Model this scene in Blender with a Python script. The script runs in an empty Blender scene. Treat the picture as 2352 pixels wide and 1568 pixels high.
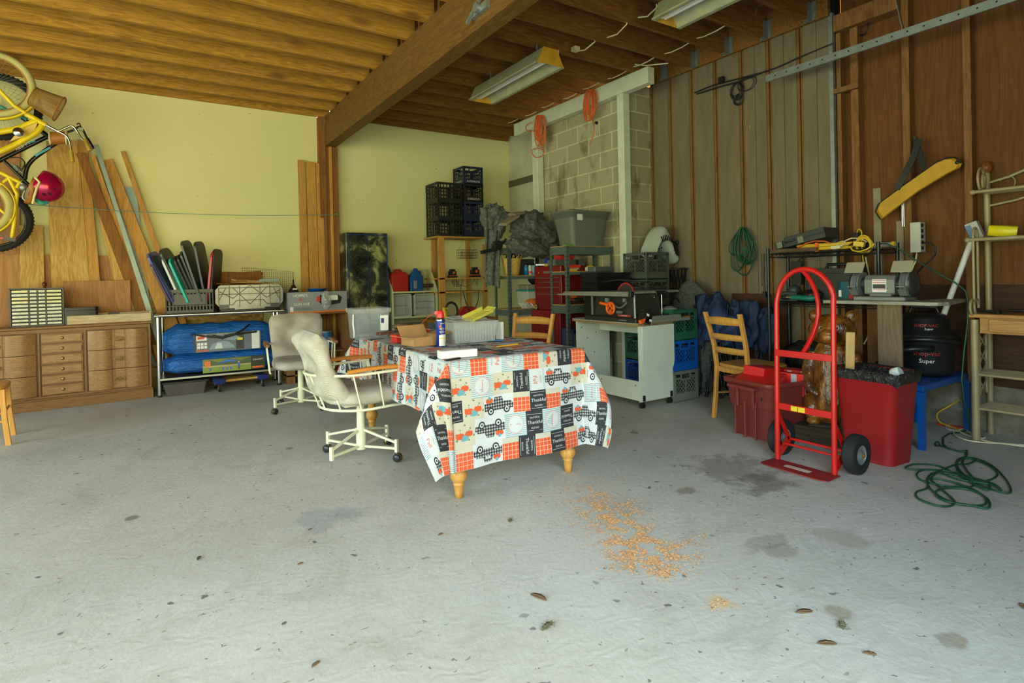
import bpy, math, random
from mathutils import Vector, Matrix, Euler, noise
random.seed(7)
pi = math.pi
S = bpy.context.scene
COL = S.collection
# ---------------------------------------------------------------- camera
FPX, CX, CY, CAMH = 1293.8, 1176.0, 646.5, 1.17
YAW, PITCH, ROLL = 0.57901, -0.00654, -0.021958
_f = Vector((math.sin(YAW)*math.cos(PITCH), math.cos(YAW)*math.cos(PITCH), math.sin(PITCH)))
_r = Vector((math.cos(YAW), -math.sin(YAW), 0)); _u = _r.cross(_f)
CR = _r*math.cos(ROLL)+_u*math.sin(ROLL); CU = -_r*math.sin(ROLL)+_u*math.cos(ROLL)
cam = bpy.data.objects.new('camera', bpy.data.cameras.new('camera')); COL.objects.link(cam)
cam.matrix_world = Matrix(((CR.x, CU.x, -_f.x, 0), (CR.y, CU.y, -_f.y, 0), (CR.z, CU.z, -_f.z, CAMH), (0, 0, 0, 1)))
cam.data.sensor_width = 36; cam.data.lens = 36*FPX/2352
cam.data.shift_y = -(784-CY)/2352; cam.data.clip_start = .05
S.camera = cam
# ---------------------------------------------------------------- world, light, exposure
W = bpy.data.worlds.new('sky'); S.world = W; W.use_nodes = True
nt = W.node_tree; bg = nt.nodes['Background']
tc = nt.nodes.new('ShaderNodeTexCoord'); sp = nt.nodes.new('ShaderNodeSeparateXYZ')
cr = nt.nodes.new('ShaderNodeValToRGB'); mr = nt.nodes.new('ShaderNodeMapRange')
nt.links.new(tc.outputs['Generated'], sp.inputs[0]); nt.links.new(sp.outputs['Z'], mr.inputs['Value'])
mr.inputs['From Min'].default_value = -1; mr.inputs['From Max'].default_value = 1
nt.links.new(mr.outputs[0], cr.inputs[0])
az = nt.nodes.new('ShaderNodeMapRange'); az.inputs['From Min'].default_value = -.1; az.inputs['From Max'].default_value = .75
ng = nt.nodes.new('ShaderNodeMath'); ng.operation = 'MULTIPLY'; ng.inputs[1].default_value = -1; nt.links.new(sp.outputs['X'], ng.inputs[0]); nt.links.new(ng.outputs[0], az.inputs['Value'])
tn = nt.nodes.new('ShaderNodeMix'); tn.data_type = 'RGBA'; nt.links.new(az.outputs[0], tn.inputs[0]); tn.inputs[6].default_value = (1.12, 1.0, .74, 1); tn.inputs[7].default_value = (.84, 1.0, 1.12, 1)
mt_ = nt.nodes.new('ShaderNodeMix'); mt_.data_type = 'RGBA'; mt_.blend_type = 'MULTIPLY'; mt_.inputs[0].default_value = 1
nt.links.new(cr.outputs[0], mt_.inputs[6]); nt.links.new(tn.outputs[2], mt_.inputs[7]); nt.links.new(mt_.outputs[2], bg.inputs['Color'])
el = cr.color_ramp.elements
el[0].position = 0; el[0].color = (.62, .56, .34, 1)
el[1].position = 1; el[1].color = (.66, .92, 1.25, 1)
e = el.new(.47); e.color = (.80, .72, .40, 1)
e = el.new(.56); e.color = (.62, .60, .36, 1)
e = el.new(.64); e.color = (.95, 1.1, 1.25, 1)
bg.inputs['Strength'].default_value = 3.4
S.view_settings.view_transform = 'Standard'; S.view_settings.look = 'None'
S.view_settings.gamma = 1; S.view_settings.use_curve_mapping = False
S.view_settings.exposure = 1.5
S.cycles.use_denoising = True; S.cycles.use_adaptive_sampling = True; S.cycles.adaptive_threshold = .02
S.cycles.max_bounces = 8; S.cycles.diffuse_bounces = 5; S.cycles.transparent_max_bounces = 12
# ---------------------------------------------------------------- helpers
def P(px, py, **k):
    v = _f+CR*((px-CX)/FPX)-CU*((py-CY)/FPX)
    (a, val), = k.items(); i = 'xyz'.index(a); o = Vector((0, 0, CAMH))
    return o+v*((val-o[i])/v[i])
def lin(c):
    return tuple(((x/255)/12.92 if x/255 <= .04045 else ((x/255+.055)/1.055)**2.4) for x in c)
class MB:
    def __init__(s, *mats):
        s.v = []; s.f = []; s.m = []; s.s = []; s.mats = list(mats); s.cur = 0; s.M = None; s.uv = None
    def use(s, m):
        if m not in s.mats: s.mats.append(m)
        s.cur = s.mats.index(m); return s
    def add(s, vs, fs, smooth=False):
        n = len(s.v)
        if s.M is not None: vs = [s.M @ Vector(q) for q in vs]
        s.v += [tuple(q) for q in vs]; s.f += [tuple(i+n for i in f) for f in fs]
        s.m += [s.cur]*len(fs); s.s += [smooth]*len(fs); return s
    def box(s, x0, x1, y0, y1, z0, z1):
        vs = [(x0,y0,z0),(x1,y0,z0),(x1,y1,z0),(x0,y1,z0),(x0,y0,z1),(x1,y0,z1),(x1,y1,z1),(x0,y1,z1)]
        return s.add(vs, [(0,3,2,1),(4,5,6,7),(0,1,5,4),(1,2,6,5),(2,3,7,6),(3,0,4,7)])
    def cbox(s, c, d, rot=(0,0,0)):
        R = Euler(rot).to_matrix(); c = Vector(c); x, y, z = d[0]/2, d[1]/2, d[2]/2
        vs = [c+R@Vector(q) for q in [(-x,-y,-z),(x,-y,-z),(x,y,-z),(-x,y,-z),(-x,-y,z),(x,-y,z),(x,y,z),(-x,y,z)]]
        return s.add(vs, [(0,3,2,1),(4,5,6,7),(0,1,5,4),(1,2,6,5),(2,3,7,6),(3,0,4,7)])
    def bar(s, p, q, w, t, up=(0,0,1)):
        p = Vector(p); q = Vector(q); d = (q-p).normalized(); u = Vector(up)
        if abs(d.dot(u)) > .98: u = Vector((0,1,0)) if abs(d.y) < .9 else Vector((1,0,0))
        a = d.cross(u).normalized()*w/2; b = a.cross(d).normalized()*t/2
        vs = [p-a-b, p+a-b, p+a+b, p-a+b, q-a-b, q+a-b, q+a+b, q-a+b]
        return s.add(vs, [(0,1,2,3),(7,6,5,4),(0,4,5,1),(1,5,6,2),(2,6,7,3),(3,7,4,0)])
    def tube(s, pts, r, n=8, closed=False, caps=True):
        pts = [Vector(p) for p in pts]; N = len(pts); rs = r if isinstance(r, (list, tuple)) else [r]*N
        vs = []; prev = None
        for i, p in enumerate(pts):
            if closed: d = pts[(i+1) % N]-pts[i-1]
            else: d = pts[min(i+1, N-1)]-pts[max(i-1, 0)]
            if d.length < 1e-9: d = Vector((0,0,1))
            d.normalize()
            if prev is None:
                a = d.cross(Vector((0,0,1)) if abs(d.z) < .9 else Vector((1,0,0))).normalized()
            else:
                a = prev-d*prev.dot(d)
                a = a.normalized() if a.length > 1e-6 else d.orthogonal().normalized()
            prev = a; b = d.cross(a)
            for k in range(n):
                t = 2*pi*k/n; vs.append(p+(a*math.cos(t)+b*math.sin(t))*rs[i])
        fs = []
        for i in range(N if closed else N-1):
            j = (i+1) % N
            for k in range(n): fs.append((i*n+k, i*n+(k+1) % n, j*n+(k+1) % n, j*n+k))
        s.add(vs, fs, True)
        if caps and not closed:
            s.add([Vector(v) for v in vs[:n]], [tuple(range(n))[::-1]]) if s.M is None or True else 0
            s.add([Vector(v) for v in vs[-n:]], [tuple(range(n))])
        return s
    def cyl(s, p, q, r, r2=None, n=16): return s.tube([p, q], [r, r if r2 is None else r2], n)
    def lathe(s, prof, c=(0,0,0), n=20, ax=None, sx=1, sy=1):
        A = ax if ax is not None else Matrix.Identity(3); c = Vector(c)
        vs = [c+A@Vector((r*math.cos(2*pi*k/n)*sx, r*math.sin(2*pi*k/n)*sy, z)) for r, z in prof for k in range(n)]
        fs = [(i*n+k, i*n+(k+1) % n, (i+1)*n+(k+1) % n, (i+1)*n+k) for i in range(len(prof)-1) for k in range(n)]
        return s.add(vs, fs, True)
    def ell(s, c, d, n=14, rot=(0,0,0), k=0, seed=0, sc=3):
        R = Euler(rot).to_matrix(); c = Vector(c); m = n//2+1; vs = []
        for i in range(m+1):
            th = pi*i/m
            for j in range(n):
                ph = 2*pi*j/n; q = Vector((math.sin(th)*math.cos(ph), math.sin(th)*math.sin(ph), math.cos(th)))
                g = 1+(k*noise.noise(q*sc+Vector((seed, seed*2, 0))) if k else 0)
                vs.append(c+R@Vector((q.x*d[0]*g, q.y*d[1]*g, q.z*d[2]*g)))
        return s.add(vs, [(i*n+j, (i+1)*n+j, (i+1)*n+(j+1) % n, i*n+(j+1) % n) for i in range(m) for j in range(n)], True)
    def prism(s, out, o, ux, uy, t, smooth=False):
        o = Vector(o); ux = Vector(ux); uy = Vector(uy); w = ux.cross(uy).normalized()*t; n = len(out)
        vs = [o+ux*a+uy*b for a, b in out]; vs += [q+w for q in vs]
        s.add(vs, [tuple(range(n))[::-1], tuple(range(n, 2*n))])
        return s.add(vs, [(i, (i+1) % n, n+(i+1) % n, n+i) for i in range(n)], smooth)
    def rbox(s, c, d, r, k=3, rot=0):
        """box with rounded vertical corners, c = bottom centre"""
        x, y = d[0]/2, d[1]/2; out = []
        for cx, cy, a0 in ((x-r, y-r, 0), (-x+r, y-r, pi/2), (-x+r, -y+r, pi), (x-r, -y+r, 1.5*pi)):
            for i in range(k+1):
                a = a0+pi/2*i/k; out.append((cx+r*math.cos(a), cy+r*math.sin(a)))
        return s.prism(out, c, (math.cos(rot), math.sin(rot), 0), (-math.sin(rot), math.cos(rot), 0), d[2], True)
    def rings(s, rs, cap0=True, cap1=True, smooth=True):
        n = len(rs[0]); vs = [q for r in rs for q in r]
        s.add(vs, [(i*n+k, i*n+(k+1) % n, (i+1)*n+(k+1) % n, (i+1)*n+k) for i in range(len(rs)-1) for k in range(n)], smooth)
        if cap0: s.add(rs[0], [tuple(range(n))[::-1]])
        if cap1: s.add(rs[-1], [tuple(range(n))])
        return s
    def grid(s, fn, nu, nv, smooth=True, flip=False):
        vs = [fn(i/nu, j/nv) for j in range(nv+1) for i in range(nu+1)]; w = nu+1
        fs = [(j*w+i, j*w+i+1, (j+1)*w+i+1, (j+1)*w+i) for j in range(nv) for i in range(nu)]
        if flip: fs = [f[::-1] for f in fs]
        return s.add(vs, fs, smooth)
    def text(s, t, o, ux, uy, size, mat=None, align='CENTER', sh=0, sy=1, fn=None):
        if mat is not None: old = s.cur; s.use(mat)
        vs, fs = text_data(t); o = Vector(o); ux = Vector(ux).normalized(); uy = Vector(uy).normalized()
        w = max(v[0] for v in vs); off = -w/2 if align == 'CENTER' else 0
        if fn: pts = [fn((v[0]+off+sh*v[1])*size, v[1]*size*sy) for v in vs]
        else: pts = [o+ux*((v[0]+off+sh*v[1])*size)+uy*(v[1]*size*sy) for v in vs]
        s.add(pts, fs)
        if mat is not None: s.cur = old
        return s
    def build(s, name, parent=None, world=False, bevel=0, seg=1, thick=0, sub=0, loc=None, weld=False):
        me = bpy.data.meshes.new(name); vs = [Vector(v) for v in s.v]
        off = Vector((0,0,0))
        if parent is not None and world:
            inv = parent['_m'] if False else MW[parent.name].inverted(); vs = [inv@v for v in vs]
        elif parent is None:
            if loc is None:
                xs = [v.x for v in vs]; ys = [v.y for v in vs]
                off = Vector(((min(xs)+max(xs))/2, (min(ys)+max(ys))/2, min(v.z for v in vs)))
                vs = [v-off for v in vs]
            else: off = Vector(loc)
        me.from_pydata([tuple(v) for v in vs], [], s.f)
        for m in s.mats: me.materials.append(m)
        me.polygons.foreach_set('material_index', s.m); me.polygons.foreach_set('use_smooth', s.s)
        if s.uv:
            lay = me.uv_layers.new(name='uv'); lay.data.foreach_set('uv', [c for p in s.uv for c in p])
        me.update()
        ob = bpy.data.objects.new(name, me); COL.objects.link(ob)
        if parent is not None: ob.parent = parent
        else: ob.location = off
        MW[ob.name] = (MW[parent.name] if parent is not None else Matrix.Translation(off))
        if weld: md = ob.modifiers.new('w', 'WELD'); md.merge_threshold = 1e-4
        if sub: md = ob.modifiers.new('s', 'SUBSURF'); md.levels = md.render_levels = sub
        if thick: md = ob.modifiers.new('t', 'SOLIDIFY'); md.thickness = thick; md.offset = 0
        if bevel:
            md = ob.modifiers.new('b', 'BEVEL'); md.width = bevel; md.segments = seg; md.limit_method = 'ANGLE'; md.angle_limit = .7
        return ob
MW = {}
_tc = {}
def text_data(t):
    if t not in _tc:
        cu = bpy.data.curves.new('lettering', 'FONT'); cu.body = t; cu.size = 1; cu.resolution_u = 2
        ob = bpy.data.objects.new('lettering', cu); me = bpy.data.meshes.new_from_object(ob)
        _tc[t] = ([tuple(v.co) for v in me.vertices], [tuple(p.vertices) for p in me.polygons])
        bpy.data.objects.remove(ob); bpy.data.meshes.remove(me)
    return _tc[t]
def thing(name, label, cat, loc=(0,0,0), rz=0, group=None):
    o = bpy.data.objects.new(name, None); COL.objects.link(o); o.empty_display_size = .05
    o.location = loc; o.rotation_euler = (0, 0, rz); o['label'] = label; o['category'] = cat
    if group: o['group'] = group
    MW[o.name] = Matrix.Translation(Vector(loc)) @ Matrix.Rotation(rz, 4, 'Z')
    return o
def tag(o, label, cat, group=None, kind=None):
    o['label'] = label; o['category'] = cat
    if group: o['group'] = group
    if kind: o['kind'] = kind
    return o
def struct(o): o['kind'] = 'structure'; return o
def dup(root, loc, rz=None, label=None, group=None, rot=None, scale=None):
    r = root.copy(); COL.objects.link(r); r.location = loc
    if rz is not None: r.rotation_euler = (0, 0, rz)
    if rot is not None: r.rotation_euler = rot
    if scale is not None: r.scale = scale
    if label: r['label'] = label
    if group: r['group'] = group
    for ch in list(root.children):
        c = ch.copy(); COL.objects.link(c); c.parent = r
        for g in list(ch.children):
            d = g.copy(); COL.objects.link(d); d.parent = c
    return r
# ---------------------------------------------------------------- materials
class NT:
    def __init__(s, name, rough=.6, metal=0, spec=.5):
        s.mat = bpy.data.materials.new(name); s.mat.use_nodes = True; s.t = s.mat.node_tree
        s.b = s.t.nodes['Principled BSDF']; s.b.inputs['Roughness'].default_value = rough
        s.b.inputs['Metallic'].default_value = metal; s.b.inputs['Specular IOR Level'].default_value = spec
        s.co = None
    def n(s, k, **a):
        q = s.t.nodes.new(k)
        for x, y in a.items(): setattr(q, x, y)
        return q
    def l(s, a, b): s.t.links.new(a, b)
    def coords(s, scale=(1,1,1), rnd=True, kind='Object'):
        tc = s.n('ShaderNodeTexCoord'); mp = s.n('ShaderNodeMapping'); mp.inputs['Scale'].default_value = scale
        if rnd:
            oi = s.n('ShaderNodeObjectInfo'); ml = s.n('ShaderNodeMath', operation='MULTIPLY'); ml.inputs[1].default_value = 37
            s.l(oi.outputs['Random'], ml.inputs[0]); s.l(ml.outputs[0], mp.inputs['Location'])
        s.l(tc.outputs[kind], mp.inputs['Vector']); return mp.outputs[0]
    def noise(s, co, scale, detail=3, rough=.5, dist=0):
        q = s.n('ShaderNodeTexNoise'); q.inputs['Scale'].default_value = scale; q.inputs['Detail'].default_value = detail
        q.inputs['Roughness'].default_value = rough; q.inputs['Distortion'].default_value = dist
        s.l(co, q.inputs['Vector']); return q.outputs['Fac']
    def ramp(s, fac, stops):
        q = s.n('ShaderNodeValToRGB'); s.l(fac, q.inputs[0]); e = q.color_ramp.elements
        for i, (p, c) in enumerate(stops):
            x = e[i] if i < 2 else e.new(p)
            x.position = p; x.color = (*c, 1) if len(c) == 3 else c
        return q.outputs[0]
    def mix(s, fac, a, b, mode='MIX'):
        q = s.n('ShaderNodeMix', data_type='RGBA', blend_type=mode)
        for i, v in ((0, fac), (6, a), (7, b)):
            if hasattr(v, 'default_value') or hasattr(v, 'is_linked'): s.l(v, q.inputs[i])
            else: q.inputs[i].default_value = v if i == 0 else (*v, 1)
        return q.outputs[2]
    def math(s, op, a, b=None):
        q = s.n('ShaderNodeMath', operation=op)
        for i, v in ((0, a), (1, b)):
            if v is None: continue
            if hasattr(v, 'is_linked'): s.l(v, q.inputs[i])
            else: q.inputs[i].default_value = v
        return q.outputs[0]
    def bump(s, h, st=.3, d=.01):
        q = s.n('ShaderNodeBump'); q.inputs['Strength'].default_value = st; q.inputs['Distance'].default_value = d
        s.l(h, q.inputs['Height']); s.l(q.outputs[0], s.b.inputs['Normal'])
    def color(s, c): s.l(c, s.b.inputs['Base Color']); return s
def plain(name, rgb, rough=.5, metal=0, var=.12, nscale=6, bump=0, spec=.5, bscale=None):
    N = NT(name, rough, metal, spec); c = lin(rgb); co = N.coords()
    a = tuple(x*(1-var) for x in c); b = tuple(min(1, x*(1+var)) for x in c)
    f = N.noise(co, nscale, 4, .6); N.color(N.ramp(f, [(.3, a), (.7, b)]))
    if bump: N.bump(N.noise(co, bscale or nscale*8, 3), bump, .004)
    return N.mat
def wood(name, c1, c2, axis=0, sc=1, knots=.5, rough=.6, dark=None, bands=6, stretch=12):
    """grain runs along the axis"""
    N = NT(name, rough, 0, .3); s_ = [stretch*sc]*3; s_[axis] = 1.0*sc; co = N.coords(tuple(s_))
    k_ = [3.2*sc]*3; k_[axis] = 1.1*sc; ck = N.coords(tuple(k_))
    wv = N.noise(co, 1.1, 3, .6, 1.2)
    r = N.math('FRACT', N.math('MULTIPLY', wv, bands))
    r2 = N.math('ABSOLUTE', N.math('SUBTRACT', r, .5))
    fine = N.noise(co, 7, 4, .65)
    fac = N.math('ADD', N.math('MULTIPLY', r2, .9), N.math('MULTIPLY', fine, .65))
    base = N.ramp(fac, [(.25, lin(c1)), (.8, lin(c2))])
    vo = N.n('ShaderNodeTexVoronoi'); vo.inputs['Scale'].default_value = 1.3; N.l(ck, vo.inputs['Vector'])
    kn = N.ramp(vo.outputs['Distance'], [(.07, (1,1,1)), (.2, (0,0,0))])
    dk = lin(dark) if dark else tuple(x*.3 for x in lin(c1))
    if knots: base = N.mix(N.math('MULTIPLY', kn, knots), base, dk)
    big = N.noise(N.coords((1,1,1)), 1.2, 2); base = N.mix(N.math('MULTIPLY', big, .35), base, tuple(x*.75 for x in lin(c1)))
    oi = N.n('ShaderNodeObjectInfo'); base = N.mix(N.math('MULTIPLY', oi.outputs['Random'], .3), base, tuple(x*.55 for x in lin(c1)))
    N.color(base); N.bump(fine, .15, .003); return N.mat
def glass(name, rgb=(230,235,235), rough=.15, alpha=.35):
    N = NT(name, rough); N.b.inputs['Base Color'].default_value = (*lin(rgb), 1); N.b.inputs['Alpha'].default_value = alpha
    return N.mat
# ---------------------------------------------------------------- shared materials
m_joist = wood('joist wood', (190,142,56), (136,94,28), 0, 1, .9, .65, (78,42,12), 7)
m_joistR = wood('joist wood darker', (150,104,50), (100,64,28), 0, 1, .7, .7, (60,32,12), 7)  # joist wood in a darker tone for the right bay and ledger
m_beam = wood('glulam', (122,90,42), (88,60,24), 1, 1, .3, .6, (60,38,14), 8)
m_ply = wood('subfloor plywood', (138,92,50), (98,60,30), 1, .7, .3, .8, (50,28,12), 9)
m_studz = wood('stud wood', (148,104,62), (110,74,40), 2, 1, .7, .7, (70,38,16), 6)
m_pine = wood('pine board', (206,158,82), (170,118,48), 2, 1, .9, .6, (100,58,22), 5)
m_pineb = wood('brown board', (150,98,36), (116,72,22), 2, 1, .6, .6, None, 5)
m_plyl = wood('plywood yellow', (206,170,98), (168,122,52), 2, .8, .2, .6, (140,92,36), 9, stretch=7)
m_plyr = wood('plywood red', (186,136,84), (150,102,56), 2, .8, .3, .6, (120,66,30), 7, stretch=7)
m_plyw = wood('plywood wall', (124,80,42), (96,58,28), 2, .6, .9, .75, (58,26,12), 6)
m_strip = wood('bare batten', (142,102,58), (104,70,34), 2, 1, .6, .7, (66,36,12), 5)
m_black = plain('black gap', (12,11,9), .9)
m_blk = plain('black plastic', (24,25,26), .45)
m_blkmat = plain('black rubber', (22,22,22), .8)
m_chrome = plain('chrome', (200,203,205), .18, 1, .03)
m_steel = plain('brushed steel', (150,152,150), .35, 1, .08)
m_galv = plain('galvanised steel', (150,158,156), .45, .7, .15, 20)
m_white = plain('white plastic', (226,226,220), .45)
m_cream = plain('cream metal paint', (214,210,180), .4)
m_romex = plain('white cable', (214,206,170), .5)
m_orange = plain('orange cable', (212,92,24), .45)
m_hose = plain('green cable', (22,74,46), .45)
m_wpaint = plain('white wood paint', (200,204,182), .55, 0, .08, 12, .15)
m_oak = wood('chair wood', (222,166,84), (198,138,56), 2, 1, .1, .4, None, 4)
m_red = plain('red paint', (192,26,20), .3)
m_blue = plain('blue plastic', (22,92,170), .4)
# drywall
N = NT('cream drywall', .75); co = N.coords(rnd=False)
base = N.ramp(N.noise(co, .7, 3), [(.3, lin((208,206,146))), (.7, lin((218,214,160)))])
sp = N.ramp(N.noise(co, 26, 2, .4), [(.19, lin((120,112,60))), (.21, (1,1,1))])
base = N.mix(1, base, sp, 'MULTIPLY'); N.color(base); N.bump(N.noise(co, 60, 2), .05, .002); m_dry = N.mat
# grey painted boards
N = NT('taupe painted board', .6); co = N.coords((6,6,1), False)
b_ = N.ramp(N.noise(co, 3, 5, .6), [(.3, lin((104,92,72))), (.7, lin((122,109,86)))])
co2 = N.coords((9,9,1.6), False)
sc_ = N.ramp(N.noise(co2, 2.6, 4, .5), [(.73, (0,0,0)), (.76, (1,1,1))]); b_ = N.mix(sc_, b_, lin((190,184,160)))
N.color(b_); N.bump(N.noise(co, 12, 3), .1, .003); m_taupe = N.mat
# blocks
N = NT('grey block', .85); co = N.coords(rnd=False); sx = N.n('ShaderNodeSeparateXYZ'); N.l(co, sx.inputs[0])
cb = N.n('ShaderNodeCombineXYZ'); N.l(N.math('ADD', sx.outputs[0], sx.outputs[1]), cb.inputs[0]); N.l(sx.outputs[2], cb.inputs[1])
br = N.n('ShaderNodeTexBrick'); N.l(cb.outputs[0], br.inputs['Vector'])
br.inputs['Scale'].default_value = 1; br.inputs['Brick Width'].default_value = .4; br.inputs['Row Height'].default_value = .2
br.inputs['Mortar Size'].default_value = .008; br.inputs['Mortar Smooth'].default_value = .3; br.inputs['Bias'].default_value = 0
br.inputs['Color1'].default_value = (*lin((160,152,122)), 1); br.inputs['Color2'].default_value = (*lin((176,168,138)), 1)
br.inputs['Mortar'].default_value = (*lin((206,200,166)), 1)
st = N.ramp(N.noise(N.coords((2.2,2.2,1.2), False), 1.8, 4, .6), [(.52, (0,0,0)), (.68, (1,1,1))])
c_ = N.mix(N.math('MULTIPLY', st, .75), br.outputs['Color'], lin((96,76,44)))
c_ = N.mix(N.math('MULTIPLY', N.noise(co, 30, 4), .25), c_, lin((100,94,72))); N.color(c_)
N.bump(br.outputs['Fac'], -.5, .006); m_block = N.mat
# rough concrete curb
N = NT('rough concrete', .95); co = N.coords(rnd=False)
c_ = N.ramp(N.noise(co, 5, 6, .7), [(.3, lin((84,78,66))), (.6, lin((136,130,114))), (.78, lin((190,186,172)))])
N.color(c_); N.bump(N.noise(co, 22, 6, .7), .8, .02); m_curb = N.mat
# floor
N = NT('floor concrete', .62, 0, .35); co = N.coords(rnd=False)
f1 = N.noise(co, .9, 5, .6); c_ = N.ramp(f1, [(.3, lin((190,188,174))), (.7, lin((216,214,202)))])
f2 = N.noise(co, 6, 6, .7, .4); c_ = N.mix(N.math('MULTIPLY', f2, .5), c_, lin((156,154,140)))
wv = N.n('ShaderNodeTexWave', wave_type='RINGS'); wv.inputs['Scale'].default_value = 5; wv.inputs['Distortion'].default_value = 14
wv.inputs['Detail'].default_value = 4; wv.inputs['Detail Scale'].default_value = 1.6; N.l(co, wv.inputs['Vector'])
c_ = N.mix(N.math('MULTIPLY', wv.outputs['Fac'], .1), c_, lin((214,212,202)))
def spots(scale, thr, col, amt, stretch=(1,1,1)):
    global c_
    v = N.n('ShaderNodeTexVoronoi'); v.inputs['Scale'].default_value = scale; v.inputs['Randomness'].default_value = 1
    q = N.n('ShaderNodeMapping'); q.inputs['Scale'].default_value = stretch; N.l(co, q.inputs['Vector'])
    wn = N.n('ShaderNodeTexNoise'); wn.inputs['Scale'].default_value = scale*2; N.l(co, wn.inputs['Vector'])
    mx = N.n('ShaderNodeVectorMath', operation='MULTIPLY_ADD'); mx.inputs[1].default_value = (.06,.06,.06)
    N.l(wn.outputs['Color'], mx.inputs[0]); N.l(q.outputs[0], mx.inputs[2]); N.l(mx.outputs[0], v.inputs['Vector'])
    fac = N.ramp(v.outputs['Distance'], [(thr*.7, (1,1,1)), (thr, (0,0,0))])
    sel = N.n('ShaderNodeSeparateColor'); N.l(v.outputs['Color'], sel.inputs[0])
    fac = N.math('MULTIPLY', fac, N.math('GREATER_THAN', sel.outputs[0], .72))
    c_ = N.mix(N.math('MULTIPLY', fac, amt), c_, lin(col))
c_ = N.mix(N.math('MULTIPLY', N.noise(co, 70, 4, .7), .3), c_, lin((120,118,104)))
c_ = N.mix(N.math('MULTIPLY', N.ramp(N.noise(co, 2.4, 6, .75, .8), [(.5, (0,0,0)), (.72, (1,1,1))]), .3), c_, lin((132,126,100)))
spots(9, .13, (78,80,78), .8); spots(3.2, .12, (104,92,66), .7); spots(22, .16, (74,74,70), .7); spots(14, .16, (120,100,60), .6, (1,2.4,1))
gm = N.n('ShaderNodeNewGeometry')
def blotch(x, y, r, col, amt, nz=5, ex=1, thr=.42):
    """a stain of its own shape on the slab around x, y"""
    global c_
    q = N.n('ShaderNodeVectorMath', operation='SUBTRACT'); N.l(gm.outputs['Position'], q.inputs[0]); q.inputs[1].default_value = (x, y, 0)
    q2 = N.n('ShaderNodeVectorMath', operation='MULTIPLY'); N.l(q.outputs[0], q2.inputs[0]); q2.inputs[1].default_value = (1/r, ex/r, 1)
    ln = N.n('ShaderNodeVectorMath', operation='LENGTH'); N.l(q2.outputs[0], ln.inputs[0])
    inv = N.math('SUBTRACT', 1, ln.outputs['Value']); nn = N.noise(co, nz, 5, .65)
    v = N.math('MULTIPLY', N.math('ADD', N.math('MULTIPLY', inv, .5), N.math('SUBTRACT', nn, .25)), 1)
    fac = N.ramp(v, [(thr, (0,0,0)), (thr+.14, (1,1,1))]); c_ = N.mix(N.math('MULTIPLY', fac, amt), c_, lin(col))
for px, py, r, col, amt, nz, ex, thr in [
    (1690,1075,.5,(104,100,84),.5,9,1,.45),(1760,1110,.35,(84,82,70),.55,7,1.6,.42),(1570,1128,.09,(116,100,76),.6,9,1.5,.3),
    (1765,1245,.16,(140,138,122),.5,6,2.2,.33),(1790,1265,.1,(130,128,114),.5,5,1.2,.33),(1950,1240,.1,(150,148,130),.5,6,.6,.33),
    (1925,1405,.05,(150,142,122),.8,8,1,.25),(1655,1385,.06,(206,180,140),.8,12,1,.3),(770,1180,.28,(140,148,150),.5,5,1.2,.4),
    (2190,1470,.05,(136,124,100),.6,12,1,.3),(2100,960,.5,(118,112,96),.4,8,1,.4),(1200,1300,.9,(196,198,190),.35,3,1,.45)]:
    p = P(px, py, z=0); blotch(p.x, p.y, r, col, amt, nz, ex, thr)
N.color(c_); N.bump(N.math('ADD', N.noise(co, 40, 5, .7), N.math('MULTIPLY', wv.outputs['Fac'], .4)), .35, .004); m_floor = N.mat
# ---------------------------------------------------------------- room shell
H = 3.31
struct(MB(m_floor).box(-6,6,-2.2,7.7,-.12,0).build('floor'))
m_trans = plain('primed drywall', (188,186,160), .8)
b = MB(m_dry); b.box(-6,1.93,7.5,7.6,.09,H+.3); b.box(2.16,4.98,7.5,7.6,.09,H+.3); b.use(m_pineb).box(1.93,2.16,7.5,7.6,.0,H); struct(b.build('wall_back'))
struct(MB(m_curb).box(-6,4.9,7.47,7.6,0,.1).build('baseboard_back'))
b = MB(m_dry); b.box(-5.1,-5,-.7,.2,0,H+.3); b.box(-5.1,-5,5.4,7.5,0,H+.3); b.box(-5.1,-5,.2,5.4,2.7,H+.3); struct(b.build('wall_left'))
# right wall: recess, taupe boards, plywood
b = MB(m_trans); b.box(4.89,4.99,6.1,7.5,0,H+.3)
b.use(plain('bare grey strip', (96,88,66), .8)).box(4.88,4.89,6.1,7.5,2.6,2.7)
b.use(m_black).box(4.905,4.99,2.46,4.519,0,H+.3)
ys = [4.53,4.47,4.204,3.919,3.619,3.324,3.041,2.75,2.46]
for i in range(1, 8):
    lo = ys[i+1]+(.03 if i < 7 else .02); hi = ys[i]-.03
    b.use(m_taupe); ym = (lo+hi)/2
    if i >= 5: b.box(4.866,4.895,lo,ym-.002,0,H); b.box(4.866,4.895,ym+.002,hi,0,H)
    else: b.box(4.866,4.895,lo,hi,0,H)
for y in ys[1:8]:
    b.use(m_strip); b.box(4.874,4.896,y-.03,y-.006,0,H); b.box(4.874,4.896,y+.005,y+.03,0,H)
b.use(m_galv).box(4.862,4.9,2.462,2.495,0,H+.02)
b.use(m_plyw).box(5.0,5.02,-.7,2.46,1.05,3.6); b.use(m_pineb)
b.use(wood('dark sheathing board', (84,58,38), (58,38,24), 1, 1, .6, .8)).box(5.0,5.03,-.7,2.46,.3,1.05)
struct(b.build('wall_right'))
struct(MB(m_curb).box(4.99,5.25,-.7,2.46,0,.335).build('baseboard_right'))
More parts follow.
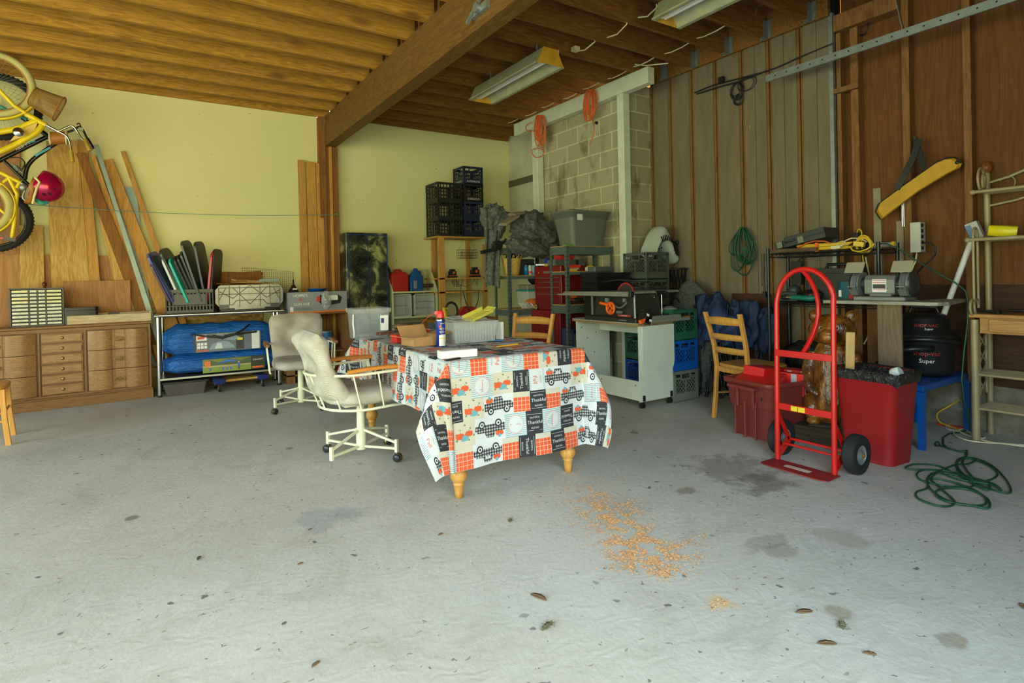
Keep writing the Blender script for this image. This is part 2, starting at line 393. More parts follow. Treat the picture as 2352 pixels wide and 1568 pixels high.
b = MB(m_plyw); b.box(-5,5,-.72,-.6,2.75,3.6); b.box(1.7,5.1,-.72,-.6,0,2.75); b.box(-5.1,-4.5,-.72,-.6,0,2.75); b.box(-.2,.15,-.72,-.6,0,2.75)  # unseen front wall; its right part is closed further to dim that side
struct(b.build('wall_front'))
b = MB(m_ply)
x = -5.1
while x < 5.1:
    b.box(x, x+1.215, -.7, 7.6, 3.548, 3.57); x += 1.22
struct(b.build('ceiling'))
# beam, post, ledger, white frame
tag(MB(m_beam).box(2.0,2.14,-.6,7.42,2.925,H).build('ceiling_beam', bevel=.004), 'big glued laminated beam running from the garage front to the bare post on the cream wall', 'beam')
b = MB(); 
t = thing('wall_post', 'built-up post of several narrow studs under the end of the big ceiling beam', 'post', (2.05,7.45,0))
for i, (x0, x1, yy, top) in enumerate([(1.925,1.965,7.42,3.3),(1.965,2.0,7.38,3.3),(2.002,2.04,7.4,2.92),(2.042,2.078,7.385,2.92),(2.08,2.115,7.4,2.92),(2.117,2.155,7.395,2.92)]):
    MB([m_pineb,m_strip,m_pineb,m_pine,m_pineb,m_strip][i]).box(x0,x1,yy,7.5,0,top).build('stud', t, True)
joR = 'darker timber joist hung between the big beam and the taupe or block wall'
joL = 'golden timber joist between the big beam and the far left side'
YJ = [7.45]+[7.11-.405*k for k in range(19)]
j0 = MB(m_joist).box(-3.55,3.55,-.019,.019,0,.237).build('ceiling_joist', loc=(0,0,0))
j1 = MB(m_joistR).box(-1.36,1.36,-.019,.019,0,.237).build('ceiling_joist', loc=(0,0,0))
for i, y in enumerate(YJ):
    o = j0 if i == 0 else j0.copy(); q = j1 if i == 0 else j1.copy()
    if i: COL.objects.link(o); COL.objects.link(q)
    o.location = (-1.47, y+.02, H+.001); q.location = (3.47, y-.02 if i else 7.42, H+.001)
    tag(o, joL, 'joist', 'joists left of the beam'); tag(q, joR, 'joist', 'joists right of the beam')
b = MB(m_joistR).box(4.832,4.872,2.48,4.42,H-.005,H+.236)
tag(b.build('ledger_board'), 'timber ledger board along the top of the taupe boarded wall, holding the joist hangers', 'board')
h0 = None
for i, y in enumerate(YJ[8:13]):
    yy = y-.02
    if h0 is None:
        b = MB(m_galv); b.box(-.004,0,-.055,-.02,0,.16); b.box(-.004,0,.02,.055,0,.16); b.box(-.07,0,-.023,-.0195,0,.15); b.box(-.07,0,.0195,.023,0,.15); b.box(-.07,0,-.023,.023,-.003,0)
        h0 = b.build('joist_hanger', loc=(0,0,0)); o = h0
    else: o = h0.copy(); COL.objects.link(o)
    o.location = (4.831, yy, H); tag(o, 'galvanised joist hanger nailed to the ledger board', 'hanger', 'joist hangers on the ledger board')
b = MB(m_block); b.box(4.475,4.9,4.52,6.08,0,H)
tag(b.build('block_chimney'), 'grey concrete block chimney behind the white painted timber frame', 'chimney')
tag(MB(m_wpaint).box(4.36,4.462,4.05,6.54,3.14,H-.001).build('white_header', bevel=.006), 'white painted header beam over the block chimney with two orange cords on it', 'beam')
tag(MB(m_wpaint).box(4.365,4.462,4.415,4.51,0,3.139).build('white_post', bevel=.004), 'white painted post at the near corner of the block chimney, beside the grey tote', 'post')
tag(MB(m_wpaint).box(4.365,4.462,6.0,6.12,0,3.139).build('white_post', bevel=.004), 'white painted post at the far edge of the block chimney, behind the grey blankets', 'post')
# studs on plywood wall
for y0, y1, lb in [(2.425,2.489,'first stud of the plywood wall, next to the taupe boards'),(2.29,2.35,'second stud of the plywood wall, close beside the first one'),(1.925,1.977,'stud of the plywood wall that the yellow bag hangs on'),(1.545,1.593,'stud of the plywood wall behind the cream metal rack'),(1.13,1.17,'stud of the plywood wall at the right edge of the photo')]:
    tag(MB(m_studz).box(4.91,4.998,y0,y1,.35,3.16 if y0 > 2.2 else 3.56).build('wall_stud', bevel=.003), 'bare timber '+lb, 'stud')
tag(MB(m_studz).box(4.87,4.998,1.98,2.46,3.165,3.3).build('header_block', bevel=.003), 'short doubled timber header above the first two studs of the plywood wall', 'header')
tag(MB(m_studz).box(4.868,4.9085,2.27,2.53,2.65,2.69).build('track_block'), 'small brown wooden block behind the metal door track', 'block')
# garage door track
b = MB(m_galv); 
b.box(4.578,4.582,-.3,2.89,2.83,2.885); b.box(4.582,4.62,-.3,2.89,2.883,2.887); b.box(4.582,4.6,-.3,2.89,2.828,2.832); b.box(4.598,4.602,-.3,2.89,2.832,2.84)
t = thing('door_track', 'long perforated metal garage door track crossing the right wall', 'track', (4.6,1.3,2.8))
b.build('rail', t, True)
b = MB(m_black)
for k in range(30): b.cyl((4.5765,2.8-.1*k,2.858),(4.5775,2.8-.1*k,2.858),.006,n=8)
b.build('hole', t, True)
b = MB(m_galv); p0 = P(2085,0,x=4.62); b.bar((4.62,1.95,3.5),(4.62,1.84,2.88),.004,.035,(1,0,0)); b.build('hanger_strap', t, True)
# ================================================================ LEFT SIDE
m_dress = wood('dresser walnut', (140,102,62), (106,72,40), 0, 1.4, .15, .34, (96,56,24), 8)  # body tone darkened to paint recess shade around the lighter drawers
m_dress2 = wood('dresser drawer walnut', (166,128,84), (130,94,56), 0, 1.4, .1, .24, (96,56,24), 8)
m_brass = plain('aged brass', (150,130,76), .35, .8)
DR = thing('dresser', 'long brown wooden dresser with bowed drawers against the cream wall', 'dresser', (.05, 7.03, 0), math.radians(3.0))
b = MB(m_dress); b.box(-1.56,0,.02,.28,.1,.78); b.box(-1.575,.012,-.012,.28,0,.095); b.box(-1.57,.007,-.006,.28,.095,.11)
b.box(-.022,0,0,.04,.11,.775); b.box(-1.56,-1.54,0,.04,.11,.775); b.box(-1.54,-.022,.0,.03,.74,.775); b.box(-1.54,-.022,0,.03,.11,.135)
b.box(-.56,-.54,0,.03,.13,.745); b.box(-.915,-.895,0,.03,.13,.745)
b.build('body', DR, bevel=.003)
MB(m_dress).box(-1.585,.018,-.022,.29,.776,.803).build('top', DR, bevel=.008, seg=2)
def knob(par, x, y, z):
    MB(m_brass).lathe([(0,-.0),(.016,-.001),(.016,-.006),(.006,-.01),(.006,-.016),(0,-.018)], (x,y,z), 12, Matrix.Rotation(-pi/2,3,'X') @ Matrix.Scale(-1,3,(0,0,1))).build('knob', par)
for k in range(6):
    z0 = .142+k*.1
    d = MB(m_dress2); d.box(-.885,-.57,-.006,.025,z0,z0+.084); d.box(-.875,-.58,-.011,.0,z0+.008,z0+.076)
    knob(d.build('drawer', DR, bevel=.003), -.727, -.012, z0+.042)
def bow_drawer(x0, x1, z0, z1):
    w = x1-x0; xa = x0+w*.385; xb = x0+w*.64
    d = MB(m_dress2)
    def prof(x):
        if x < xa: t = (x-x0)/(xa-x0); return -.008-.04*math.sin(pi*min(1,t*.8))
        if x > xb: t = (x-xb)/(x1-xb); return -.008-.04*math.sin(pi*min(1,(1-t)*.8))
        return -.012
    def ring(a, b_, n):
        xs = [a+(b_-a)*i/n for i in range(n+1)]
        out = [(x, prof(min(max(x,a+1e-5),b_-1e-5))) for x in xs]+[(b_, .02),(a, .02)]
        d.prism(out, (0,0,z0), (1,0,0), (0,1,0), z1-z0, False)
    ring(x0, xa, 12); ring(xb, x1, 12); d.box(xa,xb,-.014,.02,z0,z1)
    for x in (xa, xa+.022, xb-.022, xb): d.box(x-.004,x+.004,-.02,-.01,z0,z1)
    o = d.build('drawer', DR, bevel=.0015)
    c = ((xa+xb)/2, -.018, (z0+z1)/2); h = MB(m_brass)
    h.tube([(c[0]+.042*math.cos(t), c[1]-.006, c[2]+.018*math.sin(t)) for t in [2*pi*i/24 for i in range(24)]], .0055, 8, True)
    h.tube([(c[0]-.035,c[1]-.004,c[2]),(c[0]-.02,c[1]-.02,c[2]-.004),(c[0]+.02,c[1]-.02,c[2]-.004),(c[0]+.035,c[1]-.004,c[2])], .003, 6)
    h.build('handle', o)
for k in range(3):
    z0 = .14+k*.2
    bow_drawer(-.53, -.03, z0, z0+.194); bow_drawer(-1.53, -.925, z0, z0+.194)
# organizer
m_org = plain('dark grey plastic', (52,58,64), .4); m_orgd = plain('cloudy drawer plastic', (188,194,180), .3, 0, .25, 30)
m_orgy = plain('yellowish drawer plastic', (206,204,150), .3, 0, .2, 30)
O = P(20, 742, y=7.03); o2 = P(146, 738, y=7.05); O.z = o2.z = .804
ow = (o2-O).length; OR = thing('drawer_organizer', 'small parts organizer with forty clear drawers standing on the dresser', 'organizer', ((O+o2)/2+Vector((0,.08,.0))), math.radians(4.6))
hh = .37; b = MB(m_org); w2 = ow/2
b.box(-w2,w2,.05,.08,0,hh); b.box(-w2,-w2+.012,-.08,.08,0,hh); b.box(w2-.012,w2,-.08,.08,0,hh); b.box(-w2,w2,-.08,.08,0,.012); b.box(-w2,w2,-.08,.08,hh-.012,hh)
cols = [(-w2+.014, .33), (None,.16), (None,.16), (None,.33)]
xs = [-w2+.012]; 
for f in (.345,.165,.165,.325): xs.append(xs[-1]+f*(2*w2-.024))
for x in xs[1:-1]: b.box(x-.004,x+.004,-.08,.06,0,hh)
for k in range(1,10): b.box(-w2,w2,-.07,.06,.012+k*(hh-.024)/10-.0025,.012+k*(hh-.024)/10+.0025)
b.build('frame', OR)
rh = (hh-.024)/10
for c in range(4):
    for k in range(10):
        z = .012+k*rh; x0, x1 = xs[c]+.007, xs[c+1]-.007
        MB(m_orgy if (c in (0,3) and k in (9,8,6,7)) and random.random() < .6 else m_orgd).box(x0,x1,-.084,.04,z+.005,z+rh*.72).build('drawer', OR)
b = MB(plain('dark turned wood', (96,36,20), .3)); b.lathe([(0,0),(.014,.001),(.01,.012),(.022,.03),(.02,.045),(.008,.055),(0,.06)], P(102,630,y=7.2), 14)
b.M = None; o = b.build('wood_finial'); o.location.z = .803+.371-.001; tag(o, 'small dark turned wooden finial on top of the parts organizer', 'finial')
o.location = (P(102,628,y=7.16).x, 7.13, .803+.371)
# things on dresser
bx = P(154,738,y=7.04); ex = P(347,731,y=7.05); bx.z = ex.z = .804
d = (ex-bx).normalized(); nrm = Vector((-d.y, d.x, 0)); L = (ex-bx).length
TR = thing('wooden_tray', 'shallow pale wooden tray on the dresser, filled with small tools', 'tray', (bx+ex)/2+nrm*.08, math.atan2(d.y, d.x))
mt = wood('pale worn wood', (216,196,160), (176,150,112), 0, 1, .2, .7)
b = MB(mt); b.box(-L/2,L/2,-.09,-.075,0,.085); b.box(-L/2,L/2,.075,.09,0,.1); b.box(-L/2,-L/2+.015,-.075,.075,0,.085); b.box(L/2-.015,L/2,-.075,.075,0,.105); b.box(-L/2+.015,L/2-.015,-.075,.075,0,.012)
b.build('body', TR, bevel=.002)
T = thing('tool_case', 'black plastic case with orange lettering behind the pale wooden tray', 'case', P(188,700,y=7.14), math.radians(3))
T.location.z = .804; b = MB(m_blk); b.rbox((0,.1,0),(.27,.15,.135),.02); b.rbox((0,.1,.138),(.28,.16,.03),.03); b.box(-.09,.09,.015,.03,.15,.162)
b.use(plain('orange print', (216,110,40), .5)); b.text('CAPTION 22', (-.04,.0195,.03), (1,0,0), (0,0,1), .025); T.location.y = 7.02
b.build('shell', T, bevel=.004)
o = MB(m_blk); p = P(262,705,y=7.1); q = p; 
b = MB(m_blk); b.box(-.05,.05,-.004,0,0,.09); b.box(-.05,-.046,-.02,.0,0,.09); b.box(.046,.05,-.02,0,0,.09); b.use(m_white).tube([(-.03,-.01,.02),(.03,-.01,.07)],.003,6); b.tube([(-.03,-.01,.07),(.03,-.01,.02)],.003,6)
o = b.build('metal_bracket'); o.location = (p.x, 7.12, .816); tag(o, 'small black metal bracket standing in the pale wooden tray', 'bracket')
p = P(300,700,y=7.1); b = MB(plain('smoked glass', (98,92,66), .2)); b.box(-.1,.09,-.035,.035,0,.085); o = b.build('glass_dish'); o.location = (p.x, 7.11, .816)
tag(o, 'brownish rectangular glass dish in the right end of the pale tray', 'dish')
# ---- lumber leaning on the back wall
def plank(name, tl, tr, br, bl, yt, yb, mat, label, t=.02, cat='board', zb=None):
    a, b_ = P(*tl, y=yt), P(*tr, y=yt); c, d_ = P(*br, y=yb), P(*bl, y=yb)
    if zb is not None:   # carry the sides on down to the height zb
        def ext(top, bot):
            k = (top.z-zb)/(top.z-bot.z); return top+(bot-top)*k
        c, d_ = ext(b_, c), ext(a, d_)
    k = Vector((0, t, 0)); m = MB(mat)
    m.add([a,b_,c,d_,a+k,b_+k,c+k,d_+k], [(3,2,1,0),(4,5,6,7),(0,1,5,4),(1,2,6,5),(2,3,7,6),(3,0,4,7)])
    return tag(m.build(name, bevel=.0015), label, cat)
plank('plywood_sheet',(-60,318),(46,316),(44,700),(-60,700),7.47,7.46,m_plyr,'reddish plywood sheet on the wall behind the hanging bicycles',.012,'plywood',.3)
plank('plywood_sheet',(44,517),(99,518),(102,642),(46,642),7.44,7.4,m_plyl,'narrow light plywood piece standing left of the widest yellow sheet',.012,'plywood',.25)
plank('plywood_sheet',(0,583),(262,587),(262,700),(0,700),7.45,7.44,m_plyr,'low wide plywood panel at the wall behind the leaning boards',.012,'plywood',.1)
plank('plywood_sheet',(106,324),(178,324),(206,642),(118,644),7.42,7.385,m_plyl,'widest yellow plywood sheet leaning on the wall, with bold wavy grain',.014,'plywood',.3)
plank('pine_board',(178,320),(200,321),(230,642),(206,642),7.43,7.385,m_pine,'narrow pale board leaning along the right edge of the widest yellow plywood sheet',.02,zb=.3)
plank('tan_board',(214,446),(236,440),(290,642),(262,644),7.42,7.385,m_plyl,'short tan board leaning between the narrow pale board and the brown board',.02,zb=.3)
plank('blue_board',(286,428),(312,431),(345,700),(268,706),7.46,7.4,plain('pale blue panel', (140,160,158),.5),'pale blue-grey panel at the wall behind the leaning boards',.006,'panel',.3)
plank('brown_board',(174,352),(195,350),(336,690),(304,694),7.385,7.37,m_pineb,'dark brown board leaning to the right in front of the other boards',.03,zb=.3)
plank('thin_board',(208,357),(218,356),(318,640),(300,640),7.42,7.385,m_pine,'thin orange-brown board half hidden behind the grey metal strip',.02,zb=.35)
plank('metal_strip',(216,334),(225,331),(347,706),(334,707),7.37,7.355,plain('grey strip',(128,146,142),.4,.3),'long grey-blue metal strip leaning to the right over the boards',.02,'strip',.3)
plank('tan_board',(236,368),(258,364),(368,640),(334,642),7.44,7.385,m_pine,'broad tan board leaning right of the grey metal strip',.025,zb=.3)
plank('thin_board',(277,347),(287,346),(392,640),(378,642),7.46,7.385,m_pine,'thin honey-coloured board leaning farthest right above the plastic lids',.02,zb=.3)
plank('cross_board',(144,646),(299,643),(300,692),(145,694),7.34,7.335,m_plyr,'knotty reddish board standing lengthwise on the dresser behind the black case',.015,zb=.803)
# boards by the post
plank('pine_board',(684,367),(700,368),(712,720),(695,720),7.46,7.385,m_pine,'leftmost pine board standing beside the bare post, a gap away from its neighbour',.02,zb=.82)
plank('pine_board',(704,370),(724,373),(735,720),(713,720),7.44,7.385,m_pine,'middle pine board standing beside the bare post, with two big knots',.035,zb=.82)
plank('pine_board',(725,374),(741,376),(753,720),(736,720),7.44,7.385,m_pine,'right pine board standing beside the bare post, touching the middle one',.035,zb=.82)
# green line
b = MB(plain('blue-green cord', (96,138,140), .6)); a = P(30,467,y=7.3); c = P(771,493,y=7.27)
b.cyl(Vector((a.x,7.5,a.z)), a, .0035, n=6); b.tube([a+(c-a)*t-Vector((0,0,.05*math.sin(pi*t))) for t in [i/16 for i in range(17)]], .0035, 6); b.tube([c+Vector((.03*math.sin(k),-.01,.015*math.cos(k*2))) for k in range(8)], .0035, 6)
tag(b.build('string_line'), 'thin blue-green cord strung across the cream wall to the bare post', 'cord')
# ================================================================ steel table
SA = P(367,913,z=0); SB = Vector((1.31, 6.87, 0)); dS = (SB-SA); ang = math.atan2(dS.y, dS.x); SL = dS.length
ST = thing('steel_table', 'stainless steel work table with a lower shelf, right of the dresser', 'table', SA, ang)
b = MB(m_steel); b.box(-.03,SL+.03,-.02,.42,.84,.868); b.build('table_top', ST, bevel=.004)
b = MB(m_chrome); b.cyl((-.03,-.022,.855),(SL+.03,-.022,.855),.018); b.build('rounded_edge', ST)
MB(m_steel).box(0,SL,.0,.41,.17,.195).build('shelf', ST, bevel=.003)
for x, y in ((.0,.03),(SL-.03,.03),(.02,.39),(SL-.03,.39)):
    lg = MB(m_chrome).cyl((x,y,.02),(x,y,.84),.02); lg = lg.build('leg', ST)
    MB(m_blk).lathe([(0,0),(.024,0),(.022,.02),(0,.022)], (x,y,0), 14).build('foot', lg)
def on_table(x, y, z): return MW[ST.name] @ Vector((x,y,z))
# osb board and pegboard behind
N = NT('oriented strand board', .8); co = N.coords((1,1,1), False); v = N.n('ShaderNodeTexVoronoi'); v.inputs['Scale'].default_value = 26
mp = N.n('ShaderNodeMapping'); mp.inputs['Scale'].default_value = (.5,1,1.3); mp.inputs['Rotation'].default_value = (0,.4,0); N.l(co, mp.inputs[0]); N.l(mp.outputs[0], v.inputs['Vector'])
sc = N.n('ShaderNodeSeparateColor'); N.l(v.outputs['Color'], sc.inputs[0]); N.color(N.ramp(sc.outputs[0], [(0,lin((122,90,46))),(1,lin((188,154,96)))])); m_osb = N.mat
plank('osb_panel',(349,622),(604,625),(604,850),(349,850),7.45,7.44,m_osb,'strand board panel standing behind the steel table',.012,'panel',.02)
N = NT('pegboard', .7); co = N.coords(rnd=False); sx = N.n('ShaderNodeSeparateXYZ'); N.l(co, sx.inputs[0])
fx = N.math('SUBTRACT', N.math('FRACT', N.math('MULTIPLY', sx.outputs[0], 40)), .5); fz = N.math('SUBTRACT', N.math('FRACT', N.math('MULTIPLY', sx.outputs[2], 40)), .5)
rr = N.math('ADD', N.math('MULTIPLY', fx, fx), N.math('MULTIPLY', fz, fz)); N.color(N.ramp(rr, [(.03,(.02,.02,.01)),(.06,lin((206,200,150)))])); m_peg = N.mat
plank('pegboard',(553,612),(672,624),(668,840),(553,840),7.47,7.46,m_peg,'cream pegboard at the wall behind the dark lidded tote',.006,'pegboard',.02)
plank('wood_sheet',(500,628),(600,622),(600,712),(500,712),7.4,7.38,m_pineb,'brown wooden sheet behind the dark lidded tote',.01,'board',.87)
# folding crate full of lids
def crate_open(nm, par, w, d, h, mat, t=.012, slats=7):
    b = MB(mat); 
    for y in (-d/2, d/2-t):
        b.box(-w/2,w/2,y,y+t,0,.03); b.box(-w/2,w/2,y,y+t,h-.035,h)
        b.box(-w*.33,w*.33,y-.002,y+t+.002,h*.35,h*.8)
        for i in range(slats*2+1): x = -w/2+(w-.014)*i/(slats*2); b.box(x,x+.014,y,y+t,.02,h-.02)
        b.box(-w/2,w/2,y,y+t,h*.28,h*.33)
    for x in (-w/2, w/2-t):
        b.box(x,x+t,-d/2,d/2,0,.03); b.box(x,x+t,-d/2,d/2,h-.035,h); b.box(x,x+t,-d/2,d/2,h*.45,h*.52)
        for i in range(slats+1): y = -d/2+(d-.014)*i/slats; b.box(x,x+t,y,y+.014,.02,h-.02)
    b.box(-w/2,w/2,-d/2,d/2,.004,.012)
    return b.build(nm, par, bevel=.002)
ca = P(392,720,y=6.96); cb_ = P(496,714,y=6.9); cw = cb_.x-ca.x
CRT = thing('folding_crate', 'black folding crate packed with upright plastic lids on the steel table', 'crate', ((ca.x+cb_.x)/2-.02, 7.1, .869), ang)
crate_open('shell', CRT, cw+.03, .34, .225, plain('dark grey crate plastic', (58,60,58), .4)); CRT.scale = (1,1,1.13)
m_lid = {}
def lid(px, py, bx_, by_, wid, rgb, lb, yy, t=.022, h=None):
    """rounded plastic lid standing in the crate: px,py top pixel; bx_,by_ bottom pixel"""
    top = P(px, py, y=yy); bot = P(bx_, by_, y=yy); ax = (top-bot); Ln = ax.length; ax.normalize()
    side = Vector((ax.z, 0, -ax.x)); sd = Vector((.0,1,0)); out = []; r = min(.07, wid/2)
    for cx, cy, a0 in ((wid/2-r, Ln-r, 0), (-wid/2+r, Ln-r, pi/2), (-wid/2+.02, .02, pi), (wid/2-.02, .02, 1.5*pi)):
        rr = r if cy > .1 else .02
        for i in range(6): a = a0+pi/2*i/5; out.append((cx+rr*math.cos(a), cy+rr*math.sin(a)))
    tilt = (sd*math.cos(.5)+side*math.sin(.5)).normalized()
    key = rgb; m_ = m_lid.setdefault(key, plain('lid plastic', rgb, .35, 0, .08))
    b = MB(m_); b.prism(out, bot, tilt, ax, t, False)
    inn = [(x*.86, y*.93+Ln*.03) for x, y in out]; nn = tilt.cross(ax).normalized()
    b.prism(inn, bot-nn*.006, tilt, ax, .006, False)
    return tag(b.build('tote_cover', bevel=.004, seg=2), lb, 'lid', 'plastic lids in the black folding crate')
LIDS = [(344,600,398,690,(78,56,72),'plum plastic lid leaning out lowest at the left of the black crate'),
 (337,580,405,690,(74,80,156),'periwinkle plastic lid leaning out farthest left of the black crate'),
 (346,588,412,690,(38,56,84),'navy plastic lid right behind the periwinkle one'),
 (371,590,424,690,(210,214,208),'white plastic lid between the navy and green ones'),
 (378,588,432,690,(22,104,76),'dark green plastic lid beside the white one'),
 (386,592,440,692,(34,172,160),'bright teal plastic lid in the middle of the black crate'),
 (364,572,436,680,(44,44,40),'flat black plastic lid reaching up at the left behind the teal one'),
 (396,588,452,690,(50,52,54),'charcoal plastic lid just right of the teal one'),
 (404,584,460,690,(40,42,42),'black plastic lid, second right of the teal one'),
 (412,576,466,690,(56,60,62),'grey-black plastic lid under the tallest ones'),
 (414,553,470,690,(64,68,60),'tallest olive-black plastic lid in the black crate'),
 (424,580,472,690,(34,38,48),'blue-black plastic lid in front of the tallest one'),
 (445,555,480,690,(28,30,36),'tall black curved plastic lid left of the red one'),
 (486,578,484,690,(176,36,52),'red plastic lid at the right end of the black crate'),
 (490,572,490,690,(40,36,34),'dark lid standing just behind the red one')]
for i, (px, py, qx, qy, c, lb) in enumerate(LIDS):
    lid(px+8, py, qx, qy, .22, c, lb, 7.02+.012*(i % 5))
# dark tote with clear patterned lid
ca = P(498,712,y=6.93); cb_ = P(654,703,y=6.88); cw = cb_.x-ca.x
GT = thing('lidded_tote', 'black tote with a big cloudy grey lid propped against its front, on the steel table', 'tote', ((ca.x+cb_.x)/2, 7.1, .869), ang)
MB(m_blk).rbox((0,.02,0),(cw*.92,.36,.21),.04).build('tub', GT, bevel=.006)
m_cl = plain('cloudy grey plastic', (104,112,116), .2, 0, .4, 6, spec=.8); m_rib = plain('dark rib', (48,52,56), .35)
b = MB(m_cl); hw = cw/2; out = [(-hw+.05,.03),(-hw,.08),(-hw,.2),(-hw+.05,.245),(hw-.04,.245),(hw,.2),(hw,.08),(hw-.05,.03),(hw*.45,.03),(hw*.42,.015),(-hw*.45,.015),(-hw*.45,.03)]
b.prism(out, (0,-.16,0), (1,0,0), (0,0,1), .018)
b.box(-hw+.03,hw-.03,-.16,.18,.225,.24)
b.use(m_rib)
def seg(x0,z0,x1,z1): b.bar((x0*hw,-.181,z0),(x1*hw,-.181,z1),.006,.006,(0,1,0))
for s_ in [(-.9,.06,-.9,.22),(-.9,.22,.9,.22),(.9,.22,.9,.06),(-.9,.06,-.5,.06),(.5,.06,.9,.06),(-.5,.06,-.4,.1),(-.4,.1,.4,.1),(.4,.1,.5,.06),(-.9,.16,.9,.16),(0,.24,-.5,.12),(-.5,.12,-.9,.19),(0,.24,.5,.12),(.5,.12,.9,.19),(-.5,.22,0,.06),(.5,.22,0,.06),(-.6,.24,-.6,.06),(.6,.24,.6,.06),(-.3,.24,-.3,.04),(.3,.24,.3,.04),(-.9,.1,-.7,.22),(.9,.1,.7,.22)]: seg(*s_)
for x in (-.75,.75): b.box(x*hw-.05,x*hw+.05,-.18,-.15,.0+.02,.055)
b.build('lid', GT, bevel=.002); GT.scale = (1,1,1.18)
sc_m = [m_pineb, m_pine, m_plyl, plain('cardboard',(176,140,92),.8)]
for i, (x, y, L_, rz_, rx_, lb) in enumerate([(-.2,0,.3,.3,.1,'scrap of brown wood lying at the left on the dark tote'),(0,.03,.35,-.2,.05,'flat tan scrap in the middle of the dark tote'),(.12,-.04,.28,.15,.12,'pale splintered scrap at the right on the dark tote'),(-.08,-.07,.2,.6,.15,'crumpled cardboard scrap at the front on the dark tote')]):
    b = MB(sc_m[i]); b.cbox((0,0,0),(L_,.07,.012),(rx_,.05,rz_)); o = b.build('wood_scrap', loc=(0,0,0)); p = MW[GT.name] @ Vector((x,y,.305+.012*i)); o.location = p; tag(o, lb, 'scrap')
b = MB(plain('light blue-grey plastic', (150,166,170), .4)); b.box(-.12,.12,-.012,.012,0,.012); b.cyl((.11,0,.006),(.11,0,.03),.03); b.box(-.1,.12,-.03,-.02,.0,.03)
o = b.build('caulk_frame', loc=(0,0,0)); o.location = MW[GT.name] @ Vector((.2,-.05,.32)); o.rotation_euler = (0,.0,.15); tag(o, 'pale grey-blue plastic frame lying at the right on the dark tote', 'frame')
b = MB(plain('green plastic', (40,140,60), .4)); b.lathe([(.022,0),(.008,.09),(0,.1)], (0,0,0), 12); o = b.build('green_cone', loc=(0,0,0)); o.location = MW[GT.name] @ Vector((-hw-.0,.08,.21)); tag(o, 'small bright green cone tip between the crate and the dark tote', 'cone')
# blue bags on the lower shelf
N = NT('blue nylon', .45); co = N.coords(rnd=False); N.color(N.ramp(N.noise(co,4,3),[(.3,lin((14,84,160))),(.7,lin((24,104,190)))])); N.bump(N.noise(N.coords((1,3,3),False), 6, 3, .6, 2), .9, .03); m_nyl = N.mat
m_nyl2 = m_nyl.copy(); 
def bag(nm, x0, x1, y, z, ry, rz_, seed, n=26):
    b = MB(m_nyl); rs = []
    for i in range(n+1):
        t = i/n; x = x0+(x1-x0)*t; g = min(1, .6+3.4*min(t, 1-t))
        ring = []
        for k in range(28):
            a = 2*pi*k/28; q = 1+.1*noise.noise(Vector((t*7+seed, math.cos(a)*1.5, math.sin(a)*1.5)))+.05*noise.noise(Vector((t*22+seed, math.cos(a)*3, math.sin(a)*3)))
            c_, s_ = math.cos(a), math.sin(a)
            ring.append(Vector((x, y+ry*g*q*c_, z+rz_*(1-.0)*g*q*s_ if s_ > 0 else z+rz_*.8*g*max(s_,-.8))))
        rs.append(ring)
    return b.rings(rs)
def art(b, x0, x1, yf, z0, z1, kind):
    """printed label panel on a bag"""
    w = x1-x0; h = z1-z0
    def r(a, c, d_, e_, m, k=.001): b.use(m); b.box(x0+a*w, x0+c*w, yf-k, yf-k+.002, z0+d_*h, z0+e_*h)
    def poly(pts, m, k=.0015): b.use(m); b.add([(x0+p*w, yf-k, z0+q*h) for p, q in pts], [tuple(range(len(pts)))])
    return r, poly
bag_a = thing('tent_bag', 'big blue nylon tent bag with a grey printed label, on top on the steel shelf', 'bag', on_table(.60,.215,.54), ang)
o = bag('x', -.57, .57, 0, 0, .19, .20, 3); o.build('sack', bag_a)
G = lambda *c: plain('print', c, .5, 0, .1)
lb_ = MB(G(96,104,112)); a0, a1 = -.28, .38
lb_.box(a0,a1,-.215,-.18,-.1,.1)
r, poly = art(lb_, a0, a1, -.215, -.1, .1, 0)
gm_, gw, gr_, gb, gk = G(196,200,200), G(222,222,218), G(206,72,40), G(128,146,160), G(40,44,48)
r(.0,.03,0,1,gk); r(.62,.74,.05,.95,gk); r(.86,.98,.02,1,gw); r(.04,.19,.62,.95,gw,.002)
poly([(.05,.82),(.17,.9),(.15,.72),(.06,.7)], gr_, .003)
poly([(.22,.12),(.26,.4),(.36,.55),(.5,.52),(.58,.3),(.6,.15)], gb, .002); poly([(.45,.62),(.5,.82),(.62,.84),(.7,.66),(.6,.56)], gb, .002)
poly([(.3,.15),(.34,.45),(.4,.45),(.42,.15)], gm_, .003)
for i in range(3):
    for j in range(2): r(.05+.05*i, .09+.05*i, .2+.17*j, .34+.17*j, gw, .002)
for i in range(4): r(.05+.045*i,.085+.045*i,.05,.12,gr_,.002)
r(.64,.72,.55,.68,G(216,200,40),.003); lb_.text('6 Person Tent', (a0+.42*(a1-a0),-.219,.08), (1,0,0), (0,0,1), .02, gw)
lb_.build('printed_label', bag_a)
b = MB(m_blk); b.tube([(-.3,-.2,.1),(-.15,-.24,.07),(0,-.255,.05),(.1,-.25,.07),(.2,-.23,.12),(.27,-.17,.17)], .011, 6); b.tube([(-.1,-.24,.075),(0,-.262,.04),(.02,-.262,.07),(.15,-.24,.08),(.34,-.225,.09)], .011, 6); b.build('strap', bag_a)
bag_b = thing('canopy_bag', 'bright blue nylon canopy bag with a green outdoor photo label, lower on the steel shelf', 'bag', on_table(.60,.195,.30), ang)
o = bag('x', -.57, .57, -.0, 0, .19, .125, 9); o.build('sack', bag_b)
lb_ = MB(G(106,116,52)); a0, a1 = -.2, .42; lb_.box(a0,a1,-.21,-.175,-.085,.06)
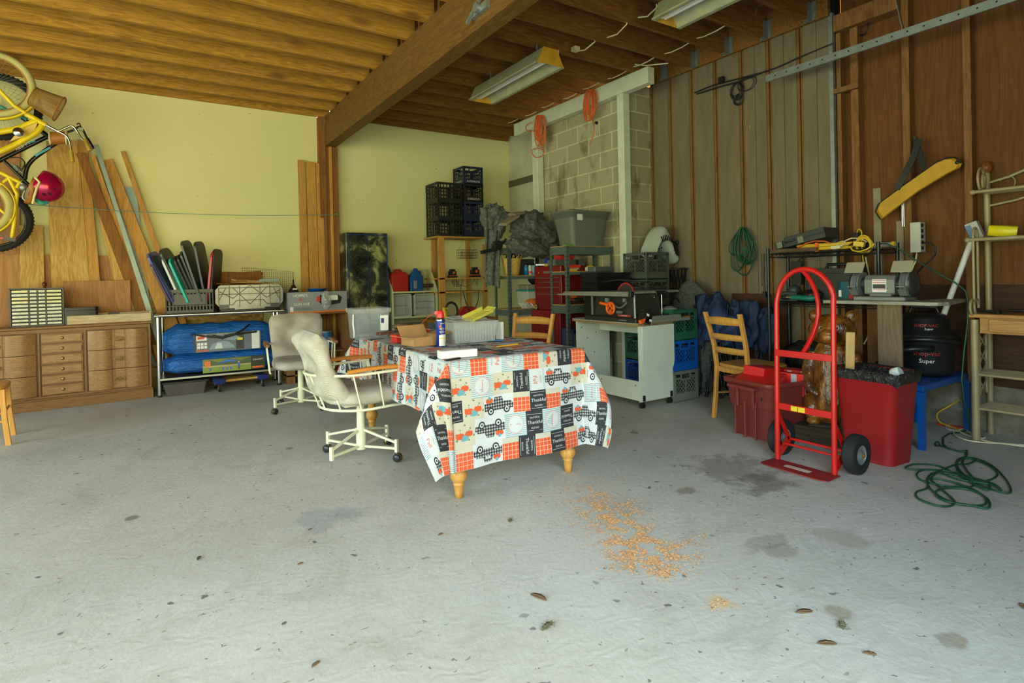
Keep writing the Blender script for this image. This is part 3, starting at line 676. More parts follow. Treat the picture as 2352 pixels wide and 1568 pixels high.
r, poly = art(lb_, a0, a1, -.21, -.085, .06, 0)
r(0,1,.0,.4,G(122,140,52)); r(0,1,.4,.55,G(168,160,110)); poly([(0,.5),(.1,.95),(.25,.7),(.4,.98),(.6,.75),(.76,.95),(.76,.5)], G(70,86,44), .002)
poly([(.2,.62),(.38,.9),(.56,.78),(.5,.7),(.25,.7)], G(60,110,190), .003); r(.03,.12,.45,.85,G(222,112,50),.003)
r(.76,1,.0,1,G(40,48,28),.002); r(.78,.97,.08,.22,G(214,96,40),.003); lb_.text('CANOPY', (a0+.88*(a1-a0),-.2145,.012), (1,0,0), (0,0,1), .026, gw)
for k, x in enumerate((.1,.3,.36,.42)): r(x,x+.03,.12,.35,G(70,100,160),.003); r(x,x+.025,.35,.44,G(200,150,120),.003)
r(.545,.585,.3,.62,G(60,100,180),.003); r(.55,.58,.1,.3,G(96,80,60),.003); r(.55,.58,.62,.72,G(200,150,120),.003)
lb_.build('printed_label', bag_b)
# under the table
b = MB(plain('charcoal bin', (70,66,66), .45)); 
U = thing('storage_bin', 'dark charcoal lidded bin on the floor under the steel table', 'bin', on_table(.24,.06,0)+Vector((0,.06,0)), ang)
b.rings([[Vector((x*s_, y*s_, z)) for x, y in ((-.2,-.13),(.2,-.13),(.2,.13),(-.2,.13))] for z, s_ in ((0,.88),(.13,1))], True, True, False); b.build('tub', U, bevel=.012, seg=2)
MB(m_blk).box(-.215,.215,-.14,.14,.131,.152).build('lid', U, bevel=.006)
D = thing('furniture_dolly', 'wooden furniture dolly with blue padded ends and black casters under the steel table', 'dolly', on_table(.76,.12,0), ang+.12)
b = MB(m_plyl); b.box(-.24,.24,-.12,.12,.1,.122); b.build('deck', D, bevel=.003)
mb_ = plain('blue carpet', (22,40,104), .9)
for x in (-.22,.22):
    MB(mb_).box(x-.055,x+.055,-.17,.17,.085,.14).build('padded_end', D, bevel=.015, seg=2)
    for y in (-.13,.13):
        b = MB(m_blkmat).cyl((x-.012,y,.04),(x+.012,y,.04),.04,n=18); c = b.build('caster', D); MB(m_galv).bar((x-.018,y,.04),(x-.01,y,.085),.03,.003,(1,0,0)).bar((x+.018,y,.04),(x+.01,y,.085),.03,.003,(1,0,0)).cyl((x-.014,y,.04),(x+.014,y,.04),.012).build('fork', c)
# ================================================================ TABLE WITH CLOTH
th = math.radians(-3); TO = Vector((1.32, 2.64, 0)); TX = Vector((math.cos(th), math.sin(th), 0)); TY = Vector((-math.sin(th), math.cos(th), 0))
TW, TLn, TZ = .86, 1.75, .74
TB = thing('dining_table', 'wooden dining table with turned legs under the patchwork autumn tablecloth', 'table', TO, th)
MB(m_oak).box(.01,TW-.01,.01,TLn-.01,.705,.735).build('table_top', TB, bevel=.004)
MB(m_oak).box(.07,TW-.07,.07,TLn-.07,.63,.705).build('apron', TB)
prof = [(0,0),(.022,0),(.024,.04),(.027,.066),(.031,.07),(.031,.076),(.026,.08),(.036,.09),(.045,.105),(.047,.12),(.043,.137),(.033,.152),(.027,.16),(.036,.166),(.036,.176),(.028,.182),(.03,.4),(.036,.5),(.036,.7),(0,.7)]
m_leg = wood('turned oak', (214,160,84), (188,132,58), 2, 1, .1, .35, None, 4)
for x, y in ((.07,.06),(TW-.07,.06),(.07,TLn-.07),(TW-.07,TLn-.07)): MB(m_leg).lathe(prof, (x,y,0), 22).build('leg', TB)
DF, DL, DR_, DB = .57, .34, .34, .3
def cloth(u, v):
    a = -u if u < 0 else (u-TW if u > TW else 0); b = -v if v < 0 else (v-TLn if v > TLn else 0)
    sx = -1 if u < 0 else 1; sy = -1 if v < 0 else 1
    x = min(max(u, 0), TW); y = min(max(v, 0), TLn); z = TZ+.001+.0015*noise.noise(Vector((u*7, v*5, 1)))
    if a == 0 and b == 0: return Vector((x, y, z))
    ph = math.atan2(a, b); rho = math.hypot(a, b)*(1-.13*math.sin(2*ph)**2)
    k = .62*math.sin(2*ph)*(1-.75*(rho/.66)**2); fold = .045*math.sin(ph*6) if 0 < ph < pi/2 else 0
    if sx > 0 and sy < 0: k *= .8
    w = .014*math.sin(u*11+1.3) if a == 0 else (.013*math.sin(v*10) if b == 0 else .014*math.sin(u*11+1.3)*math.cos(ph)**2+.013*math.sin(v*10)*math.sin(ph)**2)
    off = .008+rho*(.05+k+fold*k)+w*min(1, rho/.25)+.01*noise.noise(Vector((u*6,v*6,4)))*min(1, rho/.2)
    off = max(off, .004)
    qx, qy = (1.45, .6) if sx < 0 and sy < 0 and a and b else (1, 1)
    x += sx*math.sin(ph)*off*(1+(qx-1)*min(1,b/.1)); y += sy*math.cos(ph)*off*(1+(qy-1)*min(1,a/.1))
    return Vector((x, y, z-rho*math.sqrt(max(.2, 1-k*k))+.004*min(1, rho/.02)))
def cnorm(u, v):
    e = .004; return (cloth(u+e, v)-cloth(u-e, v)).cross(cloth(u, v+e)-cloth(u, v-e)).normalized()
C = {}
def flat(name, rgb, rough=.75): return C.setdefault(name, plain(name, rgb, rough, 0, .05, 9))
cw_ = flat('cloth white', (196,200,200)); ck = flat('cloth charcoal', (36,38,42)); cc = flat('cloth cream', (190,184,166)); co_ = flat('pumpkin orange', (206,84,40)); cb2 = flat('dusty blue', (98,156,168)); cgn = flat('leaf green', (112,122,80)); cpk = flat('coral print', (204,96,72))
def uvpat(name, fn_):
    N = NT(name, .75); uv = N.n('ShaderNodeUVMap'); sx = N.n('ShaderNodeSeparateXYZ'); N.l(uv.outputs[0], sx.inputs[0]); N.color(fn_(N, sx.outputs[0], sx.outputs[1])); return N.mat
def m_pl(N, u, v):
    a = N.math('LESS_THAN', N.math('FRACT', N.math('MULTIPLY', u, 42)), .11); b = N.math('LESS_THAN', N.math('FRACT', N.math('MULTIPLY', v, 42)), .11)
    return N.mix(N.math('MAXIMUM', a, b), lin((206,82,40)), lin((214,168,146)))
def m_st(N, u, v): return N.mix(N.math('LESS_THAN', N.math('FRACT', N.math('MULTIPLY', v, 100)), .4), lin((196,202,202)), lin((112,158,168)))
def m_gi(N, u, v):
    a = N.math('LESS_THAN', N.math('FRACT', N.math('MULTIPLY', u, 62)), .5); b = N.math('LESS_THAN', N.math('FRACT', N.math('MULTIPLY', v, 62)), .5)
    return N.ramp(N.math('MULTIPLY', N.math('ADD', a, b), .5), [(.2, lin((176,178,178))), (.45, lin((84,86,88))), (.55, lin((84,86,88))), (.8, lin((22,22,24)))])
cpl, cst, cgi = uvpat('orange plaid', m_pl), uvpat('blue stripes', m_st), uvpat('gingham', m_gi)
cl = MB(cw_, ck, cc, cpl, cst); G_ = .01
nu0, nu1, nv0, nv1 = -34, 86+34, -57, 175+30
rc = random.Random(11); cells = []; v = nv0; row = 0
while v < nv1:
    h = [12,13,11][row % 3]; u = nu0-rc.randint(0, 9); last = None
    while u < nu1:
        t = rc.choice([k for k in ('board','board','plaid','circle','truck','fall','pump','pump','truck','plaid') if k != last]); last = t
        w = {'board':10,'plaid':10,'circle':13,'truck':19,'fall':10,'pump':13}[t]
        cells.append((t, u, v, w, h, rc.choice([0,1,2,3]) if t in ('board','fall','pump','circle') else rc.choice([0,2]))); u += w
    v += h; row += 1
fm = {}
for t, u0, v0, w, h, r in cells:
    for i in range(u0, u0+w):
        for j in range(v0, v0+h):
            m = 0
            if t == 'board': m = 1
            elif t == 'plaid': m = 3 if j < v0+h-3 else 2
            elif t == 'circle': m = 4
            elif t == 'pump': m = 2
            elif t == 'fall': m = 4 if i in (u0, u0+w-1) else 0
            fm[(i, j)] = m
W_ = nu1-nu0+1; vs = [cloth(i*G_, j*G_) for j in range(nv0, nv1+1) for i in range(nu0, nu1+1)]
fs = []; uvs = []; ms = []
for j in range(nv1-nv0):
    for i in range(nu1-nu0):
        fs.append((j*W_+i, j*W_+i+1, (j+1)*W_+i+1, (j+1)*W_+i)); ms.append(fm.get((i+nu0, j+nv0), 0))
        for q, p_ in ((i,j),(i+1,j),(i+1,j+1),(i,j+1)): uvs.append(((q+nu0)*G_+1, (p_+nv0)*G_+1))
cl.add(vs, fs, True); cl.m = ms
def patch(pts, mat, uc, vc, rot, k=.0012):
    """flat printed shape laid on the cloth"""
    c_, s_ = math.cos(rot), math.sin(rot); q = []
    n = cnorm(uc, vc)
    for a, b in pts:
        uu, vv = uc+a*c_-b*s_, vc+a*s_+b*c_
        if not (nu0*G_ < uu < nu1*G_ and nv0*G_ < vv < nv1*G_): return
        q.append((uu, vv))
    cl.use(mat); cl.add([cloth(*p)+cnorm(*p)*k for p in q], [tuple(range(len(q)))])
    uvs.extend([(p[0]+1, p[1]+1) for p in q])
def ctext(t, size, mat, uc, vc, rot, dx=0, dy=0, k=.0022):
    vs_, fs_ = text_data(t); w = max(v_[0] for v_ in vs_); c_, s_ = math.cos(rot), math.sin(rot); out = []; uq = []
    for v_ in vs_:
        a, b = (v_[0]-w/2)*size+dx, v_[1]*size+dy; uu, vv = uc+a*c_-b*s_, vc+a*s_+b*c_
        if not (nu0*G_ < uu < nu1*G_ and nv0*G_ < vv < nv1*G_): return
        out.append(cloth(uu, vv)+cnorm(uu, vv)*k); uq.append((uu, vv))
    cl.use(mat); cl.add(out, fs_)
    for f in fs_: uvs.extend([uq[i] for i in f])
def circ(r, n=14, cx=0, cy=0, sy=1): return [(cx+r*math.cos(2*pi*i/n), cy+r*sy*math.sin(2*pi*i/n)) for i in range(n)]
def ringp(r, w, mat, uc, vc, n=22, k=.0018):
    for i in range(n):
        a, b = 2*pi*i/n, 2*pi*(i+1)/n
        patch([(r*math.cos(a), r*math.sin(a)), (r*math.cos(b), r*math.sin(b)), ((r-w)*math.cos(b), (r-w)*math.sin(b)), ((r-w)*math.cos(a), (r-w)*math.sin(a))], mat, uc, vc, 0, k)
for t, u0, v0, w, h, r in cells:
    uc, vc = (u0+w/2)*G_, (v0+h/2)*G_; rot = r*pi/2
    if t == 'board':
        ctext('Thankful', .026, cw_, uc, vc, rot, 0, -.008); ctext('GRATEFUL', .013, cw_, uc, vc, rot, 0, .022); ctext('BLESSED', .013, cw_, uc, vc, rot, 0, -.034)
        for a in (-1, 1):
            patch([(-.044,a*.044-.0008),(.044,a*.044-.0008),(.044,a*.044+.0008),(-.044,a*.044+.0008)] if r % 2 == 0 else [(-.05,a*.04-.0008),(.05,a*.04-.0008),(.05,a*.04+.0008),(-.05,a*.04+.0008)], cw_, uc, vc, rot)
    elif t == 'circle':
        patch(circ(.052, 22), cw_, uc, vc, 0); ringp(.05, .002, cpk, uc, vc); ringp(.044, .001, cb2, uc, vc); ctext('Thanksgiving', .0135, cpk, uc, vc, rot, 0, -.004)
    elif t == 'fall':
        ctext('Fall', .036, cpk, uc, vc, rot, 0, -.025); ctext('HELLO', .014, flat('grey print', (130,140,140)), uc, vc, rot, 0, .018)
    elif t == 'pump':
        for a, b, rr, m in ((-.028,-.008,.021,co_),(.026,.0,.019,co_),(0,-.02,.02,cb2)):
            for dx in (-.55,.55,0): patch(circ(rr*.7, 10, a+dx*rr, b, 1.1), m, uc, vc, rot, .0013+.0003*(dx == 0))
            patch([(a-.002,b+rr*.6),(a+.002,b+rr*.6),(a+.004,b+rr*1.1),(a,b+rr*1.1)], cgn, uc, vc, rot)
        for a in range(9):
            an = a*.75; d = .036+.008*(a % 3); patch([(d*math.cos(an), .8*d*math.sin(an)), (d*math.cos(an+.18)*1.12, .8*d*math.sin(an+.18)*1.12), (d*math.cos(an+.05)*1.28, .8*d*math.sin(an+.05)*1.28), (d*math.cos(an-.12)*1.1, .8*d*math.sin(an-.12)*1.1)], cgn, uc, vc, rot, .0011)
    elif t == 'truck':
        for seg_ in ([(-.082,-.02),(-.03,-.02),(-.03,.014),(-.082,.012)],[(-.03,-.02),(.03,-.02),(.03,.016),(.02,.036),(-.02,.036),(-.03,.016)],[(.03,-.02),(.082,-.02),(.084,0),(.07,.012),(.03,.014)]): patch([(a_*1.12, b_*1.25) for a_, b_ in seg_], cgi, uc, vc, rot)
        patch([(-.016,.014),(.0,.014),(.0,.03),(-.012,.03)], cw_, uc, vc, rot, .002); patch([(.004,.014),(.02,.014),(.014,.03),(.004,.03)], cw_, uc, vc, rot, .002)
        for a in (-.052, .052):
            for rr, m, kk in ((.021,ck,.0018),(.013,cw_,.0024),(.006,ck,.003)): patch(circ(rr, 12, a, -.027), m, uc, vc, rot, kk)
        for a in (-.068,-.048): patch(circ(.014, 10, a, .028), co_, uc, vc, rot, .001)
        patch(circ(.01, 8, -.058, .042), cb2, uc, vc, rot, .0014)
cl.uv = uvs
t_ = MW[TB.name]; cl.v = [tuple(t_ @ Vector(q)) for q in cl.v]
o = cl.build('tablecloth'); tag(o, 'patchwork autumn tablecloth with trucks, pumpkins and lettering draped over the long table', 'tablecloth')
def ont(px, py, dz=0): p = P(px, py, z=TZ+.004); p.z = TZ+.004+dz; return p
# spray can
p = ont(1013, 795); SC = thing('spray_can', 'blue and yellow spray can with a red cap and straw, standing on the tablecloth', 'can', p, -.5)
mcb = plain('can blue', (28,52,140), .3); mcy = plain('can yellow', (232,206,60), .3); mcr = plain('can red', (214,48,50), .35)
b = MB(mcb); r = .0305; b.lathe([(0,0),(r,0),(r,.165)], n=24); b.use(m_chrome).lathe([(r,.165),(r*.98,.172),(r*.75,.186),(.014,.192),(0,.192)], n=24)
def band(z0, z1, m, a0=-1.9, a1=.1, rr=r+.0006):
    b.use(m); n = 12; b.add([(rr*math.cos(a0+(a1-a0)*i/n), rr*math.sin(a0+(a1-a0)*i/n), z) for z in (z0, z1) for i in range(n+1)], [(i, i+1, n+2+i, n+1+i) for i in range(n)], True)
band(.005,.075,m_white); band(.05,.056,mcy,rr=r+.001); band(.075,.15,mcy,-1.5,-.3,r+.001); band(.078,.147,mcb,-1.45,-.35,r+.0014); band(.125,.135,mcr,-1.9,.1,r+.0008)
b.use(mcb)
for k in range(9): a = -.45+.05*k; b.box(*[0]*6) if False else None
b.text('WD-40', (0,0,0), (1,0,0), (0,0,1), .018, mcy, fn=lambda x, y: Vector(((r+.002)*math.cos(-.9+x/r), (r+.002)*math.sin(-.9+x/r), .108+y)))
b.text('WD-40', (0,0,0), (1,0,0), (0,0,1), .018, m_white, fn=lambda x, y: Vector(((r+.002)*math.cos(-.9+x/r), (r+.002)*math.sin(-.9+x/r), .088+y)))
for i in range(8): b.use(mcb); a = -.62+.035*i; b.add([((r+.002)*math.cos(a+d), (r+.002)*math.sin(a+d), z) for d, z in ((0,.01),(.015,.01),(.015,.03),(0,.03))], [(0,1,2,3)])
b.build('can_body', SC)
c = MB(mcr); c.lathe([(r*.8,.18),(r*.82,.2),(r*.6,.225),(.0,.232)], n=20); c.cbox((-.012,0,.212),(.05,.02,.024),(0,.15,0)); c.build('cap', SC, bevel=.002)
MB(mcr).tube([(-.035,0,.215),(-.075,0,.19),(-.125,.0,.145)], .0015, 6).build('straw', SC)
# clear bucket
m_clear = glass('clear plastic', (188,200,204), .1, .2)
m_frost = glass('frosted plastic', (206,212,208), .25, .3)
p = ont(860, 778); BK = thing('clear_bucket', 'clear square bucket with white handle and label at the far left of the table', 'bucket', (p.x, p.y+.12, p.z), -.05)
b = MB(m_clear); sc_ = [(0,.125),(.02,.13),(.19,.145)]
def sq(h, z, n=5, r=.03):
    out = []
    for cx, cy, a0 in ((h-r,h-r,0),(-h+r,h-r,pi/2),(-h+r,-h+r,pi),(h-r,-h+r,1.5*pi)):
        out += [Vector((cx+r*math.cos(a0+pi/2*i/n), cy+r*math.sin(a0+pi/2*i/n), z)) for i in range(n+1)]
    return out
b.rings([sq(.118,0), sq(.13,.19), sq(.135,.195)], True, False); b.build('tub', BK, thick=.003)
b = MB(m_frost); b.rings([sq(.138,.193), sq(.141,.205), sq(.141,.222), sq(.132,.226)], False, True); b.build('lid', BK)
b = MB(m_white); b.tube([(-.139,-.1,.185),(-.15,-.13,.12),(-.146,-.14,.06),(-.14,-.11,.02)], .006, 8); b.build('handle', BK)
b = MB(m_white); b.box(.05,.11,-.1305,-.129,.06,.17); b.use(plain('label navy',(44,52,110),.5)).box(.055,.078,-.132,-.13,.115,.15); b.build('printed_label', BK)
b = MB(m_chrome)
for k in range(26): a = random.uniform(0,6.28); q = Vector((random.uniform(-.09,.09), random.uniform(-.09,.09), .006+random.uniform(0,.012))); b.cyl(q, q+Vector((math.cos(a),math.sin(a),.2))*.05, .0015, n=5)
o = b.build('loose_nails', loc=(0,0,0)); o.location = BK.location; tag(o, 'scatter of long nails in the bottom of the clear square bucket', 'nails', kind='stuff')
# clear container + yellow tray
p = ont(1098, 786); CT = thing('clear_container', 'clear ribbed plastic container with a loose white lid, right of the spray can', 'container', (p.x, p.y+.11, p.z), -.1)
b = MB(m_frost); b.rings([[Vector((x*.16*s_, y*.1*s_, z)) for x, y in ((-1,-1),(1,-1),(1,1),(-1,1))] for z, s_ in ((0,.9),(.13,1),(.132,1.05),(.14,1.05))], True, False, False)
for i in range(14): x = -.14+.28*i/13; b.box(x-.002,x+.002,-.1,-.094,.01,.12)
b.build('tub', CT, thick=.003, bevel=.01)
b = MB(m_frost); b.cbox((-.03,.02,.155),(.26,.18,.012),(.1,-.05,.25)); b.cbox((-.1,.02,.165),(.09,.1,.01),(.1,-.05,.25)); b.build('lid', CT, bevel=.006)
b = MB(plain('yellow tray', (204,198,84), .4)); b.cbox((0,0,0),(.2,.11,.004)); b.cbox((0,.053,.012),(.2,.004,.028)); b.cbox((0,-.053,.008),(.2,.004,.02)); b.cbox((.12,0,.008),(.05,.08,.004),(0,-.25,0)); b.tube([(.11+.035*math.cos(a_*.4),.03*math.sin(a_*.4),.012) for a_ in range(16)],.004,6,True)
o = b.build('yellow_tray', loc=(0,0,0)); o.location = MW[CT.name] @ Vector((.06,-.01,.172)); o.rotation_euler = (.12,-.28,.25); tag(o, 'yellow plastic chute tray tilted on top of the clear ribbed container', 'tray')
# white box
a, c = ont(1013, 825), ont(1097, 818); d = (c-a); L = d.length
b = MB(m_white); b.box(-L/2,L/2,0,.07,0,.036); o = b.build('white_box', loc=(0,0,0), bevel=.002); o.location = (a+c)/2+Vector((0,0,0)); o.rotation_euler = (0,0,math.atan2(d.y,d.x)); o.scale.z = 1.15; tag(o, 'long plain white box at the near left corner of the tablecloth', 'box')
# red case, cardboard box, tools
m_card = plain('cardboard', (178,136,84), .8); m_rcase = plain('red plastic', (212,54,48), .4)
p = ont(930, 786); b = MB(m_rcase); b.box(-.06,.06,0,.09,0,.035); b.box(-.062,.062,-.002,.092,.037,.055); b.use(m_blk); b.text('NAIL SET', (0,-.0015,.012), (1,0,0), (0,0,1), .016)
o = b.build('red_case', loc=(0,0,0), bevel=.002); o.location = p; o.rotation_euler = (0,0,.1); tag(o, 'small red plastic case with black lettering in front of the clear square bucket', 'case')
p = ont(983, 795); CB = thing('cardboard_box', 'open brown cardboard box with spread flaps behind the spray can', 'box', (p.x, p.y+.1, p.z), .1)
b = MB(m_card); w, d_, h = .1, .09, .06
b.box(-w,w,-d_,-d_+.003,0,h); b.box(-w,w,d_-.003,d_,0,h); b.box(-w,-w+.003,-d_,d_,0,h); b.box(w-.003,w,-d_,d_,0,h); b.box(-w,w,-d_,d_,0,.003); b.build('shell', CB)
for (q, s_, r_) in (((w+.045,0,h+.01),(.09,.18,.003),(0,-.2,0)),((-w-.04,0,h+.0),(.09,.18,.003),(0,.2,0)),((0,d_+.03,h+.03),(.2,.08,.003),(.9,0,0))): MB(m_card).cbox(q,s_,r_).build('flap', CB)
def item(nm, px, py, dz, rz, lb, cat, b, rot=None):
    o = b.build(nm, loc=(0,0,0)); o.location = ont(px, py, dz); o.rotation_euler = rot or (0,0,rz); return tag(o, lb, cat)
b = MB(plain('amber plastic', (214,160,30), .2)); b.lathe([(0,0),(.012,.002),(.014,.02),(.011,.04),(.014,.06),(.011,.08),(0,.085)], (0,0,.014), 12, Matrix.Rotation(pi/2,3,'Y')); b.use(m_chrome).cyl((.08,0,.014),(.17,0,.014),.003)
item('screwdriver', 968, 792, 0, .1, 'screwdriver with an amber handle lying in front of the cardboard box', 'screwdriver', b)
b = MB(plain('tool brown', (120,74,56), .6)); b.tube([(-.12,.02,.01),(-.03,.01,.012),(.02,0,.014)],.009,6); b.tube([(-.12,-.03,.01),(-.03,-.01,.012),(.02,0,.014)],.009,6); b.use(m_steel).cbox((.05,0,.014),(.07,.025,.014))
item('pliers', 900, 775, .03, .2, 'old brown-handled pliers lying on the pile in front of the clear bucket', 'pliers', b)
b = MB(m_rcase); b.box(-.1,.1,-.012,.012,0,.022); b.box(-.02,.1,.012,.03,.0,.01); item('red_level', 962, 776, .04, .25, 'flat red tool lying behind the red plastic case', 'tool', b)
b = MB(plain('brown glove leather', (112,84,66), .8)); b.ell((0,0,.02),(.09,.05,.022),k=.5,seed=4)
for k in range(4): b.tube([(.06,-.03+.02*k,.02),(.12,-.04+.025*k,.022),(.14,-.04+.025*k,.012)],.009,6)
item('work_glove', 925, 772, .06, .3, 'brown work glove heaped on the tools at the left of the table', 'glove', b)
b = MB(plain('leaflet blue', (70,140,196), .4)); b.cbox((0,0,.005),(.09,.06,.001),(.1,.2,0)); b.use(m_white).cbox((-.02,.02,.003),(.12,.06,.001),(.1,.15,.2)); item('paper_leaflet', 1003, 776, .058, .2, 'blue and white leaflet sticking out of the cardboard box', 'leaflet', b)
b = MB(plain('pencil yellow', (236,180,40), .4)); b.box(-.085,.085,-.004,.004,0,.007); item('pencil', 1166, 794, 0, .12, 'flat yellow carpenter pencil lying on the right half of the tablecloth', 'pencil', b)
b = MB(plain('bright blue card', (60,150,210), .4)); b.box(-.04,.04,-.05,.05,0,.003); item('blue_card', 1140, 781, 0, .1, 'blue card lying beside the clear ribbed container', 'card', b)
b = MB(m_blk); b.box(-.05,.05,-.008,.008,0,.008); item('black_marker', 1040, 826, 0, .25, 'thin black tool lying beside the long white box', 'tool', b)
b = MB(m_white); b.box(-.012,.012,-.03,.03,0,.12); item('white_card', 1148, 778, 0, .1, 'narrow white pack standing behind the clear ribbed container', 'pack', b)
# ================================================================ SWIVEL CHAIRS
def seatcloth(name, c1, c2):
    N = NT(name, .9); co = N.coords((1,1,1)); wv = N.n('ShaderNodeTexWave', bands_direction='DIAGONAL'); wv.inputs['Scale'].default_value = 90; wv.inputs['Distortion'].default_value = .8; wv.inputs['Detail'].default_value = 2; N.l(co, wv.inputs[0])
    f = N.noise(co, 7, 4, .6); b_ = N.ramp(f, [(.35, lin(c1)), (.65, lin(c2))]); b_ = N.mix(N.math('MULTIPLY', wv.outputs['Fac'], .35), b_, tuple(x*.55 for x in lin(c1)))
    N.color(b_); N.bump(wv.outputs['Fac'], .5, .004); return N.mat
m_up = seatcloth('tweed cream', (176,168,148), (204,198,184)); m_up2 = seatcloth('tweed grey', (170,160,146), (194,186,172)); m_warm = wood('chair arm wood', (216,146,62), (190,118,40), 0, 1, 0, .35, None, 4); m_warm2 = wood('chair arm wood dull', (150,98,64), (124,78,50), 0, 1, 0, .4, None, 4)
m_cast = plain('caster black', (34,36,42), .35)
def swivel(loc, rz, up, arm, label, legrot, missing=None, rbk=1):
    t = thing('swivel_chair', label, 'chair', loc, rz, None)
    b = MB(m_cream); b.cyl((0,0,.055),(0,0,.2),.032,n=20); b.cyl((0,0,.2),(0,0,.38),.026,n=20); b.build('pedestal', t)
    for k in range(4):
        a = legrot-rz+k*pi/2; d = Vector((math.cos(a), math.sin(a), 0)); b = MB(m_cream)
        b.bar(d*.02+Vector((0,0,.185)), d*.275+Vector((0,0,.125)), .016, .016); b.bar(d*.02+Vector((0,0,.075)), d*.275+Vector((0,0,.085)), .016, .016); b.cbox(d*.283+Vector((0,0,.103)), (.02,.022,.085), (0,0,a))
        lg = b.build('base_leg', t, bevel=.002)
        if k == missing: MB(m_chrome).cyl(d*.283+Vector((0,0,.01)), d*.283+Vector((0,0,.062)), .004).build('stem', lg)
        else:
            s_ = Vector((-d.y, d.x, 0)); q = d*.29+Vector((0,0,.027)); b = MB(m_cast); b.ell(q+s_*.014, (.028,.013,.027), 14, (0,0,a)); b.ell(q-s_*.014, (.028,.013,.027), 14, (0,0,a)); b.use(m_brass).cyl(q-s_*.006, q+s_*.006, .0275, n=18); b.use(m_chrome).cyl(d*.283+Vector((0,0,.05)), d*.283+Vector((0,0,.062)), .006); b.build('caster', lg)
    b = MB(m_cream)
    lo = [Vector((.2-.02*i, -.27, .375)) for i in range(6)]+[Vector((-.02-.24*math.sin(x), -.27*math.cos(x), .37)) for x in [pi*i/12 for i in range(13)]]+[Vector((.1+.02*i, .27, .375)) for i in range(6)]
    hi = [Vector((.17, -.29, .60))]+[Vector((-.06-.29*math.sin(x), -.29*math.cos(x), .595)) for x in [pi*i/12 for i in range(13)]]+[Vector((.17, .29, .60))]
    b.tube(lo, .009, 8); b.tube(hi, .009, 8)
    for i in range(1, 12, 2):
        x = pi*i/12; b.tube([(-.02-.24*math.sin(x), -.27*math.cos(x), .375), (-.06-.29*math.sin(x), -.29*math.cos(x), .595)], .0055, 6)
    for s_ in (-1, 1): b.bar((.2,s_*.272,.37),(.155,s_*.29,.6),.026,.01,(0,1,0)); b.tube([(.06,s_*.272,.375),(.02,s_*.29,.6)],.0055,6)
    b.cbox((0,0,.385),(.3,.3,.02)); b.build('metal_frame', t)
    for s_ in (-1, 1):
        b = MB(arm); pts = [(-.13,.0),(-.05,.012),(.08,.014),(.2,.01),(.23,.0)]
        out = [(x, .0) for x, _ in pts]; ring = []
        for x, w in ((-.17,.014),(-.06,.022),(.08,.025),(.21,.024),(.25,.014)):
            z = .615+.012*math.sin((x+.17)/.42*pi); ring.append([Vector((x, s_*.292+dy*w, z+dz)) for dy, dz in ((-1,-.008),(1,-.008),(1,.01),(.5,.015),(-.5,.015),(-1,.01))])
        b.rings(ring); b.build('armrest', t, bevel=.003)
    b = MB(up); rs = []
    for i, (z, g) in enumerate(((.39,.8),(.395,.95),(.42,1.02),(.455,1.0),(.475,.9),(.482,.6),(.478,.0))):
        ring = []
        for k in range(32):
            a = 2*pi*k/32; ca, sa = math.cos(a), math.sin(a); e = .62
            x = .27*math.copysign(abs(ca)**e, ca)*g+.02; y = .245*math.copysign(abs(sa)**e, sa)*g
            ring.append(Vector((x, y, z+.008*noise.noise(Vector((x*6,y*6,z))))))
        rs.append(ring)
    b.rings(rs, True, False); b.build('seat_cushion', t, sub=1)
    b = MB(up); rs = []; n = 22
    for i in range(n+1):
        v_ = i/n; z = .40+.47*v_; xc = -.17-.17*v_-.03*math.sin(v_*pi); hw = .225+.03*v_; tk = .066+.016*math.sin(v_*pi*2.2+.6)
        cap = min(1, math.sin(min(1, min(v_, 1-v_)*7)*pi/2)*.9+.1); ring = []
        for k in range(36):
            a = 2*pi*k/36; ca, sa = math.cos(a), math.sin(a); yy = hw*math.copysign(abs(sa)**.7, sa)*(.86+.14*cap)
            dent = 1-.8*math.exp(-((abs(yy)-.09)**2+(z-.66)**2)/.003)-.8*math.exp(-(yy**2+(z-.57)**2)/.003)-.7*math.exp(-(yy**2+(z-.78)**2)/.003)-.3*math.exp(-(yy**2)/.0012)*max(0,v_-.5)*3
            xx = tk*1.25*ca*cap*max(.3, dent)
            ring.append(Vector((xc+xx+.5*yy*yy*(1-.3*v_), yy, z-.02*(abs(yy)/.24)**3*(v_ > .8))))
        rs.append(ring)
    b.rings(rs); b.build('back_cushion', t, sub=1)
    return t
swivel((1.19,3.70,0), math.radians(1), m_up, m_warm, 'cream swivel chair nearest the camera, missing one caster, drawn up to the cloth-covered table', math.radians(33), 2)
swivel((1.21,5.50,0), math.radians(-97), m_up2, m_warm2, 'greyer swivel chair farther back, facing the camera beside the steel table', math.radians(-63))
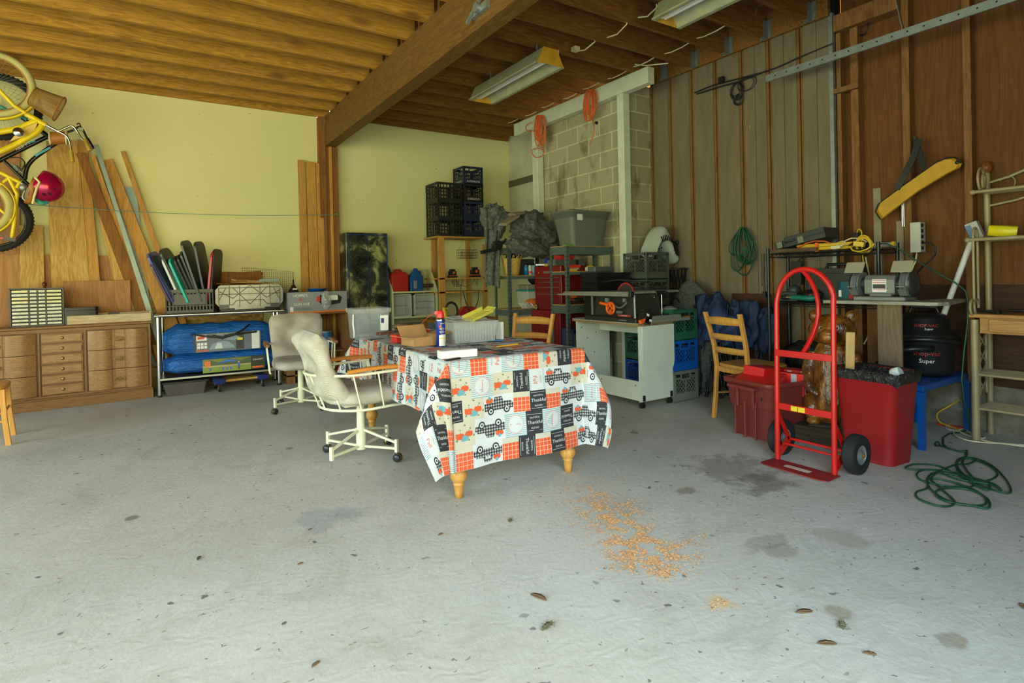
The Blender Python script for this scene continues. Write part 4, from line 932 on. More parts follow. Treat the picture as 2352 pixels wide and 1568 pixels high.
# ================================================================ LADDER-BACK CHAIRS
def ladder(loc, rz, label, seat=True):
    t = thing('wooden_chair', label, 'chair', loc, rz)
    for s_ in (-1, 1):
        MB(m_oak).rings([[Vector((x+dx, s_*y+dy, z)) for dx, dy in ((-.017,-.014),(.017,-.014),(.017,.014),(-.017,.014))] for x, y, z in ((-.24,.17,0),(-.215,.17,.2),(-.2,.17,.42),(-.22,.175,.6),(-.29,.19,.86))], smooth=False).build('back_post', t, bevel=.004)
        MB(m_oak).rings([[Vector((x+dx, s_*y+dy, z)) for dx, dy in ((-.017,-.015),(.017,-.015),(.017,.015),(-.017,.015))] for x, y, z in ((.215,.185,0),(.195,.182,.2),(.185,.18,.42))], smooth=False).build('leg', t, bevel=.004)
        MB(m_oak).cyl((-.21,s_*.172,.2),(.19,s_*.18,.18),.009).build('stretcher', t)
    MB(m_oak).cyl((.19,-.18,.24),(.19,.18,.24),.009).build('stretcher', t)
    for z0, x0 in ((.56,-.215),(.67,-.245),(.79,-.275)):
        b = MB(m_oak); rs = []
        for i in range(11):
            y = -.175+.35*i/10; bx = x0-.03*math.cos(y/.175*pi/2); hh = .03+.012*math.cos(y/.175*pi/2) if z0 > .7 else .022+.005*math.cos(y/.175*pi/2)
            rs.append([Vector((bx-.008,y,z0-.022)),Vector((bx+.008,y,z0-.022)),Vector((bx-.0,y,z0+hh)),Vector((bx-.014,y,z0+hh))])
        b.rings(rs); b.build('back_slat', t)
    b = MB(m_oak); rs = []
    for z, g in ((.415,.95),(.425,1),(.442,1),(.447,.97)):
        rs.append([Vector((.215*math.copysign(abs(math.cos(a))**.5, math.cos(a))*g, (.2+.015*math.cos(a))*math.copysign(abs(math.sin(a))**.5, math.sin(a))*g, z)) for a in [2*pi*k/32 for k in range(32)]])
    b.rings(rs); b.build('seat', t); MB(m_oak).box(-.19,.17,-.165,.165,.375,.416).build('apron', t)
    return t
ladder((2.55,3.86,0), math.radians(203), 'wooden ladder-back chair standing beyond the right side of the cloth-covered table')
ladder((4.06,2.73,0), math.radians(-12), 'wooden ladder-back chair between the navy folded chairs and the carved bear')
ladder((-1.10,5.78,0), math.radians(4), 'light wooden chair cut off at the left edge of the photo, before the dresser')
# ================================================================ RIGHT SIDE
def smooth(q, k=1):
    q = [Vector(p) for p in q]
    for _ in range(k): q = [q[0]]+[(q[i-1]+q[i]*2+q[i+1])/4 for i in range(1,len(q)-1)]+[q[-1]]
    return q
# ---- hand truck
HT = Vector((3.33, 1.86, 0)); hd = Vector((1.0, .02, 0)).normalized()      # back of the truck points to +X
t = thing('hand_truck', 'bright red hand truck standing in front of the carved bear', 'hand truck', (3.27,1.86,0), 0)
wy = .172; b = MB(m_red)
pts = [(.0,-wy,.012),(.005,-wy,.3),(.02,-wy,.98)]+[(.03,-wy*math.cos(a),.985+.2*math.sin(a)) for a in [pi*i/16 for i in range(1,16)]]+[(.02,wy,.98),(.005,wy,.3),(0,wy,.012)]
b.tube(pts, .0155, 12); b.build('frame', t)
b = MB(m_red); b.tube(smooth([(.03,.01,1.18),(.055,.0,1.155),(.09,-.01,1.11),(.125,-.02,1.05),(.14,-.025,.98),(.14,-.025,.91),(.125,-.02,.85),(.09,-.01,.78),(.05,0,.72),(.015,.01,.68)]), .0145, 10); b.build('handle', t)
for z in (.672,.345): MB(m_red).box(-.006,.004,-wy,wy,z-.02,z+.02).build('crossbar', t, bevel=.002)
b = MB(plain('yellow sticker',(220,190,40),.5)); b.box(-.0095,-.0065,.035,.075,.33,.36); b.box(-.0095,-.0065,-.01,.03,.33,.36); b.build('warning_label', t)
mtp = plain('worn red plate', (140,40,36), .5, 0, .25, 14)
b = MB(mtp); b.prism([(-.15,-.16),(-.13,-.205),(.01,-.2),(.01,.2),(-.13,.205),(-.15,.16)], (0,0,.004), (1,0,0), (0,1,0), .005); b.build('toe_plate', t)
MB(plain('paper label',(196,184,166),.7)).box(-.09,-.05,-.07,.08,.0092,.0102).build('paper_label', t)
for s_ in (-1, 1):
    b = MB(m_red); b.bar((.015,s_*wy,.29),(.13,s_*wy,.115),.03,.006,(0,1,0)); b.bar((.0,s_*wy,.03),(.13,s_*wy,.115),.05,.006,(0,1,0)); b.build('wheel_bracket', t)
    c = Vector((.135, s_*(wy+.055), .115)); b = MB(m_blkmat); A = Matrix.Rotation(pi/2,3,'X')
    pr = [(.055,-.03),(.09,-.036),(.108,-.03),(.1135,-.02),(.111,-.018),(.1145,-.008),(.112,-.006),(.1145,.004),(.112,.006),(.1135,.018),(.108,.03),(.09,.036),(.055,.03)]
    b.lathe(pr, c, 30, A); w = b.build('wheel', t)
    b = MB(m_galv); b.lathe([(.056,-.028),(.05,-.02),(.03,-.016),(.018,-.034),(.0,-.036)], c, 24, A); b.lathe([(.056,.028),(.05,.02),(.03,.016),(.018,.034),(0,.036)], c, 24, A); b.use(m_pineb).lathe([(.012,.036),(.012,.044),(0,.046)], c, 8, A); b.lathe([(0,-.046),(.012,-.044),(.012,-.036)], c, 8, A); b.build('hub', w)
MB(m_red).cyl((.135,-wy-.03,.115),(.135,wy+.03,.115),.008).build('axle', t)
MB(m_red).cyl((.06,-wy,.1),(.06,wy,.1),.007).build('rear_rod', t)
# ---- red wastebasket
m_bin = plain('red bin plastic', (150,28,30), .42, 0, .08, 3)
t = thing('wastebasket', 'tall red wastebasket lined with a black bag, right of the hand truck', 'wastebasket', (3.80,1.70,0), math.radians(-4))
def rr(hx, hy, z, r=.05, n=5, c=(0,0)):
    out = []
    for cx, cy, a0 in ((hx-r,hy-r,0),(-hx+r,hy-r,pi/2),(-hx+r,-hy+r,pi),(hx-r,-hy+r,1.5*pi)):
        out += [Vector((c[0]+cx+r*math.cos(a0+pi/2*i/n), c[1]+cy+r*math.sin(a0+pi/2*i/n), z)) for i in range(n+1)]
    return out
b = MB(m_bin); b.rings([rr(.125,.145,0), rr(.15,.185,.53), rr(.156,.19,.535), rr(.156,.19,.55), rr(.148,.182,.55), rr(.12,.14,.02)], True, True); b.build('bin', t)
N = NT('black bin liner', .28, 0, .7); co = N.coords(rnd=False); N.b.inputs['Base Color'].default_value = (.012,.012,.012,1); N.bump(N.noise(co, 26, 4, .6, 1.5), 1, .02); m_bagb = N.mat
b = MB(m_bagb)
def wv_(pts, k, zz): return [Vector((p.x*(1+k*noise.noise(p*30)), p.y*(1+k*noise.noise(p*30+Vector((5,5,5)))), p.z+zz*noise.noise(Vector((p.x*25,p.y*25,3))))) for p in pts]
b.rings([wv_(rr(.157,.192,.49),.04,.03), wv_(rr(.163,.198,.53),.05,.01), wv_(rr(.163,.199,.56),.03,.012), wv_(rr(.15,.185,.555),.03,.01), wv_(rr(.13,.165,.5),.1,.03), wv_(rr(.11,.14,.44),.1,.02)], False, True); b.build('bin_liner', t)
B0 = MW[t.name]
b = MB(wood('pale stud offcut', (212,178,114), (186,146,82), 2, 1, .4, .6, None, 4)); b.cbox((0,0,.13),(.05,.05,.3)); o = b.build('wood_offcut', loc=(0,0,0), bevel=.002); o.location = B0 @ Vector((-.07,.12,.50)); o.rotation_euler = (.03,.02,.5); tag(o, 'short pale wood offcut standing up out of the red wastebasket', 'offcut')
b = MB(m_white); b.lathe([(.03,0),(.034,.01),(.034,.05),(.03,.052)], (0,0,0), 18, Matrix.Rotation(1.2,3,'X')); b.lathe([(.0,0),(.03,.002)], (0,0,.0), 18, Matrix.Rotation(1.2,3,'X')); o = b.build('paper_cup', loc=(0,0,0)); o.location = B0 @ Vector((.03,-.08,.53)); tag(o, 'crumpled white cup on top of the rubbish in the red wastebasket', 'cup')
b = MB(plain('dry leaves', (150,136,86), .8)); 
for k in range(26): a = random.uniform(0,6.28); q = Vector((random.uniform(-.05,.05),random.uniform(-.05,.05),random.uniform(0,.03))); b.cbox(q,(.06,.008,.002),(random.uniform(-.6,.6),random.uniform(-.6,.6),a))
o = b.build('dry_scraps', loc=(0,0,0)); o.location = B0 @ Vector((-.0,.02,.49)); tag(o, 'dry yellowish scraps in the red wastebasket', 'scraps', kind='stuff')
# ---- red tote
m_tote = plain('brick red tote plastic', (124,50,42), .5, 0, .08, 3)
t = thing('storage_tote', 'brick red storage tote full of red boxes, left of the hand truck', 'tote', (3.84,2.39,0), math.radians(-9))
b = MB(m_tote); b.rings([rr(.25,.165,0), rr(.27,.18,.22), rr(.282,.192,.225), rr(.292,.2,.375), rr(.31,.218,.378), rr(.315,.223,.41), rr(.3,.21,.41), rr(.285,.195,.37), rr(.245,.16,.015)], True, True)
for s_ in (-1,1): b.cbox((-.305,s_*.07,.3),(.012,.02,.16)); 
b.cbox((-.33,0,.365),(.045,.24,.022)); b.cbox((-.3,0,.14),(.03,.012,.26)); b.cbox((-.3,-.09,.14),(.02,.008,.26)); b.cbox((-.29,.1,.14),(.02,.008,.26)); b.use(m_black); b.cbox((-.3,-.14,.3),(.004,.012,.02))
b.build('tub', t, bevel=.002)
B0 = MW[t.name]; m_rb = plain('glossy red card', (206,34,36), .35); m_sil = plain('silver card', (170,172,176), .4)
for i, (c, s_, r_, lb, sil) in enumerate([((-.14,.02,.38),(.24,.3,.08),(0,-.22,.15),'red box tilted at the left in the brick red tote',0),((.0,.1,.42),(.3,.16,.1),(.05,.1,.05),'red box lying at the back on top of the brick red tote',0),((.03,-.09,.37),(.05,.22,.16),(0,0,.1),'upright red box with a silver edge, left of the pair in the brick red tote',1),((.17,-.08,.38),(.12,.2,.15),(0,0,.12),'upright red box with two silver stripes at the right in the brick red tote',2)]):
    b = MB(m_rb); b.cbox((0,0,0), s_)
    for k in range(sil): b.use(m_sil).cbox((s_[0]/2-.02-.05*k,-s_[1]/2-.001,0),(.018,.003,s_[2]*.96))
    if sil: b.use(m_sil).cbox((-s_[0]/2-.001,s_[1]*.3,0),(.003,.03,s_[2]*.96)); b.cbox((-s_[0]/2-.001,-s_[1]*.2,0),(.003,.04,s_[2]*.96))
    o = b.build('red_box', loc=(0,0,0), bevel=.003); o.location = B0 @ Vector(c); o.rotation_euler = r_; tag(o, lb, 'box')
# ---- carved bear
N = NT('varnished carved wood', .22, 0, .6); co = N.coords((1,1,.5), False)
f = N.noise(co, 7, 5, .65, .8); c_ = N.ramp(f, [(.34, lin((34,20,10))), (.5, lin((112,66,22))), (.66, lin((178,116,40)))])
f2 = N.noise(N.coords((1,1,.2), False), 24, 3); c_ = N.mix(N.math('MULTIPLY', f2, .4), c_, lin((48,28,12))); N.color(c_); N.bump(N.math('ADD', f, N.noise(co, 18, 4)), .7, .02); m_bear = N.mat
BL = Vector((3.98, 2.05, 0)); fa = math.radians(197)  # faces the camera
t = thing('bear_carving', 'varnished wooden bear carving on a dark log base behind the hand truck', 'carving', BL, fa)
b = MB(m_bear)     # local +X = front
def ringz(z, fx, bx_, w, n=28): return [Vector((( fx if math.cos(a) > 0 else bx_)*math.cos(a)*(1+.05*noise.noise(Vector((a*2,z*9,1)))), w*math.sin(a)*(1+.06*noise.noise(Vector((a*2,z*9,5)))), z)) for a in [2*pi*k/n for k in range(n)]]
b.rings([ringz(.13,.10,.1,.13), ringz(.17,.12,.11,.15), ringz(.26,.13,.11,.155), ringz(.34,.125,.11,.15), ringz(.42,.11,.1,.135), ringz(.5,.105,.1,.13), ringz(.58,.095,.1,.13), ringz(.64,.075,.09,.11), ringz(.67,.07,.08,.09)])
b.build('body', t, sub=1)
b = MB(m_bear); b.ell((.01,0,.76),(.12,.145,.115),22,k=.12,seed=2); b.ell((.115,0,.725),(.065,.07,.055),16,k=.1); b.ell((.16,0,.75),(.02,.03,.018),10); hd_ = b.build('head', t)
for s_ in (-1,1):
    b = MB(m_bear); b.ell((-.01,s_*.115,.855),(.022,.04,.045),12,(0,0,s_*.3)); b.build('ear', hd_)
    b = MB(plain('glass eye',(190,186,170),.1)); b.ell((.115,s_*.05,.785),(.008,.014,.009),8); b.use(m_black).ell((.121,s_*.05,.785),(.004,.006,.006),8); b.build('eye', hd_)
    b = MB(m_bear); b.tube([(.0,s_*.125,.6),(.03,s_*.15,.5),(.07,s_*.145,.4),(.11,s_*.1,.34),(.125,s_*.07,.32)],[.035,.04,.038,.034,.02],12); b.build('arm', t)
    b = MB(m_bear); b.tube([(.0,s_*.1,.3),(.09,s_*.12,.28),(.12,s_*.11,.2),(.11,s_*.1,.14)],[.05,.055,.05,.04],12); b.ell((.14,s_*.1,.15),(.05,.045,.03),12); b.build('leg', t)
b = MB(wood('dark log', (70,58,42), (42,34,24), 1, 1, .2, .9)); b.cbox((.02,0,.06),(.36,.42,.118)); b.cbox((.03,.03,.125),(.3,.34,.02),(0,0,.1)); b.build('log_base', t, bevel=.015, seg=2)
# ---- wire rack
m_bk = plain('black enamel', (22,24,26), .35)
RK = thing('wire_rack', 'black wire shelving rack against the taupe boards, holding cords and tool cases', 'rack', (4.5,1.98,0))
RL = .87; RD = .30
for x, y in ((0,0),(0,RL),(RD,0),(RD,RL)): 
    b = MB(m_bk); b.cyl((x,y,.01),(x,y,1.375),.0135,n=14); b.build('post', RK)
for z in (.915,1.325,.3):
    b = MB(m_bk)
    for x in (0, RD): b.tube([(x,0,z),(x,RL,z)],.004,6); b.tube([(x,0,z-.03),(x,RL,z-.03)],.004,6); b.tube([(x,RL*i/28,z-.03*(i%2)) for i in range(29)],.0025,5)
    for y in (0, RL): b.tube([(0,y,z),(RD,y,z)],.004,6); b.tube([(0,y,z-.03),(RD,y,z-.03)],.004,6); b.tube([(RD*i/10,y,z-.03*(i%2)) for i in range(11)],.0025,5)
    for i in range(33): y = .02+(RL-.04)*i/32; b.tube([(0,y,z+.003),(RD,y,z+.003)],.0018,5)
    b.build('wire_shelf', RK)
def rk(x, y, z): return Vector((4.5+x, 1.98+y, z))
ZT = 1.332; Z2 = .922
b = MB(wood('weathered strip', (104,84,62), (74,58,42), 1, 1, .2, .8)); b.box(-.03,.05,-.2,.2,0,.03); o = b.build('wood_strip', loc=(0,0,0)); o.location = rk(.01,.64,ZT); tag(o, 'weathered wooden strip lying along the top of the black wire rack', 'strip')
m_case = plain('dark case plastic', (50,54,54), .45); m_case2 = plain('green-grey latch', (112,116,100), .4)
t = thing('tool_case', 'dark grey moulded case lying tilted on top of the black wire rack', 'case', rk(.13,.62,ZT+.085))
t.rotation_euler = (-.19, 0, 0); b = MB(m_case); b.cbox((0,-.06,.02),(.22,.34,.085)); b.cbox((0,.15,.012),(.2,.12,.06)); b.cbox((0,-.06,.02),(.226,.345,.008)); b.build('shell', t, bevel=.012, seg=2)
for y in (.155,-.03): MB(m_case2).cbox((-.113,y,.01),(.008,.05,.055)).build('latch', t, bevel=.003)
MB(m_case).tube([(-.11,.1,.02),(-.135,.09,.02),(-.135,.03,.02),(-.11,.02,.02)],.008,8).build('handle', t)
def coil(b, c, rx, ry, n, r, seed, zj=.01, ax='z', turns=40, jit=.12):
    rn = random.Random(seed); pts = []
    for i in range(n):
        a0 = rn.uniform(0,6.28); sx, sy = rx*(1+rn.uniform(-jit,jit)), ry*(1+rn.uniform(-jit,jit)); ox, oy = rn.uniform(-jit,jit)*rx, rn.uniform(-jit,jit)*ry; zz = rn.uniform(0,zj)
        for k in range(turns): a = 2*pi*k/turns; pts.append((ox+sx*math.cos(a), oy+sy*math.sin(a), zz+rn.uniform(0,.002)))
    c = Vector(c)
    if ax == 'z': q = [c+Vector(p) for p in pts]
    elif ax == 'x': q = [c+Vector((p[2], p[0], p[1])) for p in pts]
    else: q = [c+Vector((p[0], p[2], p[1])) for p in pts]
    return b.tube(smooth(q), r, 6)
def loose(nm, mat, lb, cat, fn_):
    b = MB(mat); fn_(b); return tag(b.build(nm), lb, cat)
m_yel = plain('yellow cable', (214,178,42), .45)
loose('yellow_cable', m_yel, 'bundle of yellow cord with an orange tie on the wire rack beside the tilted case', 'cord', lambda b: (coil(b, rk(.05,.42,ZT+.006), .035,.2,14,.004,3,.05), b.use(m_orange).cbox(rk(.0,.45,ZT+.03),(.01,.025,.07))))
loose('orange_cable', m_orange, 'orange cord arching out from under the tilted case on the black wire rack', 'cord', lambda b: b.tube(smooth([rk(.02,.62,ZT+.03), rk(-.0,.55,ZT+.07), rk(-.0,.46,ZT+.085), rk(.0,.38,ZT+.08), rk(.02,.33,ZT+.05), rk(.05,.32,ZT+.01)],1), .006, 8))
loose('white_cable', m_romex, 'looped white cord with plug on top of the black wire rack', 'cord', lambda b: (b.tube(smooth([rk(.03,.33,ZT+.02),rk(.02,.32,ZT+.07),rk(.03,.26,ZT+.09),rk(.04,.2,ZT+.05),rk(.0,.24,ZT+.02),rk(-.01,.31,ZT+.03),rk(-.0,.36,ZT+.02),rk(.01,.3,ZT+.008),rk(.04,.28,ZT+.06),rk(.05,.22,ZT+.11),rk(.06,.14,ZT+.1),rk(.05,.1,ZT+.05)],2), .005, 8), b.cbox(rk(-.0,.3,ZT+.02),(.025,.07,.022))))
loose('yellow_cable', m_yel, 'bright yellow cord coil with connector blocks on top of the black wire rack', 'cord', lambda b: (coil(b, rk(.03,.12,ZT+.03), .05,.06,6,.0055,9,.03,'x'), b.tube(smooth([rk(-.0,.2,ZT+.02),rk(-.02,.19,ZT-.02),rk(-.025,.13,ZT-.045),rk(-.01,.06,ZT-.02),rk(.01,.03,ZT+.03)],2),.006,8), b.cbox(rk(.0,.13,ZT+.035),(.035,.07,.035),(.2,0,.1))))
b = MB(m_frost); b.cyl((0,-.09,0),(0,.06,0),.018,n=14); b.use(m_yel); b.cyl((0,-.11,0),(0,-.09,0),.02,n=14); b.use(m_blk).cyl((0,.06,0),(0,.1,0),.02,n=14); o = b.build('work_light', loc=(0,0,0)); o.location = rk(.12,.05,ZT+.025); tag(o, 'clear tube work light with yellow ends at the right on the black wire rack', 'lamp')
# lower shelf things
t = thing('tool_case', 'big black ribbed carrying case standing on the middle shelf of the wire rack', 'case', rk(.2,.42,Z2)); b = MB(plain('black case',(30,32,34),.4))
b.box(-.05,.05,-.22,.2,.0,.27)
for y in (.14,.17,.2): b.box(-.055,.055,y,y+.012,.01,.265)
b.box(-.056,-.05,-.18,.1,.04,.23); b.build('shell', t, bevel=.02, seg=3); MB(m_blk).tube([(0,.06,.26),(0,.05,.3),(0,-.1,.3),(0,-.11,.26)],.013,8).build('handle', t)
t = thing('teal_case', 'rounded teal plastic case with a red and white label behind the bench grinder', 'case', rk(.02,.12,Z2)); b = MB(plain('teal plastic',(16,92,110),.4)); b.rbox((0,0,0),(.16,.32,.165),.05,5); b.build('shell', t, bevel=.02, seg=3)
b = MB(plain('label red',(176,36,36),.5)); b.box(-.0825,-.08,-.15,.06,.01,.07); b.text('makita', (-.0835,-.04,.022), (0,-1,0), (0,0,1), .05, m_white); b.use(m_white).box(-.083,-.08,.115,.135,.05,.1); b.build('printed_label', t)
b = MB(plain('green tool',(16,110,96),.4)); b.tube([(0,.08,.035),(0,.02,.035),(0,-.05,.03),(0,-.1,.03),(0,-.12,.035)],[.018,.022,.024,.026,.012],10); b.use(m_chrome).cyl((0,.08,.035),(0,.12,.035),.016); b.use(m_blk).cyl((0,.12,.035),(0,.16,.035),.02)
o = b.build('power_screwdriver', loc=(0,0,0)); o.location = rk(.02,.6,Z2); tag(o, 'green handled power tool lying on the middle shelf of the black wire rack', 'tool')
b = MB(m_case); b.box(-.1,.08,-.1,.1,0,.04); b.box(-.08,.06,-.08,.08,.04,.08); b.ell((.0,-.02,.09),(.06,.05,.05),12); o = b.build('battery_charger', loc=(0,0,0), bevel=.006); o.location = rk(.14,.74,Z2); tag(o, 'dark battery charger at the left on the middle shelf of the wire rack', 'charger')
b = MB(m_blk); b.ell((0,0,.05),(.06,.09,.05),12,k=.2); b.use(plain('pink dot',(220,80,80),.4)).ell((-.055,-.01,.05),(.008,.016,.012),8); b.use(m_blk).tube([(0,0,.09),(-.02,.03,.2),(.0,.1,.3),(.02,.06,.36)],.003,5); o = b.build('cordless_tool', loc=(0,0,0)); o.location = rk(.13,.56,Z2); tag(o, 'dark round tool with a cord behind the green handled one', 'tool')
b = MB(m_blk); b.box(-.02,.02,-.045,.045,0,.2); b.tube([(0,0,.2),(.01,-.08,.25),(.02,-.2,.24),(.0,-.3,.27)],.004,6); o = b.build('charger_brick', loc=(0,0,0)); o.location = rk(.05,.78,1.06); o.location.x = rk(.29,0,0).x; tag(o, 'long black power brick hanging under the top shelf of the wire rack', 'charger')
b = MB(m_black); b.ell((0,0,.14),(.12,.2,.14),16,k=.5,seed=3); b.ell((.02,-.2,.12),(.1,.14,.12),14,k=.5,seed=8); b.mats = [m_bagb]; o = b.build('plastic_bag', loc=(0,0,0)); o.location = rk(.14,.62,.31); tag(o, 'crumpled black plastic bag on the low shelf of the wire rack', 'bag')
b = MB(m_blk); b.box(-.12,.1,-.22,.2,0,.14); o = b.build('black_box', loc=(0,0,0), bevel=.01); o.location = rk(.16,.5,.0); tag(o, 'black box on the floor under the wire rack', 'box')
loose('hanging_strap', m_blk, 'black chain and strap hanging at the left end of the wire rack', 'strap', lambda b: (b.tube([rk(-.01,.9,1.33),rk(-.012,.905,1.15),rk(-.01,.9,1.0)],.008,6), b.cbox(rk(-.01,.9,.98),(.03,.03,.05)), b.tube([rk(-.0,.93,1.33),rk(-.0,.93,1.05)],.004,5)))
# ---- bench board and grinder
BZ = .955
t = thing('plank_bench', 'narrow worn plank bench carrying the grey bench grinder', 'bench', (4.35,1.8,0))
N = NT('worn painted plank', .75); co = N.coords((8,1,8)); c_ = N.ramp(N.noise(co, 3, 5, .6), [(.35, lin((120,108,86))), (.6, lin((170,166,150))), (.75, lin((206,204,192)))]); N.color(c_); m_wp = N.mat
b = MB(m_wp); b.prism([(-.15,-.29),(-.07,-.32),(.46,-.24),(.46,-.12),(.14,-.1),(.14,.43),(-.15,.43)], (0,0,BZ-.022), (1,0,0), (0,1,0), .022); b.build('plank_top', t, bevel=.002)
b = MB(wood('scuffed plank', (150,126,100), (112,90,66), 2, 1, .5, .8)); b.box(-.09,-.07,-.06,.09,0,BZ-.022); b.build('plank_leg', t, bevel=.002)
MB(m_studz).box(.4,.44,.3,.38,0,BZ-.022).build('leg', t)
m_gr = plain('grinder grey', (124,126,120), .4, .2, .12, 8); m_grd = plain('grinder dark', (58,60,60), .4, .3)
t = thing('bench_grinder', 'grey double-wheel bench grinder with two clear eye shields on the plank bench', 'grinder', (4.33,1.875,BZ))
b = MB(m_gr); b.box(-.085,.085,-.165,.165,0,.03); b.box(-.06,.06,-.07,.07,.03,.05); b.build('base', t, bevel=.006)
b = MB(m_gr); out = [(-.066,0),(.066,0),(.066,.1),(.045,.135),(-.045,.135),(-.066,.1)]; b.prism(out, (0,-.095,.045), (1,0,0), (0,0,1), -.19); b.build('motor', t, bevel=.012, seg=2)
MB(m_white).box(-.0675,-.066,-.045,.045,.06,.15).build('label', t); b = MB(m_rcase); 
for z in (.14,.125,.075): b.box(-.0685,-.067,-.04,.04,z,z+.004)
b.use(m_grd).box(-.0685,-.067,-.04,.04,.085,.115); b.build('lettering', t)
AX = Matrix.Rotation(pi/2, 3, 'X')
for s_ in (-1, 1):
    MB(m_grd).cyl((0,s_*.095,.115),(0,s_*.13,.115),.05,n=22).build('neck', t)
    b = MB(m_gr); b.cyl((0,s_*.13,.115),(0,s_*.18,.115),.088,n=30); g = b.build('wheel_guard', t, bevel=.006)
    b = MB(m_grd); b.lathe([(.088,0),(.086,.012),(.05,.022),(0,.03)], (0,s_*.18,.115), 26, Matrix.Rotation(-s_*pi/2,3,'X')); b.build('cover', g)
    b = MB(plain('grindstone',(96,104,110),.9)); b.cyl((-.012,s_*.14,.115),(-.012,s_*.166,.115),.085,n=30); b.build('grinding_wheel', t)
    b = MB(m_gr); b.bar((-.075,s_*.155,.04),(-.11,s_*.155,.08),.05,.006); b.bar((-.11,s_*.13,.1),(-.11,s_*.18,.1),.006,.04,(1,0,0)); b.bar((-.07,s_*.18,.06),(-.12,s_*.18,.095),.006,.02); b.build('tool_rest', t)
    b = MB(glass('scratched shield',(176,170,148),.4,.85)); b.cbox((-.085,s_*.15,.235),(.006,.125,.09),(0,.55,0)); b.build('eye_shield', t, bevel=.006); MB(m_galv).tube([(-.02,s_*.13,.19),(-.05,s_*.14,.22)],.004,6).build('shield_arm', t)
# ---- blue bench + shop vacuum
t = thing('plastic_bench', 'bright blue plastic side table under the black shop vacuum', 'table', (4.17,1.585,0))
m_bl = plain('bright blue plastic', (10,80,158), .38, 0, .06)
b = MB(m_bl); b.box(0,.78,0,.36,.375,.42); b.build('table_top', t, bevel=.006)
for x in (0,.74):
    for y in (0,.32): MB(m_bl).rings([[Vector((x+.02+dx*w, y+.02+dy*w, z)) for dx, dy in ((-1,-1),(1,-1),(1,1),(-1,1))] for z, w in ((0,.017),(.3,.019),(.3,.023),(.376,.023))], smooth=False).build('leg', t)
VC = Vector((4.66,1.76,.421)); t = thing('shop_vacuum', 'black wet-dry vacuum with red lettering and a coiled hose on the blue table', 'vacuum', VC, math.radians(205))
m_vb = plain('vacuum black',(26,28,30),.38); b = MB(m_vb); b.lathe([(0,0),(.15,0),(.165,.03),(.175,.24),(.18,.25)], n=36); b.build('drum', t)
b = MB(m_vb); b.lathe([(.19,.25),(.195,.27),(.18,.3),(.15,.32),(.14,.4),(.12,.43),(.05,.445),(0,.446)], n=32); b.tube([(0,-.09,.42),(0,-.07,.48),(0,.07,.48),(0,.09,.42)],.014,8); b.build('motor_head', t)
b = MB(m_vb)
rg = [(0,0,0)]; pts = [Vector((.19*math.cos(a)*1.02,.19*math.sin(a)*1.02,.262+.012*math.sin(a))) for a in [(-1.9+3.8*i/40) for i in range(41)]]; pts = [Vector((.165,.03,.2)),Vector((.22,.0,.205)),Vector((.24,-.1,.2)),Vector((.2,-.22,.16)),Vector((.12,-.3,.05)),Vector((.05,-.33,-.1)),Vector((0,-.34,-.3))]
q = []
for i in range(len(pts)-1):
    for k in range(12): q.append(pts[i].lerp(pts[i+1], k/12))
q = smooth(q, 12); b.tube(q, [.021 if i % 2 else .018 for i in range(len(q))], 10)
q2 = [Vector((.2*math.cos(a),.2*math.sin(a),.25+.015*math.cos(a*2))) for a in [(-1.7+3.9*i/80) for i in range(81)]]; b.tube(q2, [.018 if i % 2 else .0155 for i in range(81)], 10); b.build('hose', t)
b = MB(plain('vac red',(176,36,36),.4)); b.box(*[0]*6) if False else None
fnr = lambda z0, R_, a0: (lambda x, y: Vector((R_*math.cos(a0+x/R_), R_*math.sin(a0+x/R_), z0+y)))
b.text('shop-vac', 0, (1,0,0), (0,0,1), .05, fn=fnr(.14,.174,.1)) if False else b.text('shop-vac', (0,0,0), (1,0,0), (0,0,1), .045, fn=fnr(.15,.1745,.0)); b.text('Super', (0,0,0), (1,0,0), (0,0,1), .04, m_white, fn=fnr(.1,.1745,.0)); b.use(b.mats[0]); b.text('SHOP-VAC', (0,0,0), (1,0,0), (0,0,1), .03, fn=fnr(.345,.15,.0)); b.text('Super', (0,0,0), (1,0,0), (0,0,1), .022, m_white, fn=fnr(.325,.153,.1)); b.build('lettering', t)
# ---- étagère
ET = thing('metal_etagere', 'cream metal rack with scrolls, wood knob and drawer at the right edge', 'rack', (4.70,.62,0))
ED, EL = .285, .86; m_et = plain('cream bronze metal', (166,150,114), .45, .1, .1, 10); m_dr = wood('pine drawer', (200,150,84), (168,116,52), 1, 1, .1, .4, None, 6)
for y in (.02, EL): MB(m_et).cyl((.0,y,0),(.0,y,.82),.023,n=16).build('front_leg', ET)
for y in (.02, EL):
    b = MB(m_et); b.cyl((ED-.02,y,0),(ED-.02,y,1.83),.019,n=16); b.build('rear_post', ET); MB(wood('knob wood',(150,94,44),(120,70,30),2,1,0,.3)).lathe([(0,0),(.018,0),(.016,.012),(.03,.035),(.034,.06),(.026,.085),(0,.1)], (ED-.02,y,1.815), 18).build('finial', ET)
b = MB(m_dr); b.box(-.04,ED,-.01,EL+.03,.835,.86); b.build('wood_top', ET, bevel=.004)
b = MB(m_dr); b.box(-.005,ED-.03,.03,EL-.03,.73,.834); b.build('apron', ET)
d_ = MB(m_dr); d_.box(-.02,-.005,.12,EL-.08,.742,.825); dd = d_.build('drawer', ET, bevel=.004); 
MB(m_dr).lathe([(0,0),(.012,0),(.02,.012),(.018,.026),(0,.03)], (-.02,EL-.38,.783), 14, Matrix.Rotation(-pi/2,3,'Y')).build('knob', dd)
